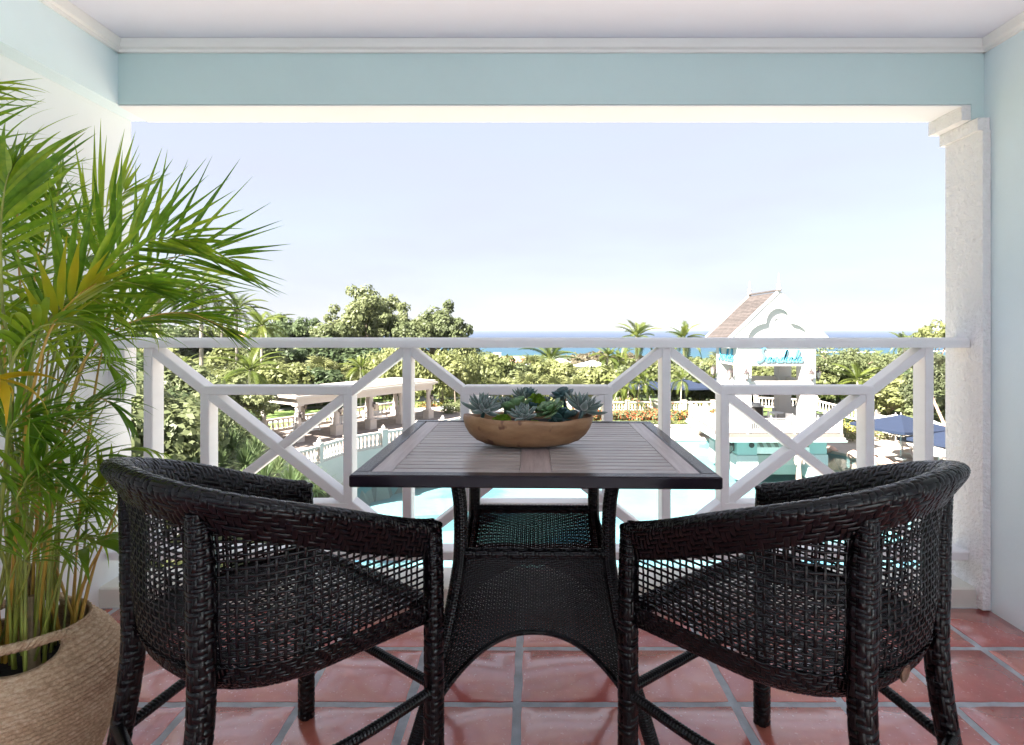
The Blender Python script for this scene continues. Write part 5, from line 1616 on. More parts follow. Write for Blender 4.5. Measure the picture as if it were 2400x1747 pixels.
# deck round the tower
DX0, DX1, DY0, DY1 = 12.6, 20.75, 40.0, 48.6
M['deckf'] = plain('sandy_deck_paving', (0.17, 0.145, 0.125), 0.8, 0.15, 2)
tb('deck_slab', 'deckf', (DX0, DX1, DY0, DY1, DK - 0.24, DK - 0.001)); tb('deck_edge', 'tower', (DX0 - 0.08, DX1 + 0.08, DY0 - 0.08, DY1 + 0.08, DK - 0.40, DK - 0.242))
MB().box(DX0 - 0.16, DX1 + 0.16, DY0 - 0.16, DY1 + 0.16, DK - 0.50, DK - 0.402).build('deck_edge', M['aqua'], TW_, world=True)
def slat_rail(pts, h=1.02, pitch=0.13):
    rl_ = MB(); rl_2 = []
    for a, b_ in zip(pts[:-1], pts[1:]):
        a = Vector(a); b_ = Vector(b_); d = b_ - a; n = max(1, int(d.length / pitch))
        base_ = MB(); base_.bar(a + Vector((0, 0, h)), b_ + Vector((0, 0, h)), 0.07, 0.06); base_.bar(a + Vector((0, 0, h - 0.14)), b_ + Vector((0, 0, h - 0.14)), 0.04, 0.04); base_.bar(a + Vector((0, 0, 0.10)), b_ + Vector((0, 0, 0.10)), 0.05, 0.05)
        base_.build('rail_bar', M['tower'], TW_, world=True)
        for k in range(n + 1):
            p = a + d * (k / n)
            if k % 12 == 0:
                q = MB().box(p.x - 0.05, p.x + 0.05, p.y - 0.05, p.y + 0.05, p.z, p.z + h + 0.10); q.lathe([(0.05, 0), (0.06, 0.05), (0.01, 0.14)], 6, (p.x, p.y, p.z + h + 0.10))
                q.build('rail_post', M['tower'], TW_, world=True)
            else:
                rl_2.append(p)
    bmesh_ = MB().box(-0.022, 0.022, -0.022, 0.022, 0.12, h - 0.15).mesh('rail_spindle', M['tower'])
    for p in rl_2: link('rail_spindle', bmesh_, TW_, p - Vector(TW_.location))
e_ = 0.10
slat_rail([(DX1 - e_, DY1 - e_, DK), (DX1 - e_, DY0 + e_, DK), (DX0 + e_, DY0 + e_, DK), (DX0 + e_, DY1 - e_, DK)])
# bridge back to the upper terrace
BR = thing('foot_bridge', 'white slatted foot bridge from the tower deck back to the upper terrace', 'bridge', (13.6, 52.5, DK))
brd = MB(); brd.add([(12.9, 48.61, DK - .01), (14.2, 48.61, DK - .01), (16.7, 58.6, ZU + .02), (15.3, 58.6, ZU + .02), (12.9, 48.61, DK - 0.3), (14.2, 48.61, DK - 0.3), (16.7, 58.6, ZU - 0.3), (15.3, 58.6, ZU - 0.3)],
                    [(0, 1, 2, 3), (7, 6, 5, 4), (0, 4, 5, 1), (1, 5, 6, 2), (2, 6, 7, 3), (3, 7, 4, 0)])
brd.build('bridge_deck', M['deckf'], BR, world=True)
spm = MB().box(-0.022, 0.022, -0.022, 0.022, 0.0, 0.98).mesh('spindle', M['tower'])
for (ax, ay, bx_, by_) in ((12.95, 48.65, 15.35, 58.5), (14.15, 48.65, 16.65, 58.5)):
    a = Vector((ax, ay, DK)); b_ = Vector((bx_, by_, ZU))
    MB().bar(a + Vector((0, 0, 1.0)), b_ + Vector((0, 0, 1.0)), 0.08, 0.07).build('hand_rail', M['tower'], BR, world=True)
    n = 70
    for k in range(n + 1):
        link('spindle', spm, BR, a.lerp(b_, k / n) - Vector(BR.location))
# lower storey: aqua room with columns, swim-up bar opening with striped awning
for (x0, x1, y0, y1) in ((14.0, 15.32, 40.9, 42.2), (18.95, 20.2, 41.2, 42.4), (14.0, 15.2, 46.0, 47.2), (19.0, 20.2, 46.0, 47.2)):
    MB().box(x0, x1, y0, y1, -7.38, DK - 0.502).build('bar_column', M['aqua'], TW_, world=True)
    MB().box(x0 - 0.06, x1 + 0.06, y0 - 0.06, y1 + 0.06, -9.0, -7.382).build('bar_column_base', M['tower'], TW_, world=True)
tb('bar_back_wall', 'dark', (15.33, 18.94, 45.2, 45.4, -8.6, DK - 0.503))
tb('bar_back_wall', 'aqua', (20.21, 20.45, 42.5, 47.5, -9.0, DK - 0.503))
MB().box(15.33, 18.94, 42.3, 42.7, -9.0, -7.66).build('bar_counter', M['stone'], TW_, world=True)
MB().lathe([(0.2, 0), (0.2, 0.06), (0.14, 0.07)], 16).mesh('speaker', M['dark'])
sp_ = MB(); sp_.lathe([(0.18, 0), (0.18, 0.05), (0.12, 0.06), (0.01, 0.02)], 18); so = sp_.build('round_vent', M['dark'], TW_); so.location = Vector((14.95, 40.9, -6.68)) - Vector(TW_.location); so.rotation_euler = (R(90), 0, 0)
aw = thing('striped_awning', 'cream and taupe striped awning over the swim-up bar of the tower', 'awning', (17.1, 41.9, DK - 0.55))
M['taupe'] = plain('taupe_canvas', (0.42, 0.36, 0.31), 0.9, 0.05, 3); M['canvas'] = plain('cream_canvas', (0.78, 0.74, 0.68), 0.9, 0.04, 3)
for k in range(14):
    x0 = 15.34 + k * 0.256; x1 = x0 + 0.254
    a, b_ = (41.9, DK - 0.52), (41.0, DK - 1.05)
    MB().add([(x0, a[0], a[1]), (x1, a[0], a[1]), (x1, b_[0], b_[1]), (x0, b_[0], b_[1]), (x0, a[0], a[1] - .02), (x1, a[0], a[1] - .02), (x1, b_[0], b_[1] - .02), (x0, b_[0], b_[1] - .02)],
             [(0, 1, 2, 3), (7, 6, 5, 4), (0, 4, 5, 1), (1, 5, 6, 2), (2, 6, 7, 3), (3, 7, 4, 0)]).build('awning_strip', M['taupe' if k % 2 else 'canvas'], aw, world=True)
MB().box(15.34, 18.92, 40.97, 41.0, DK - 1.50, DK - 1.06).build('valance', M['canvas'], aw, world=True)
# bottles and things on the bar's back shelf
for k in range(30):
    rr = random.Random(900 + k); x = 15.6 + (k % 15) * 0.22; z = -7.15 + (k // 15) * 0.42
    c_ = [(0.10, 0.20, 0.08), (0.35, 0.22, 0.10), (0.45, 0.40, 0.35), (0.25, 0.06, 0.05)][k % 4]
    key = 'bot%d' % (k % 4)
    if key not in M: M[key] = plain('bottle_glass', c_, 0.2, 0.1, 5)
    o = MB().lathe([(0.045, 0), (0.045, 0.18), (0.015, 0.24), (0.015, 0.32)], 8, (x, 44.9, z)).build('bottle', M[key])
    tag(o, 'small bottle on the dark back shelf of the swim-up bar', 'bottle', 'bottles behind the swim-up bar')
MB().box(15.4, 18.9, 44.75, 45.19, -7.20, -7.151).build('bar_shelf', M['dark'], TW_, world=True)
MB().box(15.4, 18.9, 44.75, 45.19, -6.78, -6.731).build('bar_shelf', M['dark'], TW_, world=True)
for lb, loc, rz, s_ in (('black lantern on the left pier of the tower front', (14.86, TY0 - 0.42, -2.0), 0, 1.35),
                        ('black lantern on the right pier of the tower front', (19.36, TY0 - 0.42, -2.0), 0, 1.35),
                        ('black lantern on the near pier of the tower left side', (TX0 - 0.42, 42.5, -2.0), -math.pi/2, 1.35),
                        ('black lantern on the far pier of the tower left side', (TX0 - 0.42, 46.4, -2.0), -math.pi/2, 1.35),
                        ('black lantern on the right side of the tower near pier', (TX1 + 0.42, 42.5, -2.0), math.pi/2, 1.35),
                        ('black scroll lantern low on the aqua bar column', (13.62, 41.5, -6.95), -math.pi/2, 1.7)):
    lantern(lb, loc, rz, s_)
# stainless grill and furniture on the deck
M['steel'] = plain('brushed_steel', (0.55, 0.55, 0.55), 0.35, 0.05, 8, metal=0.8)
gr = thing('barbecue_grill', 'stainless barbecue grill with dark door on the tower deck', 'grill', (17.6, 47.3, DK))
MB().rbox(17.15, 18.05, 47.0, 47.6, DK + 0.05, DK + 0.85, 0.02).build('cabinet', M['dark'], gr, world=True)
for x_ in (17.13, 18.07): MB().box(x_ - 0.025, x_ + 0.025, 46.98, 47.62, DK, DK + 0.90).build('side_post', M['steel'], gr, world=True)
MB().box(17.0, 18.2, 46.95, 47.65, DK + 0.901, DK + 0.96).build('top_plate', M['steel'], gr, world=True)
MB().lathe([(0.30, 0), (0.30, 0.12), (0.24, 0.24), (0.05, 0.28)], 14, (17.6, 47.3, DK + 0.961), True, 1.4, 0.9).build('lid', M['steel'], gr, True, world=True)
def deck_chair(label, loc, rz, first=[None]):
    if first[0] is None:
        t = thing('patio_chair', label, 'chair', loc, rz, 'white chairs on the tower deck'); first[0] = t
        MB().rbox(-0.25, 0.25, -0.25, 0.25, 0.40, 0.45, 0.01).build('seat', M['bench'], t)
        MB().rbox(-0.25, 0.25, 0.22, 0.26, 0.45, 0.92, 0.01).build('backrest', M['bench'], t)
        for sx_ in (-1, 1):
            for sy_ in (-1, 1): MB().box(sx_*0.22-0.02, sx_*0.22+0.02, sy_*0.22-0.02, sy_*0.22+0.02, 0, 0.40).build('leg', M['bench'], t)
        return t
    return copy_tree(first[0], label, loc, rz)
deck_chair('white patio chair on the tower deck beside the grill', (18.9, 46.4, DK), 0.4)
deck_chair('white patio chair nearest the deck railing, front right of the tower', (18.7, 43.6, DK), 2.6)
deck_chair('white patio chair at the right side of the tower deck', (17.8, 44.6, DK), 1.4)
dt = thing('patio_table', 'round white patio table on the tower deck', 'table', (18.35, 45.2, DK))
MB().lathe([(0.55, 0.70), (0.55, 0.74)], 24).build('table_top', M['bench'], dt, True)
MB().lathe([(0.28, 0), (0.05, 0.04), (0.05, 0.70)], 12).build('pedestal', M['bench'], dt, True)

# ------------------------------------------------------------------ umbrellas, loungers, statue
M['navy'] = plain('navy_canvas', (0.006, 0.014, 0.038), 0.85, 0.06, 2); M['white_cv'] = plain('white_canvas', (0.55, 0.53, 0.50), 0.85, 0.03, 2)
def umbrella_proto(name, label, group, half, rise, hgt, mat, valance=0.0, n=4):
    t = thing(name, label, 'umbrella', (0, 0, 0), 0, group)
    for k in range(n):
        a0 = 2*math.pi*k/n + math.pi/n; a1 = 2*math.pi*(k+1)/n + math.pi/n
        rr_ = half / math.cos(math.pi/n)
        p0 = (rr_*math.cos(a0), rr_*math.sin(a0), hgt - rise); p1 = (rr_*math.cos(a1), rr_*math.sin(a1), hgt - rise)
        vs = []; fs = []; g = 6
        for i in range(g + 1):
            f = i / g
            for j in range(g + 1):
                u = j / g
                e = [p0[q]*(1-u) + p1[q]*u for q in range(3)]
                x, y = e[0]*f, e[1]*f
                z = hgt - rise * (f ** 0.92) - 0.10*rise*math.sin(math.pi*u)*f
                vs.append((x, y, z))
        for i in range(g):
            for j in range(g): fs.append((i*(g+1)+j, (i+1)*(g+1)+j, (i+1)*(g+1)+j+1, i*(g+1)+j+1))
        m_ = MB().add(vs, fs)
        if valance:
            b_ = len(m_.v)
            e0 = vs[g*(g+1):]
            m_.add(list(e0) + [(x, y, z - valance) for x, y, z in e0], [(j, j+1, j+1+g+1, j+g+1) for j in range(g)])
        m_.build('canopy_panel', M[mat], t, True)
    MB().tube([(0, 0, 0), (0, 0, hgt + 0.12)], 0.04, 8).build('pole', M['tower'], t, True)
    MB().lathe([(0.35, 0), (0.35, 0.08), (0.08, 0.12)], 14).build('base', M['tower'], t, True)
    return t
nav = []
NP = [('big navy umbrella at the right, nearest the tower side of the sun terrace', (24.9, 40.6), -7.55, 0.3),
      ('navy umbrella at the far right edge, cut by the stucco pillar', (26.6, 37.2), -7.9, 0.5),
      ('navy umbrella behind the tall thin palms, left of the tower', (12.0, 62.6), ZU, 0.1),
      ('second navy umbrella left of the tower, right of the railing post', (15.9, 62.4), ZU, -0.1),
      ('navy umbrella just left of the tower pier, half hidden by the bridge', (19.4, 63.2), ZU, 0.2),
      ('navy umbrella seen through the tower, above the grill', (24.0, 62.8), ZU, 0.1),
      ('navy umbrella seen through the right half of the tower opening', (28.2, 63.0), ZU, 0.0)]
p0_ = umbrella_proto('navy_umbrella', NP[0][0], 'navy umbrellas round the pool terrace', 2.15, 0.75, 3.0, 'navy', 0.16)
for k, (lb, (x, y), z, rz) in enumerate(NP):
    if k == 0: p0_.location = (x, y, z); p0_.rotation_euler = (0, 0, rz)
    else: copy_tree(p0_, lb, (x, y, z), rz)
WP = [('white umbrella nearest the rock edge of the pool, right of the railing cross', (27.0, 43.8), 0.2), ('white umbrella between the last two railing posts, lower one', (26.3, 40.6), 0.6),
      ('white umbrella behind the big navy one, upper left', (29.5, 48.8), 0.3), ('white umbrella behind the big navy one, upper right', (30.6, 46.6), 0.1),
      ('white umbrella lowest between the last two railing posts', (24.9, 36.8), 0.9), ('white umbrella at the right behind the last railing post', (29.3, 41.9), 0.5),
      ('white umbrella beside the stucco pillar, upper one', (29.6, 38.9), 0.1), ('white umbrella beside the stucco pillar, lower one', (27.0, 34.6), 0.7)]
w0 = umbrella_proto('white_umbrella', WP[0][0], 'white umbrellas on the sun terrace', 1.35, 0.5, 2.35, 'white_cv', 0.0, 8)
for k, (lb, (x, y), rz) in enumerate(WP):
    z = ground_z(x, y)
    if k == 0: w0.location = (x, y, z)
    else: copy_tree(w0, lb, (x, y, z), rz)
def lounger(label, loc, rz, first=[None]):
    if first[0] is None:
        t = thing('sun_lounger', label, 'lounger', loc, rz, 'white sun loungers under the umbrellas'); first[0] = t
        MB().rbox(-0.33, 0.33, -0.95, 0.35, 0.28, 0.36, 0.02).build('mattress', M['white_cv'], t)
        bk = MB(); bk.rbox(-0.33, 0.33, 0.0, 0.75, 0.0, 0.08, 0.02); o = bk.build('backrest', M['white_cv'], t); o.location = (0, 0.36, 0.30); o.rotation_euler = (R(35), 0, 0)
        for sx_ in (-1, 1):
            for y_ in (-0.8, 0.3): MB().box(sx_*0.3-0.02, sx_*0.3+0.02, y_-0.02, y_+0.02, 0, 0.28).build('leg', M['bench'], t)
            MB().tube([(sx_*0.36, -0.1, 0.3), (sx_*0.36, 0.0, 0.52), (sx_*0.36, 0.35, 0.55)], 0.02, 5).build('armrest', M['bench'], t)
        return t
    return copy_tree(first[0], label, loc, rz)
LP = [('white sun lounger at the pool rocks, leftmost of the loungers', (26.6, 42.4), 2.3), ('white sun lounger under the lowest white umbrella', (25.7, 38.6), 2.0), ('white sun lounger beside the last railing post', (27.6, 41.2), 2.4),
      ('white sun lounger in front of the stucco pillar edge', (27.8, 37.0), 2.2), ('white sun lounger behind the big navy umbrella', (28.8, 46.0), 2.0), ('white sun lounger under the navy umbrella at the far right', (28.0, 39.4), 2.6)]
for lb, (x, y), rz in LP: lounger(lb, (x, y, ground_z(x, y)), rz)
M['pinkstone'] = plain('pinkish_weathered_stone', (0.52, 0.36, 0.29), 0.8, 0.3, 2.5, 0.6, 14, 0.03)
fg = MB()
prf = [(0.20, -0.4), (0.17, 0.3), (0.13, 0.75), (0.19, 1.0), (0.23, 1.25), (0.20, 1.45), (0.09, 1.55), (0.12, 1.68), (0.11, 1.80), (0.03, 1.88)]
fg.lathe(prf, 12, (0, 0, 0), True, 1.0, 0.75)
fg.tube([(0.18, 0, 1.38), (0.30, -0.06, 1.15), (0.24, -0.16, 0.92)], [0.07, 0.06, 0.045], 8); fg.tube([(-0.18, 0, 1.38), (-0.27, -0.04, 1.12), (-0.22, -0.10, 0.86)], [0.07, 0.06, 0.045], 8)
st = thing('stone_statue', 'pinkish weathered stone figure standing in the pool below the tower', 'statue', (17.05, 38.4, ZW + 0.05))
fg.build('figure', M['pinkstone'], st, True)
# rocks and planters along the right edge of the pool
def rock(label, loc, s_, seed):
    rr = random.Random(seed); V = []; Fq = []
    n, m_ = 10, 7
    for i in range(m_):
        th = math.pi * i / (m_ - 1)
        for k in range(n):
            a = 2*math.pi*k/n; q = 1 + rr.uniform(-.18, .18)
            V.append((s_*q*math.sin(th)*math.cos(a)*1.2, s_*q*math.sin(th)*math.sin(a), s_*0.6*q*math.cos(th)))
    for i in range(m_ - 1):
        for k in range(n): Fq.append((i*n+k, (i+1)*n+k, (i+1)*n+(k+1) % n, i*n+(k+1) % n))
    o = link('rock', mesh_np('rock', V, Fq, M['pinkstone'], False)); o.location = loc
    return tag(o, label, 'rock', 'rocks along the right pool edge')
for k, (x, y, s_) in enumerate(((23.9, 44.3, .55), (24.4, 43.0, .45), (24.6, 41.9, .6), (24.9, 40.6, .5), (22.9, 46.3, .5))):
    rock(['rounded rock at the pool edge below the white urn planter', 'small rock second from the planter at the pool edge', 'largest rock on the right pool edge', 'rock on the right pool edge nearest the balcony', 'rock on the pool edge just right of the tower'][k], (x, y, ZD + 0.1), s_, k)
def urn(label, loc, h, g='stone urn planters round the pool'):
    t = thing('urn_planter', label, 'planter', loc, 0, g)
    MB().lathe([(0.30, 0), (0.30, 0.1), (0.16, 0.14), (0.18, 0.3), (0.42, 0.55*h), (0.46, 0.85*h), (0.38, 0.9*h), (0.50, h), (0.42, h), (0.30, 0.9*h)], 16).build('urn_body', M['stone'], t, True)
    return t
urn('cream urn planter on the pool edge right of the tower', (22.7, 47.6, ZD), 1.15)
urn('cream urn planter in front of the flower bed left of the tower', (14.35, 52.1, ZD), 0.95)
# ================================================================== vegetation
M['leaf_olive'] = leafy('olive_tree_leaf', (0.115, 0.140, 0.064), (0.19, 0.215, 0.10), (0.27, 0.29, 0.15))
M['leaf_dark'] = leafy('dark_tree_leaf', (0.072, 0.105, 0.050), (0.125, 0.165, 0.075), (0.19, 0.225, 0.105))
M['leaf_yel'] = leafy('yellow_green_leaf', (0.125, 0.145, 0.055), (0.215, 0.235, 0.092), (0.31, 0.32, 0.15))
M['leaf_brown'] = leafy('brownish_tree_leaf', (0.11, 0.095, 0.06), (0.18, 0.155, 0.10), (0.24, 0.21, 0.14))
M['leaf_grey'] = leafy('grey_green_needles', (0.09, 0.11, 0.055), (0.16, 0.18, 0.10), (0.24, 0.25, 0.15))
M['palm_lf'] = leafy('coconut_frond', (0.07, 0.10, 0.020), (0.15, 0.18, 0.035), (0.26, 0.27, 0.065), rough=0.4)
M['fan_lf'] = leafy('fan_palm_leaf', (0.13, 0.15, 0.060), (0.24, 0.25, 0.105), (0.34, 0.34, 0.17), rough=0.45)
M['bark'] = plain('grey_brown_bark', (0.20, 0.16, 0.125), 0.9, 0.3, 3, 0.6, 10, 0.03)
M['palm_tr'] = plain('pale_palm_trunk', (0.36, 0.32, 0.27), 0.85, 0.2, 3, 0.5, 8, 0.02, vec=(1, 1, 4))
M['pink_bark'] = plain('pinkish_bare_trunk', (0.46, 0.32, 0.25), 0.85, 0.2, 2)
M['flower_red'] = plain('red_orange_flower', (0.55, 0.09, 0.03), 0.7, 0.3, 9)
M['flower_pink'] = plain('dusty_pink_flower', (0.62, 0.36, 0.32), 0.7, 0.3, 9)
M['flower_yel'] = plain('yellow_flower', (0.60, 0.48, 0.06), 0.7, 0.3, 9)
def leaf_cloud(C, W, n_each, spread, size, seed, elong=1.7, droop=0.0, out=None):
    """clusters of leaf shaped faces round the clump centres C; W per clump radius"""
    g = np.random.default_rng(seed)
    k = len(C); N_ = k * n_each
    c = np.repeat(C, n_each, 0); w_ = np.repeat(W, n_each)[:, None]
    d = g.normal(size=(N_, 3)); d /= np.linalg.norm(d, axis=1, keepdims=True)
    r = g.uniform(0.45, 1.0, (N_, 1)) ** 0.6
    p = c + d * r * w_ * np.array([1.0, 1.0, spread])
    if droop: p[:, 2] -= np.abs(g.normal(size=N_)) * droop
    n = d * 1.0 + np.array([0, 0, 0.50]) + g.normal(size=(N_, 3)) * 0.36
    n /= np.linalg.norm(n, axis=1, keepdims=True)
    a = g.normal(size=(N_, 3)); 
    if droop: a = a * 0.35 + np.array([0, 0, -1.0])
    a -= n * (a * n).sum(1, keepdims=True); a /= np.linalg.norm(a, axis=1, keepdims=True)
    b_ = np.cross(n, a)
    s_ = size * g.uniform(0.6, 1.25, (N_, 1))
    V = np.stack([p - a*s_*elong*0.5, p + b_*s_*0.5, p + a*s_*elong*0.5, p - b_*s_*0.5], 1).reshape(-1, 3)
    Q = np.arange(N_*4).reshape(-1, 4)
    return V, Q
def clumps(seed, n, rx, ry, rz, zc, hollow=0.55, flat=0.0, lump=0.25):
    g = np.random.default_rng(seed)
    d = g.normal(size=(n, 3)); d[:, 2] = np.abs(d[:, 2]) * 1.0 - 0.35; d /= np.linalg.norm(d, axis=1, keepdims=True)
    ph = g.uniform(0, 6.28, 3)
    lumpf = 1 + lump * (np.sin(d[:, 0]*3.1 + ph[0]) + np.sin(d[:, 1]*3.7 + ph[1]) + np.sin(d[:, 2]*4.3 + ph[2])) / 2.0
    r = g.uniform(hollow, 1.0, n) * lumpf
    return d * r[:, None] * np.array([rx, ry, rz]) + np.array([0, 0, zc])
def tree_parts(seed, h, rx, rz, ncl, nl, size, mat, crad=0.22, trunk_r=0.22, bark='bark', spread=0.75, droop=0.0, hollow=0.5, trunk=True, zc=None, lump=0.25, limbs=7, elong=1.7):
    """(crown mesh, trunk mesh) for a tree standing at the origin"""
    zc = zc if zc is not None else h - rz
    C = clumps(seed, ncl, rx * 0.86, rx * 0.86, rz * 0.86, zc, hollow, lump=lump)
    g = np.random.default_rng(seed + 5)
    W = g.uniform(0.6, 1.25, ncl) * crad * rx
    V, Q = leaf_cloud(C, W, nl, spread, size, seed + 9, droop=droop, elong=elong)
    crown = mesh_np('crown', V, Q, M[mat], False)
    tm = None
    if trunk:
        m_ = MB(); rr = random.Random(seed)
        lean = rr.uniform(-.06, .06) * h
        base_ = [(0, 0, -0.3), (lean*0.2, 0, h*0.2), (lean*0.6, rr.uniform(-.1, .1)*rx*.3, zc*0.72)]
        m_.tube(spline(base_, 8), [trunk_r*(1.25 - 0.09*i) for i in range(8)], 8)
        for k in range(limbs):
            c = C[int(rr.random()*ncl)]
            s0 = Vector(base_[2]) * rr.uniform(0.7, 1.0)
            mid = s0.lerp(Vector(c), 0.5) + Vector((rr.uniform(-.2, .2), rr.uniform(-.2, .2), rr.uniform(0, .3)))*rx*0.3
            m_.tube(spline([s0, mid, tuple(c)], 7), [trunk_r*0.5*(1 - 0.13*i) for i in range(7)], 6)
        tm = m_.mesh('trunk', M[bark], True)
    return crown, tm
def put_tree(name, label, cat, parts, x, y, z, rz=0, s_=1.0, group=None, kind=None):
    t = thing(name, label, cat, (x, y, z), rz, group)
    t.scale = (s_,)*3 if isinstance(s_, (int, float)) else s_
    link('crown', parts[0], t)
    if parts[1] is not None: link('trunk', parts[1], t)
    return t
# ---- feather palms
def frond_mesh(seed, L_, nl, lw, ll, mat, arch=0.9, curl=0.5, upfold=0.5):
    g = random.Random(seed); V = []; Q = []
    n = 10; pts = []
    for i in range(n):
        f = i/(n-1)
        pts.append((0, L_*f*(1 - 0.12*arch*f), L_*(0.34*f - arch*0.62*f*f)))
    C = spline(pts, 40)
    m_ = MB(); m_.tube(C[::4], [0.035*L_/2.5*(1 - 0.085*i) for i in range(10)], 4, False)
    V += m_.v; Q += [list(f) for f in m_.f]
    for i in range(nl):
        f = 0.16 + 0.84*(i + .5)/nl; k = min(39, int(f*39)); p = C[k]; t = C[min(39, k+1)] - C[k-1]; t = t/np.linalg.norm(t)
        Lg = ll * (0.55 + 0.45*math.sin(math.pi*min(1, f*1.05))) * g.uniform(.85, 1.1)
        A = R(66 - 40*f)
        for sg in (-1, 1):
            up = np.array([0, -t[2], t[1]])
            d = t*math.cos(A) + (np.array([sg, 0, 0])*math.cos(upfold) + up*math.sin(upfold)*0.9)*math.sin(A)
            d /= np.linalg.norm(d)
            mid = p + d*Lg*0.5; tip = p + d*Lg*0.92 + np.array([0, 0, -curl*Lg*0.55])
            w_ = t * lw * 0.5
            b_ = len(V)
            V += [tuple(p - w_), tuple(p + w_), tuple(mid + w_*0.9 + [0, 0, .0]), tuple(mid - w_*0.9), tuple(tip + w_*0.12), tuple(tip - w_*0.12)]
            Q += [[b_, b_+1, b_+2, b_+3], [b_+3, b_+2, b_+4, b_+5]]
    return mesh_np('frond', V, Q, M[mat], False)
FR = {'feather': [frond_mesh(k, 1.0, 34, 0.022, 0.27, 'palm_lf', a, c, .35) for k, (a, c) in enumerate(((0.75, 0.5), (1.0, 0.8), (0.5, 0.35)))],
      'plume': [frond_mesh(k+5, 1.0, 44, 0.020, 0.22, 'palm_lf', a, c, .6) for k, (a, c) in enumerate(((0.9, 0.5), (1.25, 0.9), (0.6, 0.4)))]}
def fan_leaf(seed, mat='fan_lf', nb=20):
    """fan leaf of long split blades on a stalk, about 1 long"""
    V = []; Q = []
    m_ = MB(); m_.tube([(0, 0, 0), (0, 0.25, 0.03), (0, 0.48, 0.02)], [0.012, 0.010, 0.008], 4, False); V += m_.v; Q += [list(f) for f in m_.f]
    g = random.Random(seed)
    for i in range(nb):
        a = R(-118 + 236*i/(nb-1)); L_ = 0.52*(0.78 + 0.22*math.cos(a))*g.uniform(.9, 1.08)
        d = np.array([math.sin(a), math.cos(a), 0.0]); s_ = np.array([math.cos(a), -math.sin(a), 0.0])
        o = np.array([0, 0.47, 0.02]); z = (0.03 if i % 2 else -0.01)
        mid = o + d*L_*0.6 + [0, 0, z - 0.02]; tip = o + d*L_*0.93 + [0, 0, z - 0.16*g.uniform(.7, 1.5)]
        b_ = len(V)
        V += [tuple(o - s_*0.004), tuple(o + s_*0.004), tuple(mid + s_*0.030), tuple(mid - s_*0.030), tuple(tip + s_*0.004), tuple(tip - s_*0.004)]
        Q += [[b_, b_+1, b_+2, b_+3], [b_+3, b_+2, b_+4, b_+5]]
    return mesh_np('fan_leaf', V, Q, M[mat], False)
FANS = [fan_leaf(k) for k in range(3)]
trunk_cache = {}
def palm(name, label, x, y, z, h, L_, nf, kind='feather', tr=0.13, lean=0.0, group=None, seed=0, el=(78, -35), ltrunk='palm_tr', cat='palm tree', tint=None):
    rr = random.Random(seed)
    t = thing(name, label, cat, (x, y, z), 0, group)
    lx = lean
    C = spline([(0, 0, -0.2), (lx*0.25, 0, h*0.35), (lx*0.7, 0, h*0.75), (lx, 0, h)], 20)
    if h > 0.3:
        mb = MB(); mb.tube(C, [tr*(1.35 if i == 0 else 1.12 if i < 3 else 1.0 - 0.012*i) * (1.0 + 0.03*(i % 2)) for i in range(20)], 8)
        mb.build('trunk', M[ltrunk], t, True)
    for i in range(nf):
        f = (i + .5)/nf; a = i*2.39996 + rr.uniform(-.2, .2)
        e = el[0] + (el[1] - el[0])*f + rr.uniform(-7, 7)
        if kind == 'fan': me = rr.choice(FANS); nm = 'fan_leaf'
        else: me = FR[kind][0 if e > 20 else 1] if rr.random() < .8 else FR[kind][2]; nm = 'frond'
        s_ = L_*rr.uniform(.88, 1.1)*(0.8 if f < .15 else 1)
        o = link(nm, me, t, (lx, 0, h - 0.12*f), (R(e) - (R(18) if kind != 'fan' else 0), 0, 0), (s_,)*3)
        o.rotation_mode = 'XYZ'
        o.rotation_euler = (R(e) - (R(18) if kind != 'fan' else 0), rr.uniform(-.25, .25), a)
    return t
def top_h(px_y, Y, z): return Z_of(px_y, Y) - z

# ---- skyline trees left of the middle
def T(px, y): return X_of(px, y)
big = tree_parts(14, 14.0, 5.6, 6.4, 150, 110, 0.30, 'leaf_olive', 0.19, 0.45, hollow=0.35, lump=0.42, limbs=14)
Yt = 78
put_tree('broadleaf_tree', 'tallest broad tree on the skyline left of the middle', 'tree', big, T(872, Yt), Yt, ZP - .3, 0.6, (0.86, 0.86, (Z_of(664, Yt) - ZP + .3)/14.0*1.1))
big2 = tree_parts(23, 11.5, 5.0, 5.0, 120, 110, 0.30, 'leaf_olive', 0.20, 0.4, hollow=0.35, lump=0.42, limbs=12)
put_tree('broadleaf_tree', 'second tallest skyline tree, right of the tallest one and left of the open sea', 'tree', big2, T(1020, 76), 76, ZP - .3, 2.0, (0.95, 0.90, (Z_of(697, 76) - ZP + .3)/11.5*1.07))
t3 = tree_parts(31, 10.0, 5.0, 4.6, 130, 70, 0.32, 'leaf_dark', 0.22, 0.3, hollow=0.5, lump=0.35)
put_tree('broadleaf_tree', 'dark round tree on the skyline between the palms and the tall trees', 'tree', t3, T(668, 80), 80, ZP - .5, 1.0, (1.05, 1, (Z_of(716, 80) - ZP)/10.0))
t4 = tree_parts(37, 9.0, 4.2, 4.4, 120, 70, 0.30, 'leaf_olive', 0.22, 0.3, hollow=0.5, lump=0.4)
put_tree('broadleaf_tree', 'lower tree filling the gap left of the tallest tree', 'tree', t4, T(765, 74), 74, ZP - .3, 0.3, (1.0, 1, (Z_of(736, 74) - ZP)/9.0))
put_tree('broadleaf_tree', 'tree with a pointed top at the left foot of the tallest tree', 'tree', t4, T(722, 88), 88, ZP - .5, 2.3, (0.9, 0.9, (Z_of(745, 88) - ZP)/9.0))
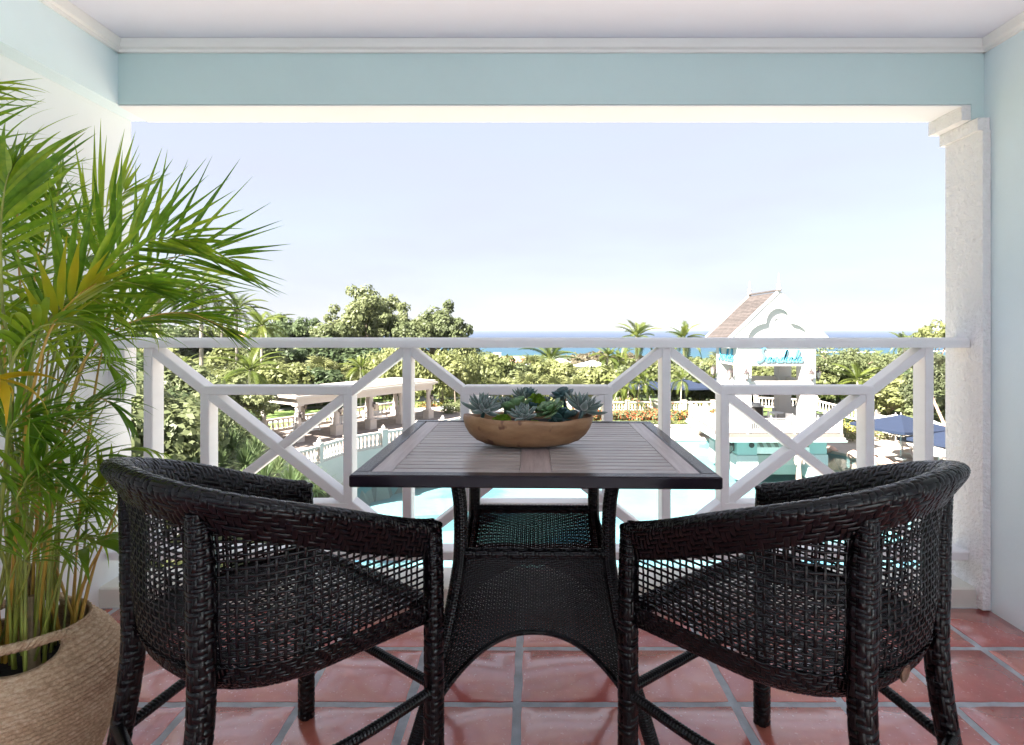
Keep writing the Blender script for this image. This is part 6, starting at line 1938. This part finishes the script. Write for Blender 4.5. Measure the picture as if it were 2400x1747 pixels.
put_tree('broadleaf_tree', 'hazy tree on the skyline behind the leaning palm plumes at the left', 'tree', t4, T(430, 92), 92, ZP - .5, 1.1, (1.3, 1.2, (Z_of(742, 92) - ZP)/9.0))
put_tree('broadleaf_tree', 'leftmost skyline tree, beside the left wall edge behind the potted palm', 'tree', t3, T(330, 84), 84, ZP - .5, 0.4, (1.2, 1.2, (Z_of(728, 84) - ZP)/10.0))
put_tree('broadleaf_tree', 'skyline tree between the second and third royal palms', 'tree', t4, T(520, 96), 96, ZP - .5, 2.6, (1.3, 1.2, (Z_of(748, 96) - ZP)/9.0))
put_tree('broadleaf_tree', 'tree under the top rail in front of the two tallest trees', 'tree', big2, T(960, 66.5), 66.5, ZP - 2.0, 3.0, (0.80, 0.8, 0.62))
put_tree('broadleaf_tree', 'dark tree under the top rail left of the second railing post', 'tree', t3, T(790, 68), 68, ZP - .3, 2.0, (1.1, 1, 0.72))
put_tree('broadleaf_tree', 'tree just under the top rail at the third railing diagonal', 'tree', t4, T(1082, 74), 74, ZP - 1.4, 1.2, (0.75, 0.8, (Z_of(795, 74) - ZP + 1.4)/9.0))
weep = tree_parts(41, 7.5, 4.2, 3.6, 120, 90, 0.20, 'leaf_yel', 0.24, 0.22, droop=1.0, hollow=0.55, lump=0.3, elong=2.6)
put_tree('weeping_tree', 'yellow green weeping tree behind the right end of the pergola', 'tree', weep, T(1035, 58), 58.5, ZP, 0.4, (0.82, 0.8, 0.80))
put_tree('weeping_tree', 'yellow green weeping tree seen between the fourth post and the pergola roof', 'tree', weep, T(925, 62.5), 62.5, ZP, 2.1, (0.85, 0.8, 0.86))
put_tree('slender_young_tree', 'small leafy tree with bare stem right of the pergola, beside the path', 'tree', tree_parts(43, 4.6, 1.4, 1.5, 30, 60, 0.18, 'leaf_yel', 0.3, 0.06), T(1068, 56), 56, ZP, 0, 1.0)
# ---- big palms at the left edge
palm('royal_palm', 'tall pale royal palm behind the potted palm, its trunk at the left wall edge', T(372, 58), 58, ZP, top_h(668, 58, ZP), 4.2, 18, 'plume', 0.26, 0.0, seed=1, el=(75, -45))
palm('royal_palm', 'royal palm with long drooping plumes, second from the left', T(472, 62), 62, ZP, top_h(668, 62, ZP), 4.6, 18, 'plume', 0.22, 0.0, seed=2, el=(70, -50))
palm('royal_palm', 'royal palm with thin trunk third from the left on the skyline', T(555, 66), 66, ZP, top_h(726, 66, ZP), 3.6, 18, 'plume', 0.16, 0.0, seed=3)
palm('coconut_palm', 'coconut palm left of the dark round tree, white trunk showing below the top rail', T(613, 60), 60, ZP, top_h(763, 60, ZP), 3.0, 18, 'feather', 0.14, 0.0, seed=4)
palm('coconut_palm', 'yellow green coconut palm under the top rail, left of the white palm trunk', T(580, 50), 50, ZP, top_h(868, 50, ZP), 3.2, 16, 'feather', 0.15, 0.2, seed=5, el=(80, -20))
palm('coconut_palm', 'small slender palm in front of the trees right of the fan palm bank', T(845, 57), 57, ZP, top_h(862, 57, ZP), 2.0, 16, 'feather', 0.09, 0.0, seed=6)
palm('royal_palm', 'palm half hidden behind the plumes at the skyline', T(640, 88), 88, ZP, top_h(760, 88, ZP), 3.6, 16, 'plume', 0.18, 0.0, seed=7)
palm('royal_palm', 'far palm just above the top rail right of the potted palm tips', T(520, 84), 84, ZP, top_h(735, 84, ZP), 3.8, 16, 'plume', 0.18, 0.0, seed=8)
# ---- banks of fan palms
fan_lab = ['leftmost fan palm of the bank above the pergola', 'fan palm second from the left in the bank above the pergola', 'middle fan palm of the bank above the pergola', 'fan palm fourth from the left above the pergola', 'rightmost fan palm above the pergola']
for k, (px, py) in enumerate(((662, 905), (705, 885), (752, 872), (795, 884), (832, 905))):
    Y = 58.5 + (k % 2)*1.6
    palm('fan_palm', fan_lab[k], T(px, Y), Y, ZP, max(0.4, top_h(py, Y, ZP)), 2.1, 22, 'fan', 0.16, seed=20+k, el=(85, -40))
cf = [(1165, 905, 70), (1205, 890, 74), (1245, 862, 78), (1290, 880, 68), (1335, 885, 72), (1180, 925, 62), (1240, 915, 62), (1300, 920, 62), (1350, 925, 62), (1375, 900, 76)]
cl = ['pale fan palm below the long orange roof, leftmost of the bank behind the bowl', 'pale fan palm under the brown dome', 'tallest pale fan palm behind the bowl', 'pale fan palm in front of the yellow feather palm', 'pale fan palm near the white villa roof', 'low pale fan palm at the mid rail, above the left end of the bowl', 'low pale fan palm above the middle of the bowl', 'low pale fan palm above the right of the bowl', 'low pale fan palm at the right end of the mid rail section', 'rear pale fan palm right of the bank']
for k, (px, py, Y) in enumerate(cf):
    z = ground_z(T(px, Y), Y)
    palm('fan_palm', cl[k], T(px, Y), Y, z, max(0.5, top_h(py, Y, z)), 2.5, 22, 'fan', 0.18, seed=40+k, el=(85, -40))
palm('coconut_palm', 'yellowish feather palm touching the top rail behind the bowl', T(1290, 80), 80, ground_z(4, 80), top_h(843, 80, ground_z(4, 80)), 4.2, 18, 'feather', 0.2, seed=60, el=(80, -30))
# ---- royal palms over the rail in the middle right
for k, (px, py, Y, lb, L_) in enumerate(((1492, 790, 66, 'bushy royal palm rising above the top rail left of the tower', 3.0), (1603, 795, 68, 'royal palm rising above the top rail just left of the tower roof', 3.0), (2120, 805, 75, 'small far palm crown under the top rail near the last post', 2.2))):
    z = ground_z(T(px, Y), Y)
    palm('royal_palm', lb, T(px, Y), Y, z, top_h(py, Y, z), L_, 20, 'feather', 0.17, seed=70+k, el=(85, -38))
for k, (px, py, Y, lean, lb) in enumerate(((1452, 905, 57, 0.9, 'leaning slender palm of the clump left of the navy umbrellas'), (1475, 892, 57.4, 0.2, 'middle slender palm of the clump left of the navy umbrellas'), (1512, 900, 57.2, -0.8, 'slender palm leaning left in the clump left of the navy umbrellas'), (1500, 885, 58, 0.3, 'tallest slender palm of the clump behind the flower bed'),
                                      (1598, 890, 55.5, 0.15, 'single slender palm in front of the second navy umbrella'), (1560, 893, 66, 0, 'slender palm behind the railing post left of the tower'), (1640, 905, 66, 0, 'short palm between the single slender palm and the tower'))):
    z = ground_z(T(px, Y), Y)
    h = top_h(py, Y, z)
    palm('slender_palm', lb, T(px, Y) - lean, Y, z, h, 1.75, 13, 'feather', 0.065, lean, seed=80+k, el=(80, -40))
# ---- right hand trees
spr = tree_parts(51, 9.0, 6.0, 3.0, 150, 80, 0.22, 'leaf_olive', 0.20, 0.28, 'pink_bark', hollow=0.45, lump=0.3, limbs=16)
put_tree('spreading_tree', 'wide spreading airy tree right of the tower with pale branches', 'tree', spr, T(2000, 62), 62, ZU, 0.8, (0.80, 0.8, (Z_of(812, 62) - ZU)/9.0))
palm('coconut_palm', 'yellow palm in front of the wide spreading tree', T(2010, 52), 52, ZD, top_h(892, 52, ZD), 2.4, 14, 'feather', 0.12, seed=90, el=(85, -20))
t5 = tree_parts(57, 7.5, 3.6, 3.4, 110, 80, 0.24, 'leaf_yel', 0.22, 0.2, hollow=0.5)
put_tree('broadleaf_tree', 'bright green leafy tree behind the big navy umbrella', 'tree', t5, T(2120, 52), 54, ZD, 0, (1.0, 1, (Z_of(868, 54) - ZD)/7.5))
put_tree('broadleaf_tree', 'green tree between the spreading tree and the last railing post', 'tree', t5, T(2065, 62), 62, ZD, 2, (1.1, 1, (Z_of(850, 62) - ZD)/7.5))
put_tree('broadleaf_tree', 'lower green tree right of the tower, under the spreading tree', 'tree', t5, T(1950, 72), 72, ZU - .3, 1, (1.2, 1, (Z_of(850, 72) - ZU)/7.5))
cas = tree_parts(61, 13.0, 3.0, 5.6, 120, 110, 0.15, 'leaf_grey', 0.26, 0.25, 'pink_bark', droop=0.7, hollow=0.4, elong=3.4, lump=0.3)
put_tree('casuarina_tree', 'feathery grey green casuarina beside the stucco pillar', 'tree', cas, T(2200, 50), 50, ZD, 0, (0.9, 0.9, (Z_of(812, 50) - ZD)/13.0))
air = tree_parts(67, 12.5, 3.6, 2.4, 46, 60, 0.24, 'leaf_yel', 0.20, 0.16, 'pink_bark', hollow=0.4, lump=0.5, limbs=14)
put_tree('airy_tree', 'tall airy tree with sparse crown above the top rail at the stucco pillar', 'tree', air, T(2192, 56), 56, ZD, 0.5, (0.80, 0.8, (Z_of(742, 56) - ZD)/12.5))
ln = thing('leaning_trunk', 'leaning pinkish bare trunk right of the last railing post', 'tree', (T(2215, 44), 44, ZD))
MB().tube(spline([(0.6, 0, 0), (0, 0, 2.2), (-0.9, 0, 4.3), (-1.6, 0, 6.4)], 16), [0.14 - 0.005*i for i in range(16)], 8).build('trunk', M['pink_bark'], ln, True)
link('crown', tree_parts(69, 2.6, 1.6, 1.2, 30, 70, 0.18, 'leaf_grey', 0.3, trunk=False, zc=0)[0], ln, (-1.7, 0, 6.9))
# ---- hillside towards the coast
kinds_ = [tree_parts(101, 8, 4.6, 3.6, 60, 46, 0.55, 'leaf_olive', 0.28, 0.25, limbs=4), tree_parts(102, 7, 4.2, 3.2, 60, 46, 0.50, 'leaf_dark', 0.28, 0.25, limbs=4), tree_parts(103, 8, 4.4, 3.8, 60, 46, 0.50, 'leaf_yel', 0.28, 0.25, limbs=4), tree_parts(104, 7, 4.8, 3.0, 60, 46, 0.50, 'leaf_brown', 0.28, 0.25, limbs=4)]
kname = ['olive_tree', 'dark_tree', 'light_green_tree', 'brownish_tree']
klab = ['olive green round tree in the wooded slope towards the sea', 'dark green round tree in the wooded slope towards the sea', 'light green round tree in the wooded slope towards the sea', 'brownish round tree in the wooded slope towards the sea']
kgrp = ['olive green trees of the far slope', 'dark green trees of the far slope', 'light green trees of the far slope', 'brownish trees of the far slope']
rr = random.Random(77)
placed = []
def y_top(px, Y):
    return float(np.interp(px, [250, 600, 900, 1080, 1110, 1250, 1290, 1360, 1400, 1560, 1700, 1950, 2150, 2300], [800, 800, 805, 820, 862, 866, 872, 862, 836, 836, 838, 836, 846, 840])) + (8 if Y < 90 else 0)
def slope_tree(x, y, s_, k=None):
    k = rr.choices((0, 1, 2, 3), (5, 3, 4, 1))[0] if k is None else k
    px = PX + x/y*F
    g0 = ground_z(x, y) - 0.4
    sz = (Z_of(y_top(px, y) + rr.uniform(-6, 22), y) - g0) / (8.6, 7.6, 8.6, 7.4)[k]
    sz = min(1.5, max(0.22, sz))
    reg = 'behind the left railing panel' if px < 600 else 'behind the tall skyline trees' if px < 1080 else 'on the slope behind the bowl' if px < 1400 else 'on the slope left of the tower' if px < 1720 else 'on the slope right of the tower'
    reg = ('near row, ' if y < 92 else 'farther row, ') + reg
    t = put_tree('broadleaf_tree', klab[k].split(' in the ')[0] + ' in the ' + reg, 'tree', kinds_[k], x, y, g0, rr.uniform(0, 6.28), (s_*rr.uniform(.9, 1.2), s_*rr.uniform(.9, 1.2), sz), klab[k].split(' round')[0] + ' trees, ' + reg)
    return t
for row, Y in enumerate((70, 78, 88, 100, 114, 130, 148, 170, 195, 225)):
    x0, x1 = T(270, Y), T(2240, Y)
    step = 5.5 + Y*0.035
    x = x0 + rr.uniform(0, step)
    while x < x1:
        px = PX + x/Y*F
        s_ = rr.uniform(0.55, 0.9) * (1 + Y/400)
        if Y < 80 and (1140 < px < 1400): s_ *= 0.6
        if Y < 100 and 1400 < px < 1700: s_ *= 0.75
        slope_tree(x, Y + rr.uniform(-3, 3), s_)
        x += step * rr.uniform(.8, 1.25)
rp = random.Random(31)
plab = ['slender coconut palm standing among the trees of the wooded slope', 'pale fan palm standing among the trees of the wooded slope']
for px in (285, 330, 430, 500, 560, 690, 890, 1110, 1420, 1445, 1545, 1690, 1960, 2040, 2105, 2235):
    Y = rp.uniform(63, 84); x = T(px, Y); z = ground_z(x, Y); kf = rp.random() < 0.45
    palm('fan_palm' if kf else 'coconut_palm', plab[int(kf)], x, Y, z, max(1.5, top_h(rp.uniform(835, 880), Y, z)), 2.0 if kf else 2.7, 16, 'fan' if kf else 'feather', 0.13, rp.uniform(-.5, .5), ('coconut palms', 'fan palms')[int(kf)] + ' among the slope trees', seed=px)
put_tree('brownish_tree', 'brownish round tree against the sea, left of the tall palms', 'tree', kinds_[3], T(1390, 150), 150, ground_z(10, 150), 0, (1.5, 1.5, (Z_of(818, 150) - ground_z(10, 150))/7))
put_tree('brownish_tree', 'wide brownish tree against the sea, right of the round one', 'tree', kinds_[3], T(1462, 160), 160, ground_z(20, 160), 1, (2.0, 1.5, (Z_of(822, 160) - ground_z(20, 160))/7))
put_tree('umbrella_tree', 'flat yellow green tree below the long orange roof', 'tree', kinds_[2], T(1180, 170), 170, ground_z(-10, 170), 1, (2.6, 2.0, (Z_of(848, 170) - ground_z(-10, 170))/8))
# far wood as one mass
g = np.random.default_rng(5)
n = 2600
fy = 235 + (g.random(n) ** 1.25) * 415; fx = g.uniform(-0.62, 0.80, n) * fy
ok = ~((np.abs(fx + 18) < 34) & (fy > 405) & (fy < 462))
fx, fy = fx[ok], fy[ok]
fz = np.minimum(gz(fx, fy) + g.uniform(1.0, 3.2, len(fx)), EYE - np.where(np.abs(fx/fy*F + PX - 1185) < 90, 92, 78)/F*fy - 3.2)
far_hue = g.integers(0, 3, len(fx))
for k, mt in enumerate(('leaf_olive', 'leaf_dark', 'leaf_yel')):
    sel = far_hue == k
    C = np.stack([fx[sel], fy[sel], fz[sel]], -1)
    V, Q = leaf_cloud(C, g.uniform(3.0, 5.0, len(C)), 60, 0.75, 1.1, 60+k)
    tag(link('distant_woodland', mesh_np('distant_woodland', V, Q, M[mt], False)), ('olive green far wood down to the coast', 'dark green patches of the far wood down to the coast', 'light green patches of the far wood down to the coast')[k], 'woodland', kind='stuff')
# dense shrub bank left, from the lawn up to the tall palms
sh = [tree_parts(201 + k, 2.6, 1.7, 1.3, 40, 90, 0.17, m_, 0.34, trunk=False, zc=1.1, lump=.3) for k, m_ in enumerate(('leaf_yel', 'leaf_olive', 'leaf_dark'))]
rs = random.Random(12)
adj = ['yellow green', 'olive green', 'dark green']
sh_near = [tree_parts(231 + k, 2.6, 1.7, 1.3, 46, 260, 0.095, m_, 0.34, trunk=False, zc=1.1, lump=.3) for k, m_ in enumerate(('leaf_yel', 'leaf_olive', 'leaf_dark'))]
def shrub(x, y, s_, k, label, z=None, group=None):
    return put_tree('garden_shrub', label, 'shrub', (sh_near if y < 47 else sh)[k], x, y, (ground_z(x, y) if z is None else z), rs.uniform(0, 6.28), (s_*rs.uniform(.9, 1.15), s_*rs.uniform(.9, 1.15), s_*rs.uniform(.9, 1.2)), group)
for Y in (56, 61, 66, 72):
    x = T(290, Y)
    while x < T(760, Y):
        k = rs.choices((0, 1, 2), (5, 4, 1))[0]
        shrub(x, Y + rs.uniform(-1.5, 1.5), rs.uniform(1.3, 2.0), k, adj[k] + ' shrub in the bank behind the left railing panel', group=adj[k] + ' shrubs of the left bank')
        x += rs.uniform(2.4, 3.4)
for Y in (22, 25, 28, 31.5, 36, 41, 46):
    x = T(285, Y)
    xe = T(470 if Y < 30 else 600, Y) if Y < 40 else T(560, Y)
    while x < xe:
        k = rs.choices((0, 1, 2), (4, 4, 2))[0]
        px = PX + x/Y*F
        hs = 1.2 + max(0, (480 - px)/200) * 0.9
        shrub(x, Y + rs.uniform(-.8, .8), hs*rs.uniform(.8, 1.1)*(0.75 if Y < 27 else 1.0), k, adj[k] + ' shrub in the near garden below the left wall', group=adj[k] + ' shrubs of the near garden')
        x += rs.uniform(1.9, 2.8)
tl = tree_parts(211, 5.4, 2.4, 2.2, 60, 80, 0.20, 'leaf_olive', 0.26, 0.12, hollow=0.5, lump=.4)
put_tree('broadleaf_tree', 'small tree whose branches reach across the left end of the pergola', 'tree', tl, T(560, 37), 37.5, ZP - .5, 0, (1.0, 1, 0.98))
put_tree('broadleaf_tree', 'yellow green bushy tree behind the first railing post', 'tree', tl, T(420, 36), 36, ZP - .2, 2, (1.1, 1, 1.15))
# pink flowering shrubs
def flowers(name, label, cat, C, W, n_each, size, mats, seed, green='leaf_olive', kind=None):
    t = thing(name, label, cat, tuple(C.mean(0)))
    o = np.array(t.location)
    V, Q = leaf_cloud(C - o, W, n_each, 0.8, size, seed)
    link('foliage', mesh_np('foliage', V, Q, M[green], False), t)
    for k, m_ in enumerate(mats):
        V, Q = leaf_cloud(C - o, W*1.05, max(6, n_each//4), 0.8, size*0.8, seed + 1 + k, elong=1.0)
        tag(link('blossom', mesh_np('blossom', V, Q, M[m_], False), t), kind='stuff')
    return t
g = np.random.default_rng(8)
def line_cl(x0, y0, x1, y1, n, z, jz=0.2):
    f = g.random(n); return np.stack([x0 + (x1-x0)*f + g.normal(0, .2, n), y0 + (y1-y0)*f + g.normal(0, .2, n), z + g.uniform(0, jz, n)], -1)
C = line_cl(T(375, 29), 29, T(470, 29), 29.6, 30, Z_of(1000, 29) - .2, 0.5)
flowers('bougainvillea', 'dusty pink flowering shrub between the first and second railing posts', 'shrub', C, np.full(len(C), 0.38), 90, 0.10, ['flower_pink', 'flower_pink'], 3, 'leaf_yel')
bedl = ['red flowered hedge left of the slender palm clump', 'red flowered hedge between the slender palms and the single slender palm', 'red flowered hedge right of the single slender palm by the urn']
for k, (xa, xb) in enumerate(((3.6, 8.0), (8.1, 12.6), (12.7, 17.2))):
    C = line_cl(xa, 55.2, xb, 55.4, 44, ZD + 1.15, 0.55)
    flowers('flower_hedge', bedl[k], 'hedge', C, np.full(len(C), 0.55), 90, 0.13, ['flower_red', 'flower_red', 'flower_yel'][:2 + (k == 2)], 10 + k, 'leaf_olive')
C = line_cl(4, 53.6, 19.0, 53.7, 60, ZD + 0.95, 0.12)
tag(flowers('border_hedge', 'low clipped yellow green border along the top of the low wall', 'hedge', C, np.full(len(C), 0.30), 90, 0.10, [], 21, 'leaf_yel'))
C = line_cl(2, 61.8, 20, 61.8, 60, ZU + 0.3, 0.5)
flowers('flower_hedge', 'red and yellow flowered hedge behind the long straight balustrade', 'hedge', C, np.full(len(C), 0.6), 70, 0.14, ['flower_red', 'flower_yel'], 24, 'leaf_olive')
C = line_cl(24.0, 53.5, 30.5, 51.5, 26, ZD + 0.5, 0.6)
flowers('flower_bed', 'yellow flowering bed right of the tower deck', 'flower bed', C, np.full(len(C), 0.55), 80, 0.13, ['flower_yel', 'flower_yel'], 27, 'leaf_yel')
C = line_cl(25.5, 49.5, 29.5, 50.5, 16, ZD + 0.3, 0.5)
flowers('flower_bed', 'small planted bed between the white umbrellas and the balustrade', 'flower bed', C, np.full(len(C), 0.4), 80, 0.10, ['flower_pink'], 29, 'leaf_olive')
C = line_cl(-7.5, 52.5, -4.0, 57.5, 26, ZP + 0.2, 0.35)
flowers('ground_shrub', 'low green shrub bed on the lawn right of the pergola', 'shrub', C, np.full(len(C), 0.62), 90, 0.12, [], 31, 'leaf_olive')
C = line_cl(-10.6, 56.8, -8.0, 57.8, 14, ZP + 0.1, 0.2)
flowers('flower_bed', 'orange flower bed on the lawn behind the pergola column', 'flower bed', C, np.full(len(C), 0.45), 80, 0.10, ['flower_red', 'flower_yel'], 33, 'leaf_yel')
# trees and hedge beyond the lawn
for k, (px, Y, s_, kk) in enumerate(((880, 69, 1.5, 0), (935, 70, 1.4, 1), (985, 69, 1.3, 0), (820, 70, 1.4, 1), (1120, 68, 1.6, 1), (1165, 66, 1.4, 0), (1225, 66, 1.3, 1), (1290, 66, 1.2, 0), (1345, 66, 1.3, 1), (1400, 65, 1.3, 0), (1440, 65.5, 1.3, 1), (1530, 66, 1.4, 0), (1580, 66, 1.4, 1), (1660, 67, 1.4, 0), (1700, 67, 1.3, 1), (1790, 68, 1.6, 0), (1850, 68, 1.5, 1), (1925, 63, 1.5, 0), (2090, 57, 1.4, 1), (2150, 56, 1.4, 2), (2220, 54, 1.5, 0), (2240, 48, 1.5, 1))):
    x = T(px, Y); shrub(x, Y, s_*1.25, kk, adj[kk] + ' shrub in the hedge line beyond the lawn and balustrades', group=adj[kk] + ' shrubs of the far hedge line')
# spiky plants below the left of the railing
M['spiky'] = leafy('spiky_leaf', (0.10, 0.15, 0.06), (0.20, 0.25, 0.12), (0.32, 0.36, 0.20), rough=0.4)
def spiky_mesh(seed, n, L_, w_):
    rr = random.Random(seed); V = []; Q = []
    for i in range(n):
        a = rr.uniform(0, 6.283); e = R(rr.uniform(20, 88)); l = L_*rr.uniform(.7, 1.1)
        h = np.array([math.cos(a), math.sin(a), 0]); s_ = np.array([-math.sin(a), math.cos(a), 0])*w_*0.5
        ps = []
        for j in range(4):
            f = j/3
            ps.append(h*l*f*math.cos(e)*(1 + .2*f) + np.array([0, 0, l*(f*math.sin(e) - 0.42*f*f*math.cos(e)*1.1)]))
        b_ = len(V)
        for j, p in enumerate(ps):
            q = (1, 1.1, 0.75, 0.06)[j]
            V += [tuple(p - s_*q), tuple(p + s_*q)]
        for j in range(3): Q.append([b_+2*j, b_+2*j+1, b_+2*j+3, b_+2*j+2])
    return mesh_np('blades', V, Q, M['spiky'], False)
SPK = [spiky_mesh(k, 170, 1.15, 0.045) for k in range(3)]
sl = [(545, 1055, 30), (600, 1075, 29), (575, 1100, 27.5), (650, 1110, 27), (520, 1095, 27), (700, 1135, 27), (620, 1135, 25.5), (470, 1075, 28), (430, 1060, 28), (395, 1040, 28), (350, 1070, 27), (560, 1040, 32), (505, 1030, 31), (680, 1150, 25), (740, 1155, 26.5), (660, 1085, 29.5)]
for k, (px, py, Y) in enumerate(sl):
    x = T(px, Y); z = Z_of(py, Y)
    z = max(z, ground_z(x, Y) - 0.1)
    t = thing('spiky_plant', 'pale green spiky leaved plant in the bed below the left railing cross', 'plant', (x, Y, z), 0, 'spiky plants below the left railing panel')
    rr2 = random.Random(k)
    link('blades', SPK[k % 3], t, None, (0, 0, rr2.uniform(0, 6)), (rr2.uniform(.9, 1.25),)*3)
mound = MB(); vs = []
for i in range(25):
    for j in range(13):
        x = -20 + 10.2*i/24; y = 23 + 10*j/12
        u = math.sin(math.pi*i/24)*math.sin(math.pi*j/12)
        vs.append((x, y, ZD - 0.3 + 1.9*u**0.6))
mound.add(vs, [(i*13+j, (i+1)*13+j, (i+1)*13+j+1, i*13+j+1) for i in range(24) for j in range(12)])
tag(mound.build('planted_mound', M['earth'], None, True), kind='structure')
# ---- buildings far off
M['orange'] = plain('faded_orange_roof', (0.55, 0.27, 0.17), 0.8, 0.1, 0.3); M['villa'] = plain('white_villa_wall', (0.72, 0.71, 0.69), 0.8, 0.05, 0.5)
def house(name, label, cx_, cy_, z0, L_, D_, H_, roof_h, nwin=0, rz=0, chim=False, hip=True, rm='orange'):
    t = thing(name, label, 'building', (cx_, cy_, z0), rz)
    MB().box(-L_/2, L_/2, -D_/2, D_/2, -2, H_).build('wall', M['villa'], t)
    e_ = 0.6; a = (L_/2 + e_); b_ = D_/2 + e_; k = b_ if hip else 0
    MB().add([(-a, -b_, H_), (a, -b_, H_), (a, b_, H_), (-a, b_, H_), (-a + k, 0, H_ + roof_h), (a - k, 0, H_ + roof_h), (-a, -b_, H_ - .2), (a, -b_, H_ - .2), (a, b_, H_ - .2), (-a, b_, H_ - .2)],
             [(0, 1, 5, 4), (1, 2, 5), (2, 3, 4, 5), (3, 0, 4), (6, 7, 1, 0), (7, 8, 2, 1), (8, 9, 3, 2), (9, 6, 0, 3), (9, 8, 7, 6)]).build('roof', M[rm], t)
    for k in range(nwin):
        x = -L_/2 + L_*(k + .5)/nwin; w_ = L_/nwin*0.28
        for fz_ in ((H_*0.72, H_*0.9),) if H_ < 5 else ((H_*0.62, H_*0.84), (H_*0.18, H_*0.42)):
            MB().box(x - w_, x + w_, -D_/2 - 0.06, -D_/2 + 0.02, *fz_).build('window', M['dark'], t)
    return t
HY = 430.0
hz = ground_z(-18, HY)
ho = house('resort_building', 'long low resort building with a faded orange roof near the sea', X_of(1183, HY), HY, Z_of(868, HY), 42, 12, 6.2, 3.6, 14)
MB().box(X_of(1158, HY) - ho.location.x, X_of(1175, HY) - ho.location.x, -7.5, -3, 0, Z_of(826, HY) - Z_of(868, HY)).build('stair_tower', M['villa'], ho)
dm = thing('domed_pavilion', 'small pavilion with a brown ribbed dome above the fan palms', 'pavilion', (X_of(1193, 150), 150, Z_of(885, 150)))
MB().lathe([(3.1, 0), (3.1, 1.2), (3.6, 1.25), (3.6, 1.5)], 24).build('drum', M['villa'], dm)
M['domeb'] = plain('brown_dome_tile', (0.42, 0.28, 0.19), 0.8, 0.1, 1)
MB().lathe([(3.35*math.cos(a), 1.5 + 2.3*math.sin(a)) for a in np.linspace(0, 1.54, 9)], 24).build('dome', M['domeb'], dm, True)
for k in range(8):
    a0 = k*math.pi/4 + .3
    MB().tube([(3.40*math.cos(a)*math.cos(a0), 3.40*math.cos(a)*math.sin(a0), 1.5 + 2.35*math.sin(a)) for a in np.linspace(0, 1.5, 8)], 0.07, 4).build('rib', M['dark'], dm)
house('white_villa', 'white crenellated villa roof left of the brown dome', X_of(1146, 120), 120, Z_of(893, 120), 7.5, 5, 2.4, 0.3, 0, hip=False, rm='villa')
house('white_villa', 'small white villa roof peeping out right of the fan palms', X_of(1388, 130), 130, Z_of(874, 130), 4.5, 5, 1.6, 1.1, 2, 0.5, rm='villa')
house('orange_roofed_house', 'orange roofed house seen through the tower opening', X_of(1790, 74), 75, Z_of(900, 75) - 2.2, 7.0, 5, 2.2, 1.0, 3, rm='orange')
house('white_villa', 'white villa gable behind the tall yellow feather palm', X_of(1312, 150), 150, Z_of(868, 150), 6, 6, 1.8, 1.2, 2, rm='villa')
house('orange_roofed_house', 'small orange roof on the skyline right of the thin royal palm', X_of(600, 110), 110, Z_of(800, 110) - .5, 8, 6, 1.2, 1.6, 3, rm='orange')
# ================================================================== sea air
hz_m = bpy.data.materials.new('sea_air'); hz_m.use_nodes = True
for n in list(hz_m.node_tree.nodes): hz_m.node_tree.nodes.remove(n)
ho_ = hz_m.node_tree.nodes.new('ShaderNodeOutputMaterial'); pv = hz_m.node_tree.nodes.new('ShaderNodeVolumePrincipled')
pv.inputs['Color'].default_value = (0.90, 0.94, 1.0, 1); pv.inputs['Density'].default_value = 0.00006; pv.inputs['Anisotropy'].default_value = 0.2
hz_m.node_tree.links.new(pv.outputs[0], ho_.inputs['Volume'])
tag(MB().box(-31500, 31500, -60, 31500, -46, 14).build('haze', hz_m), kind='stuff')
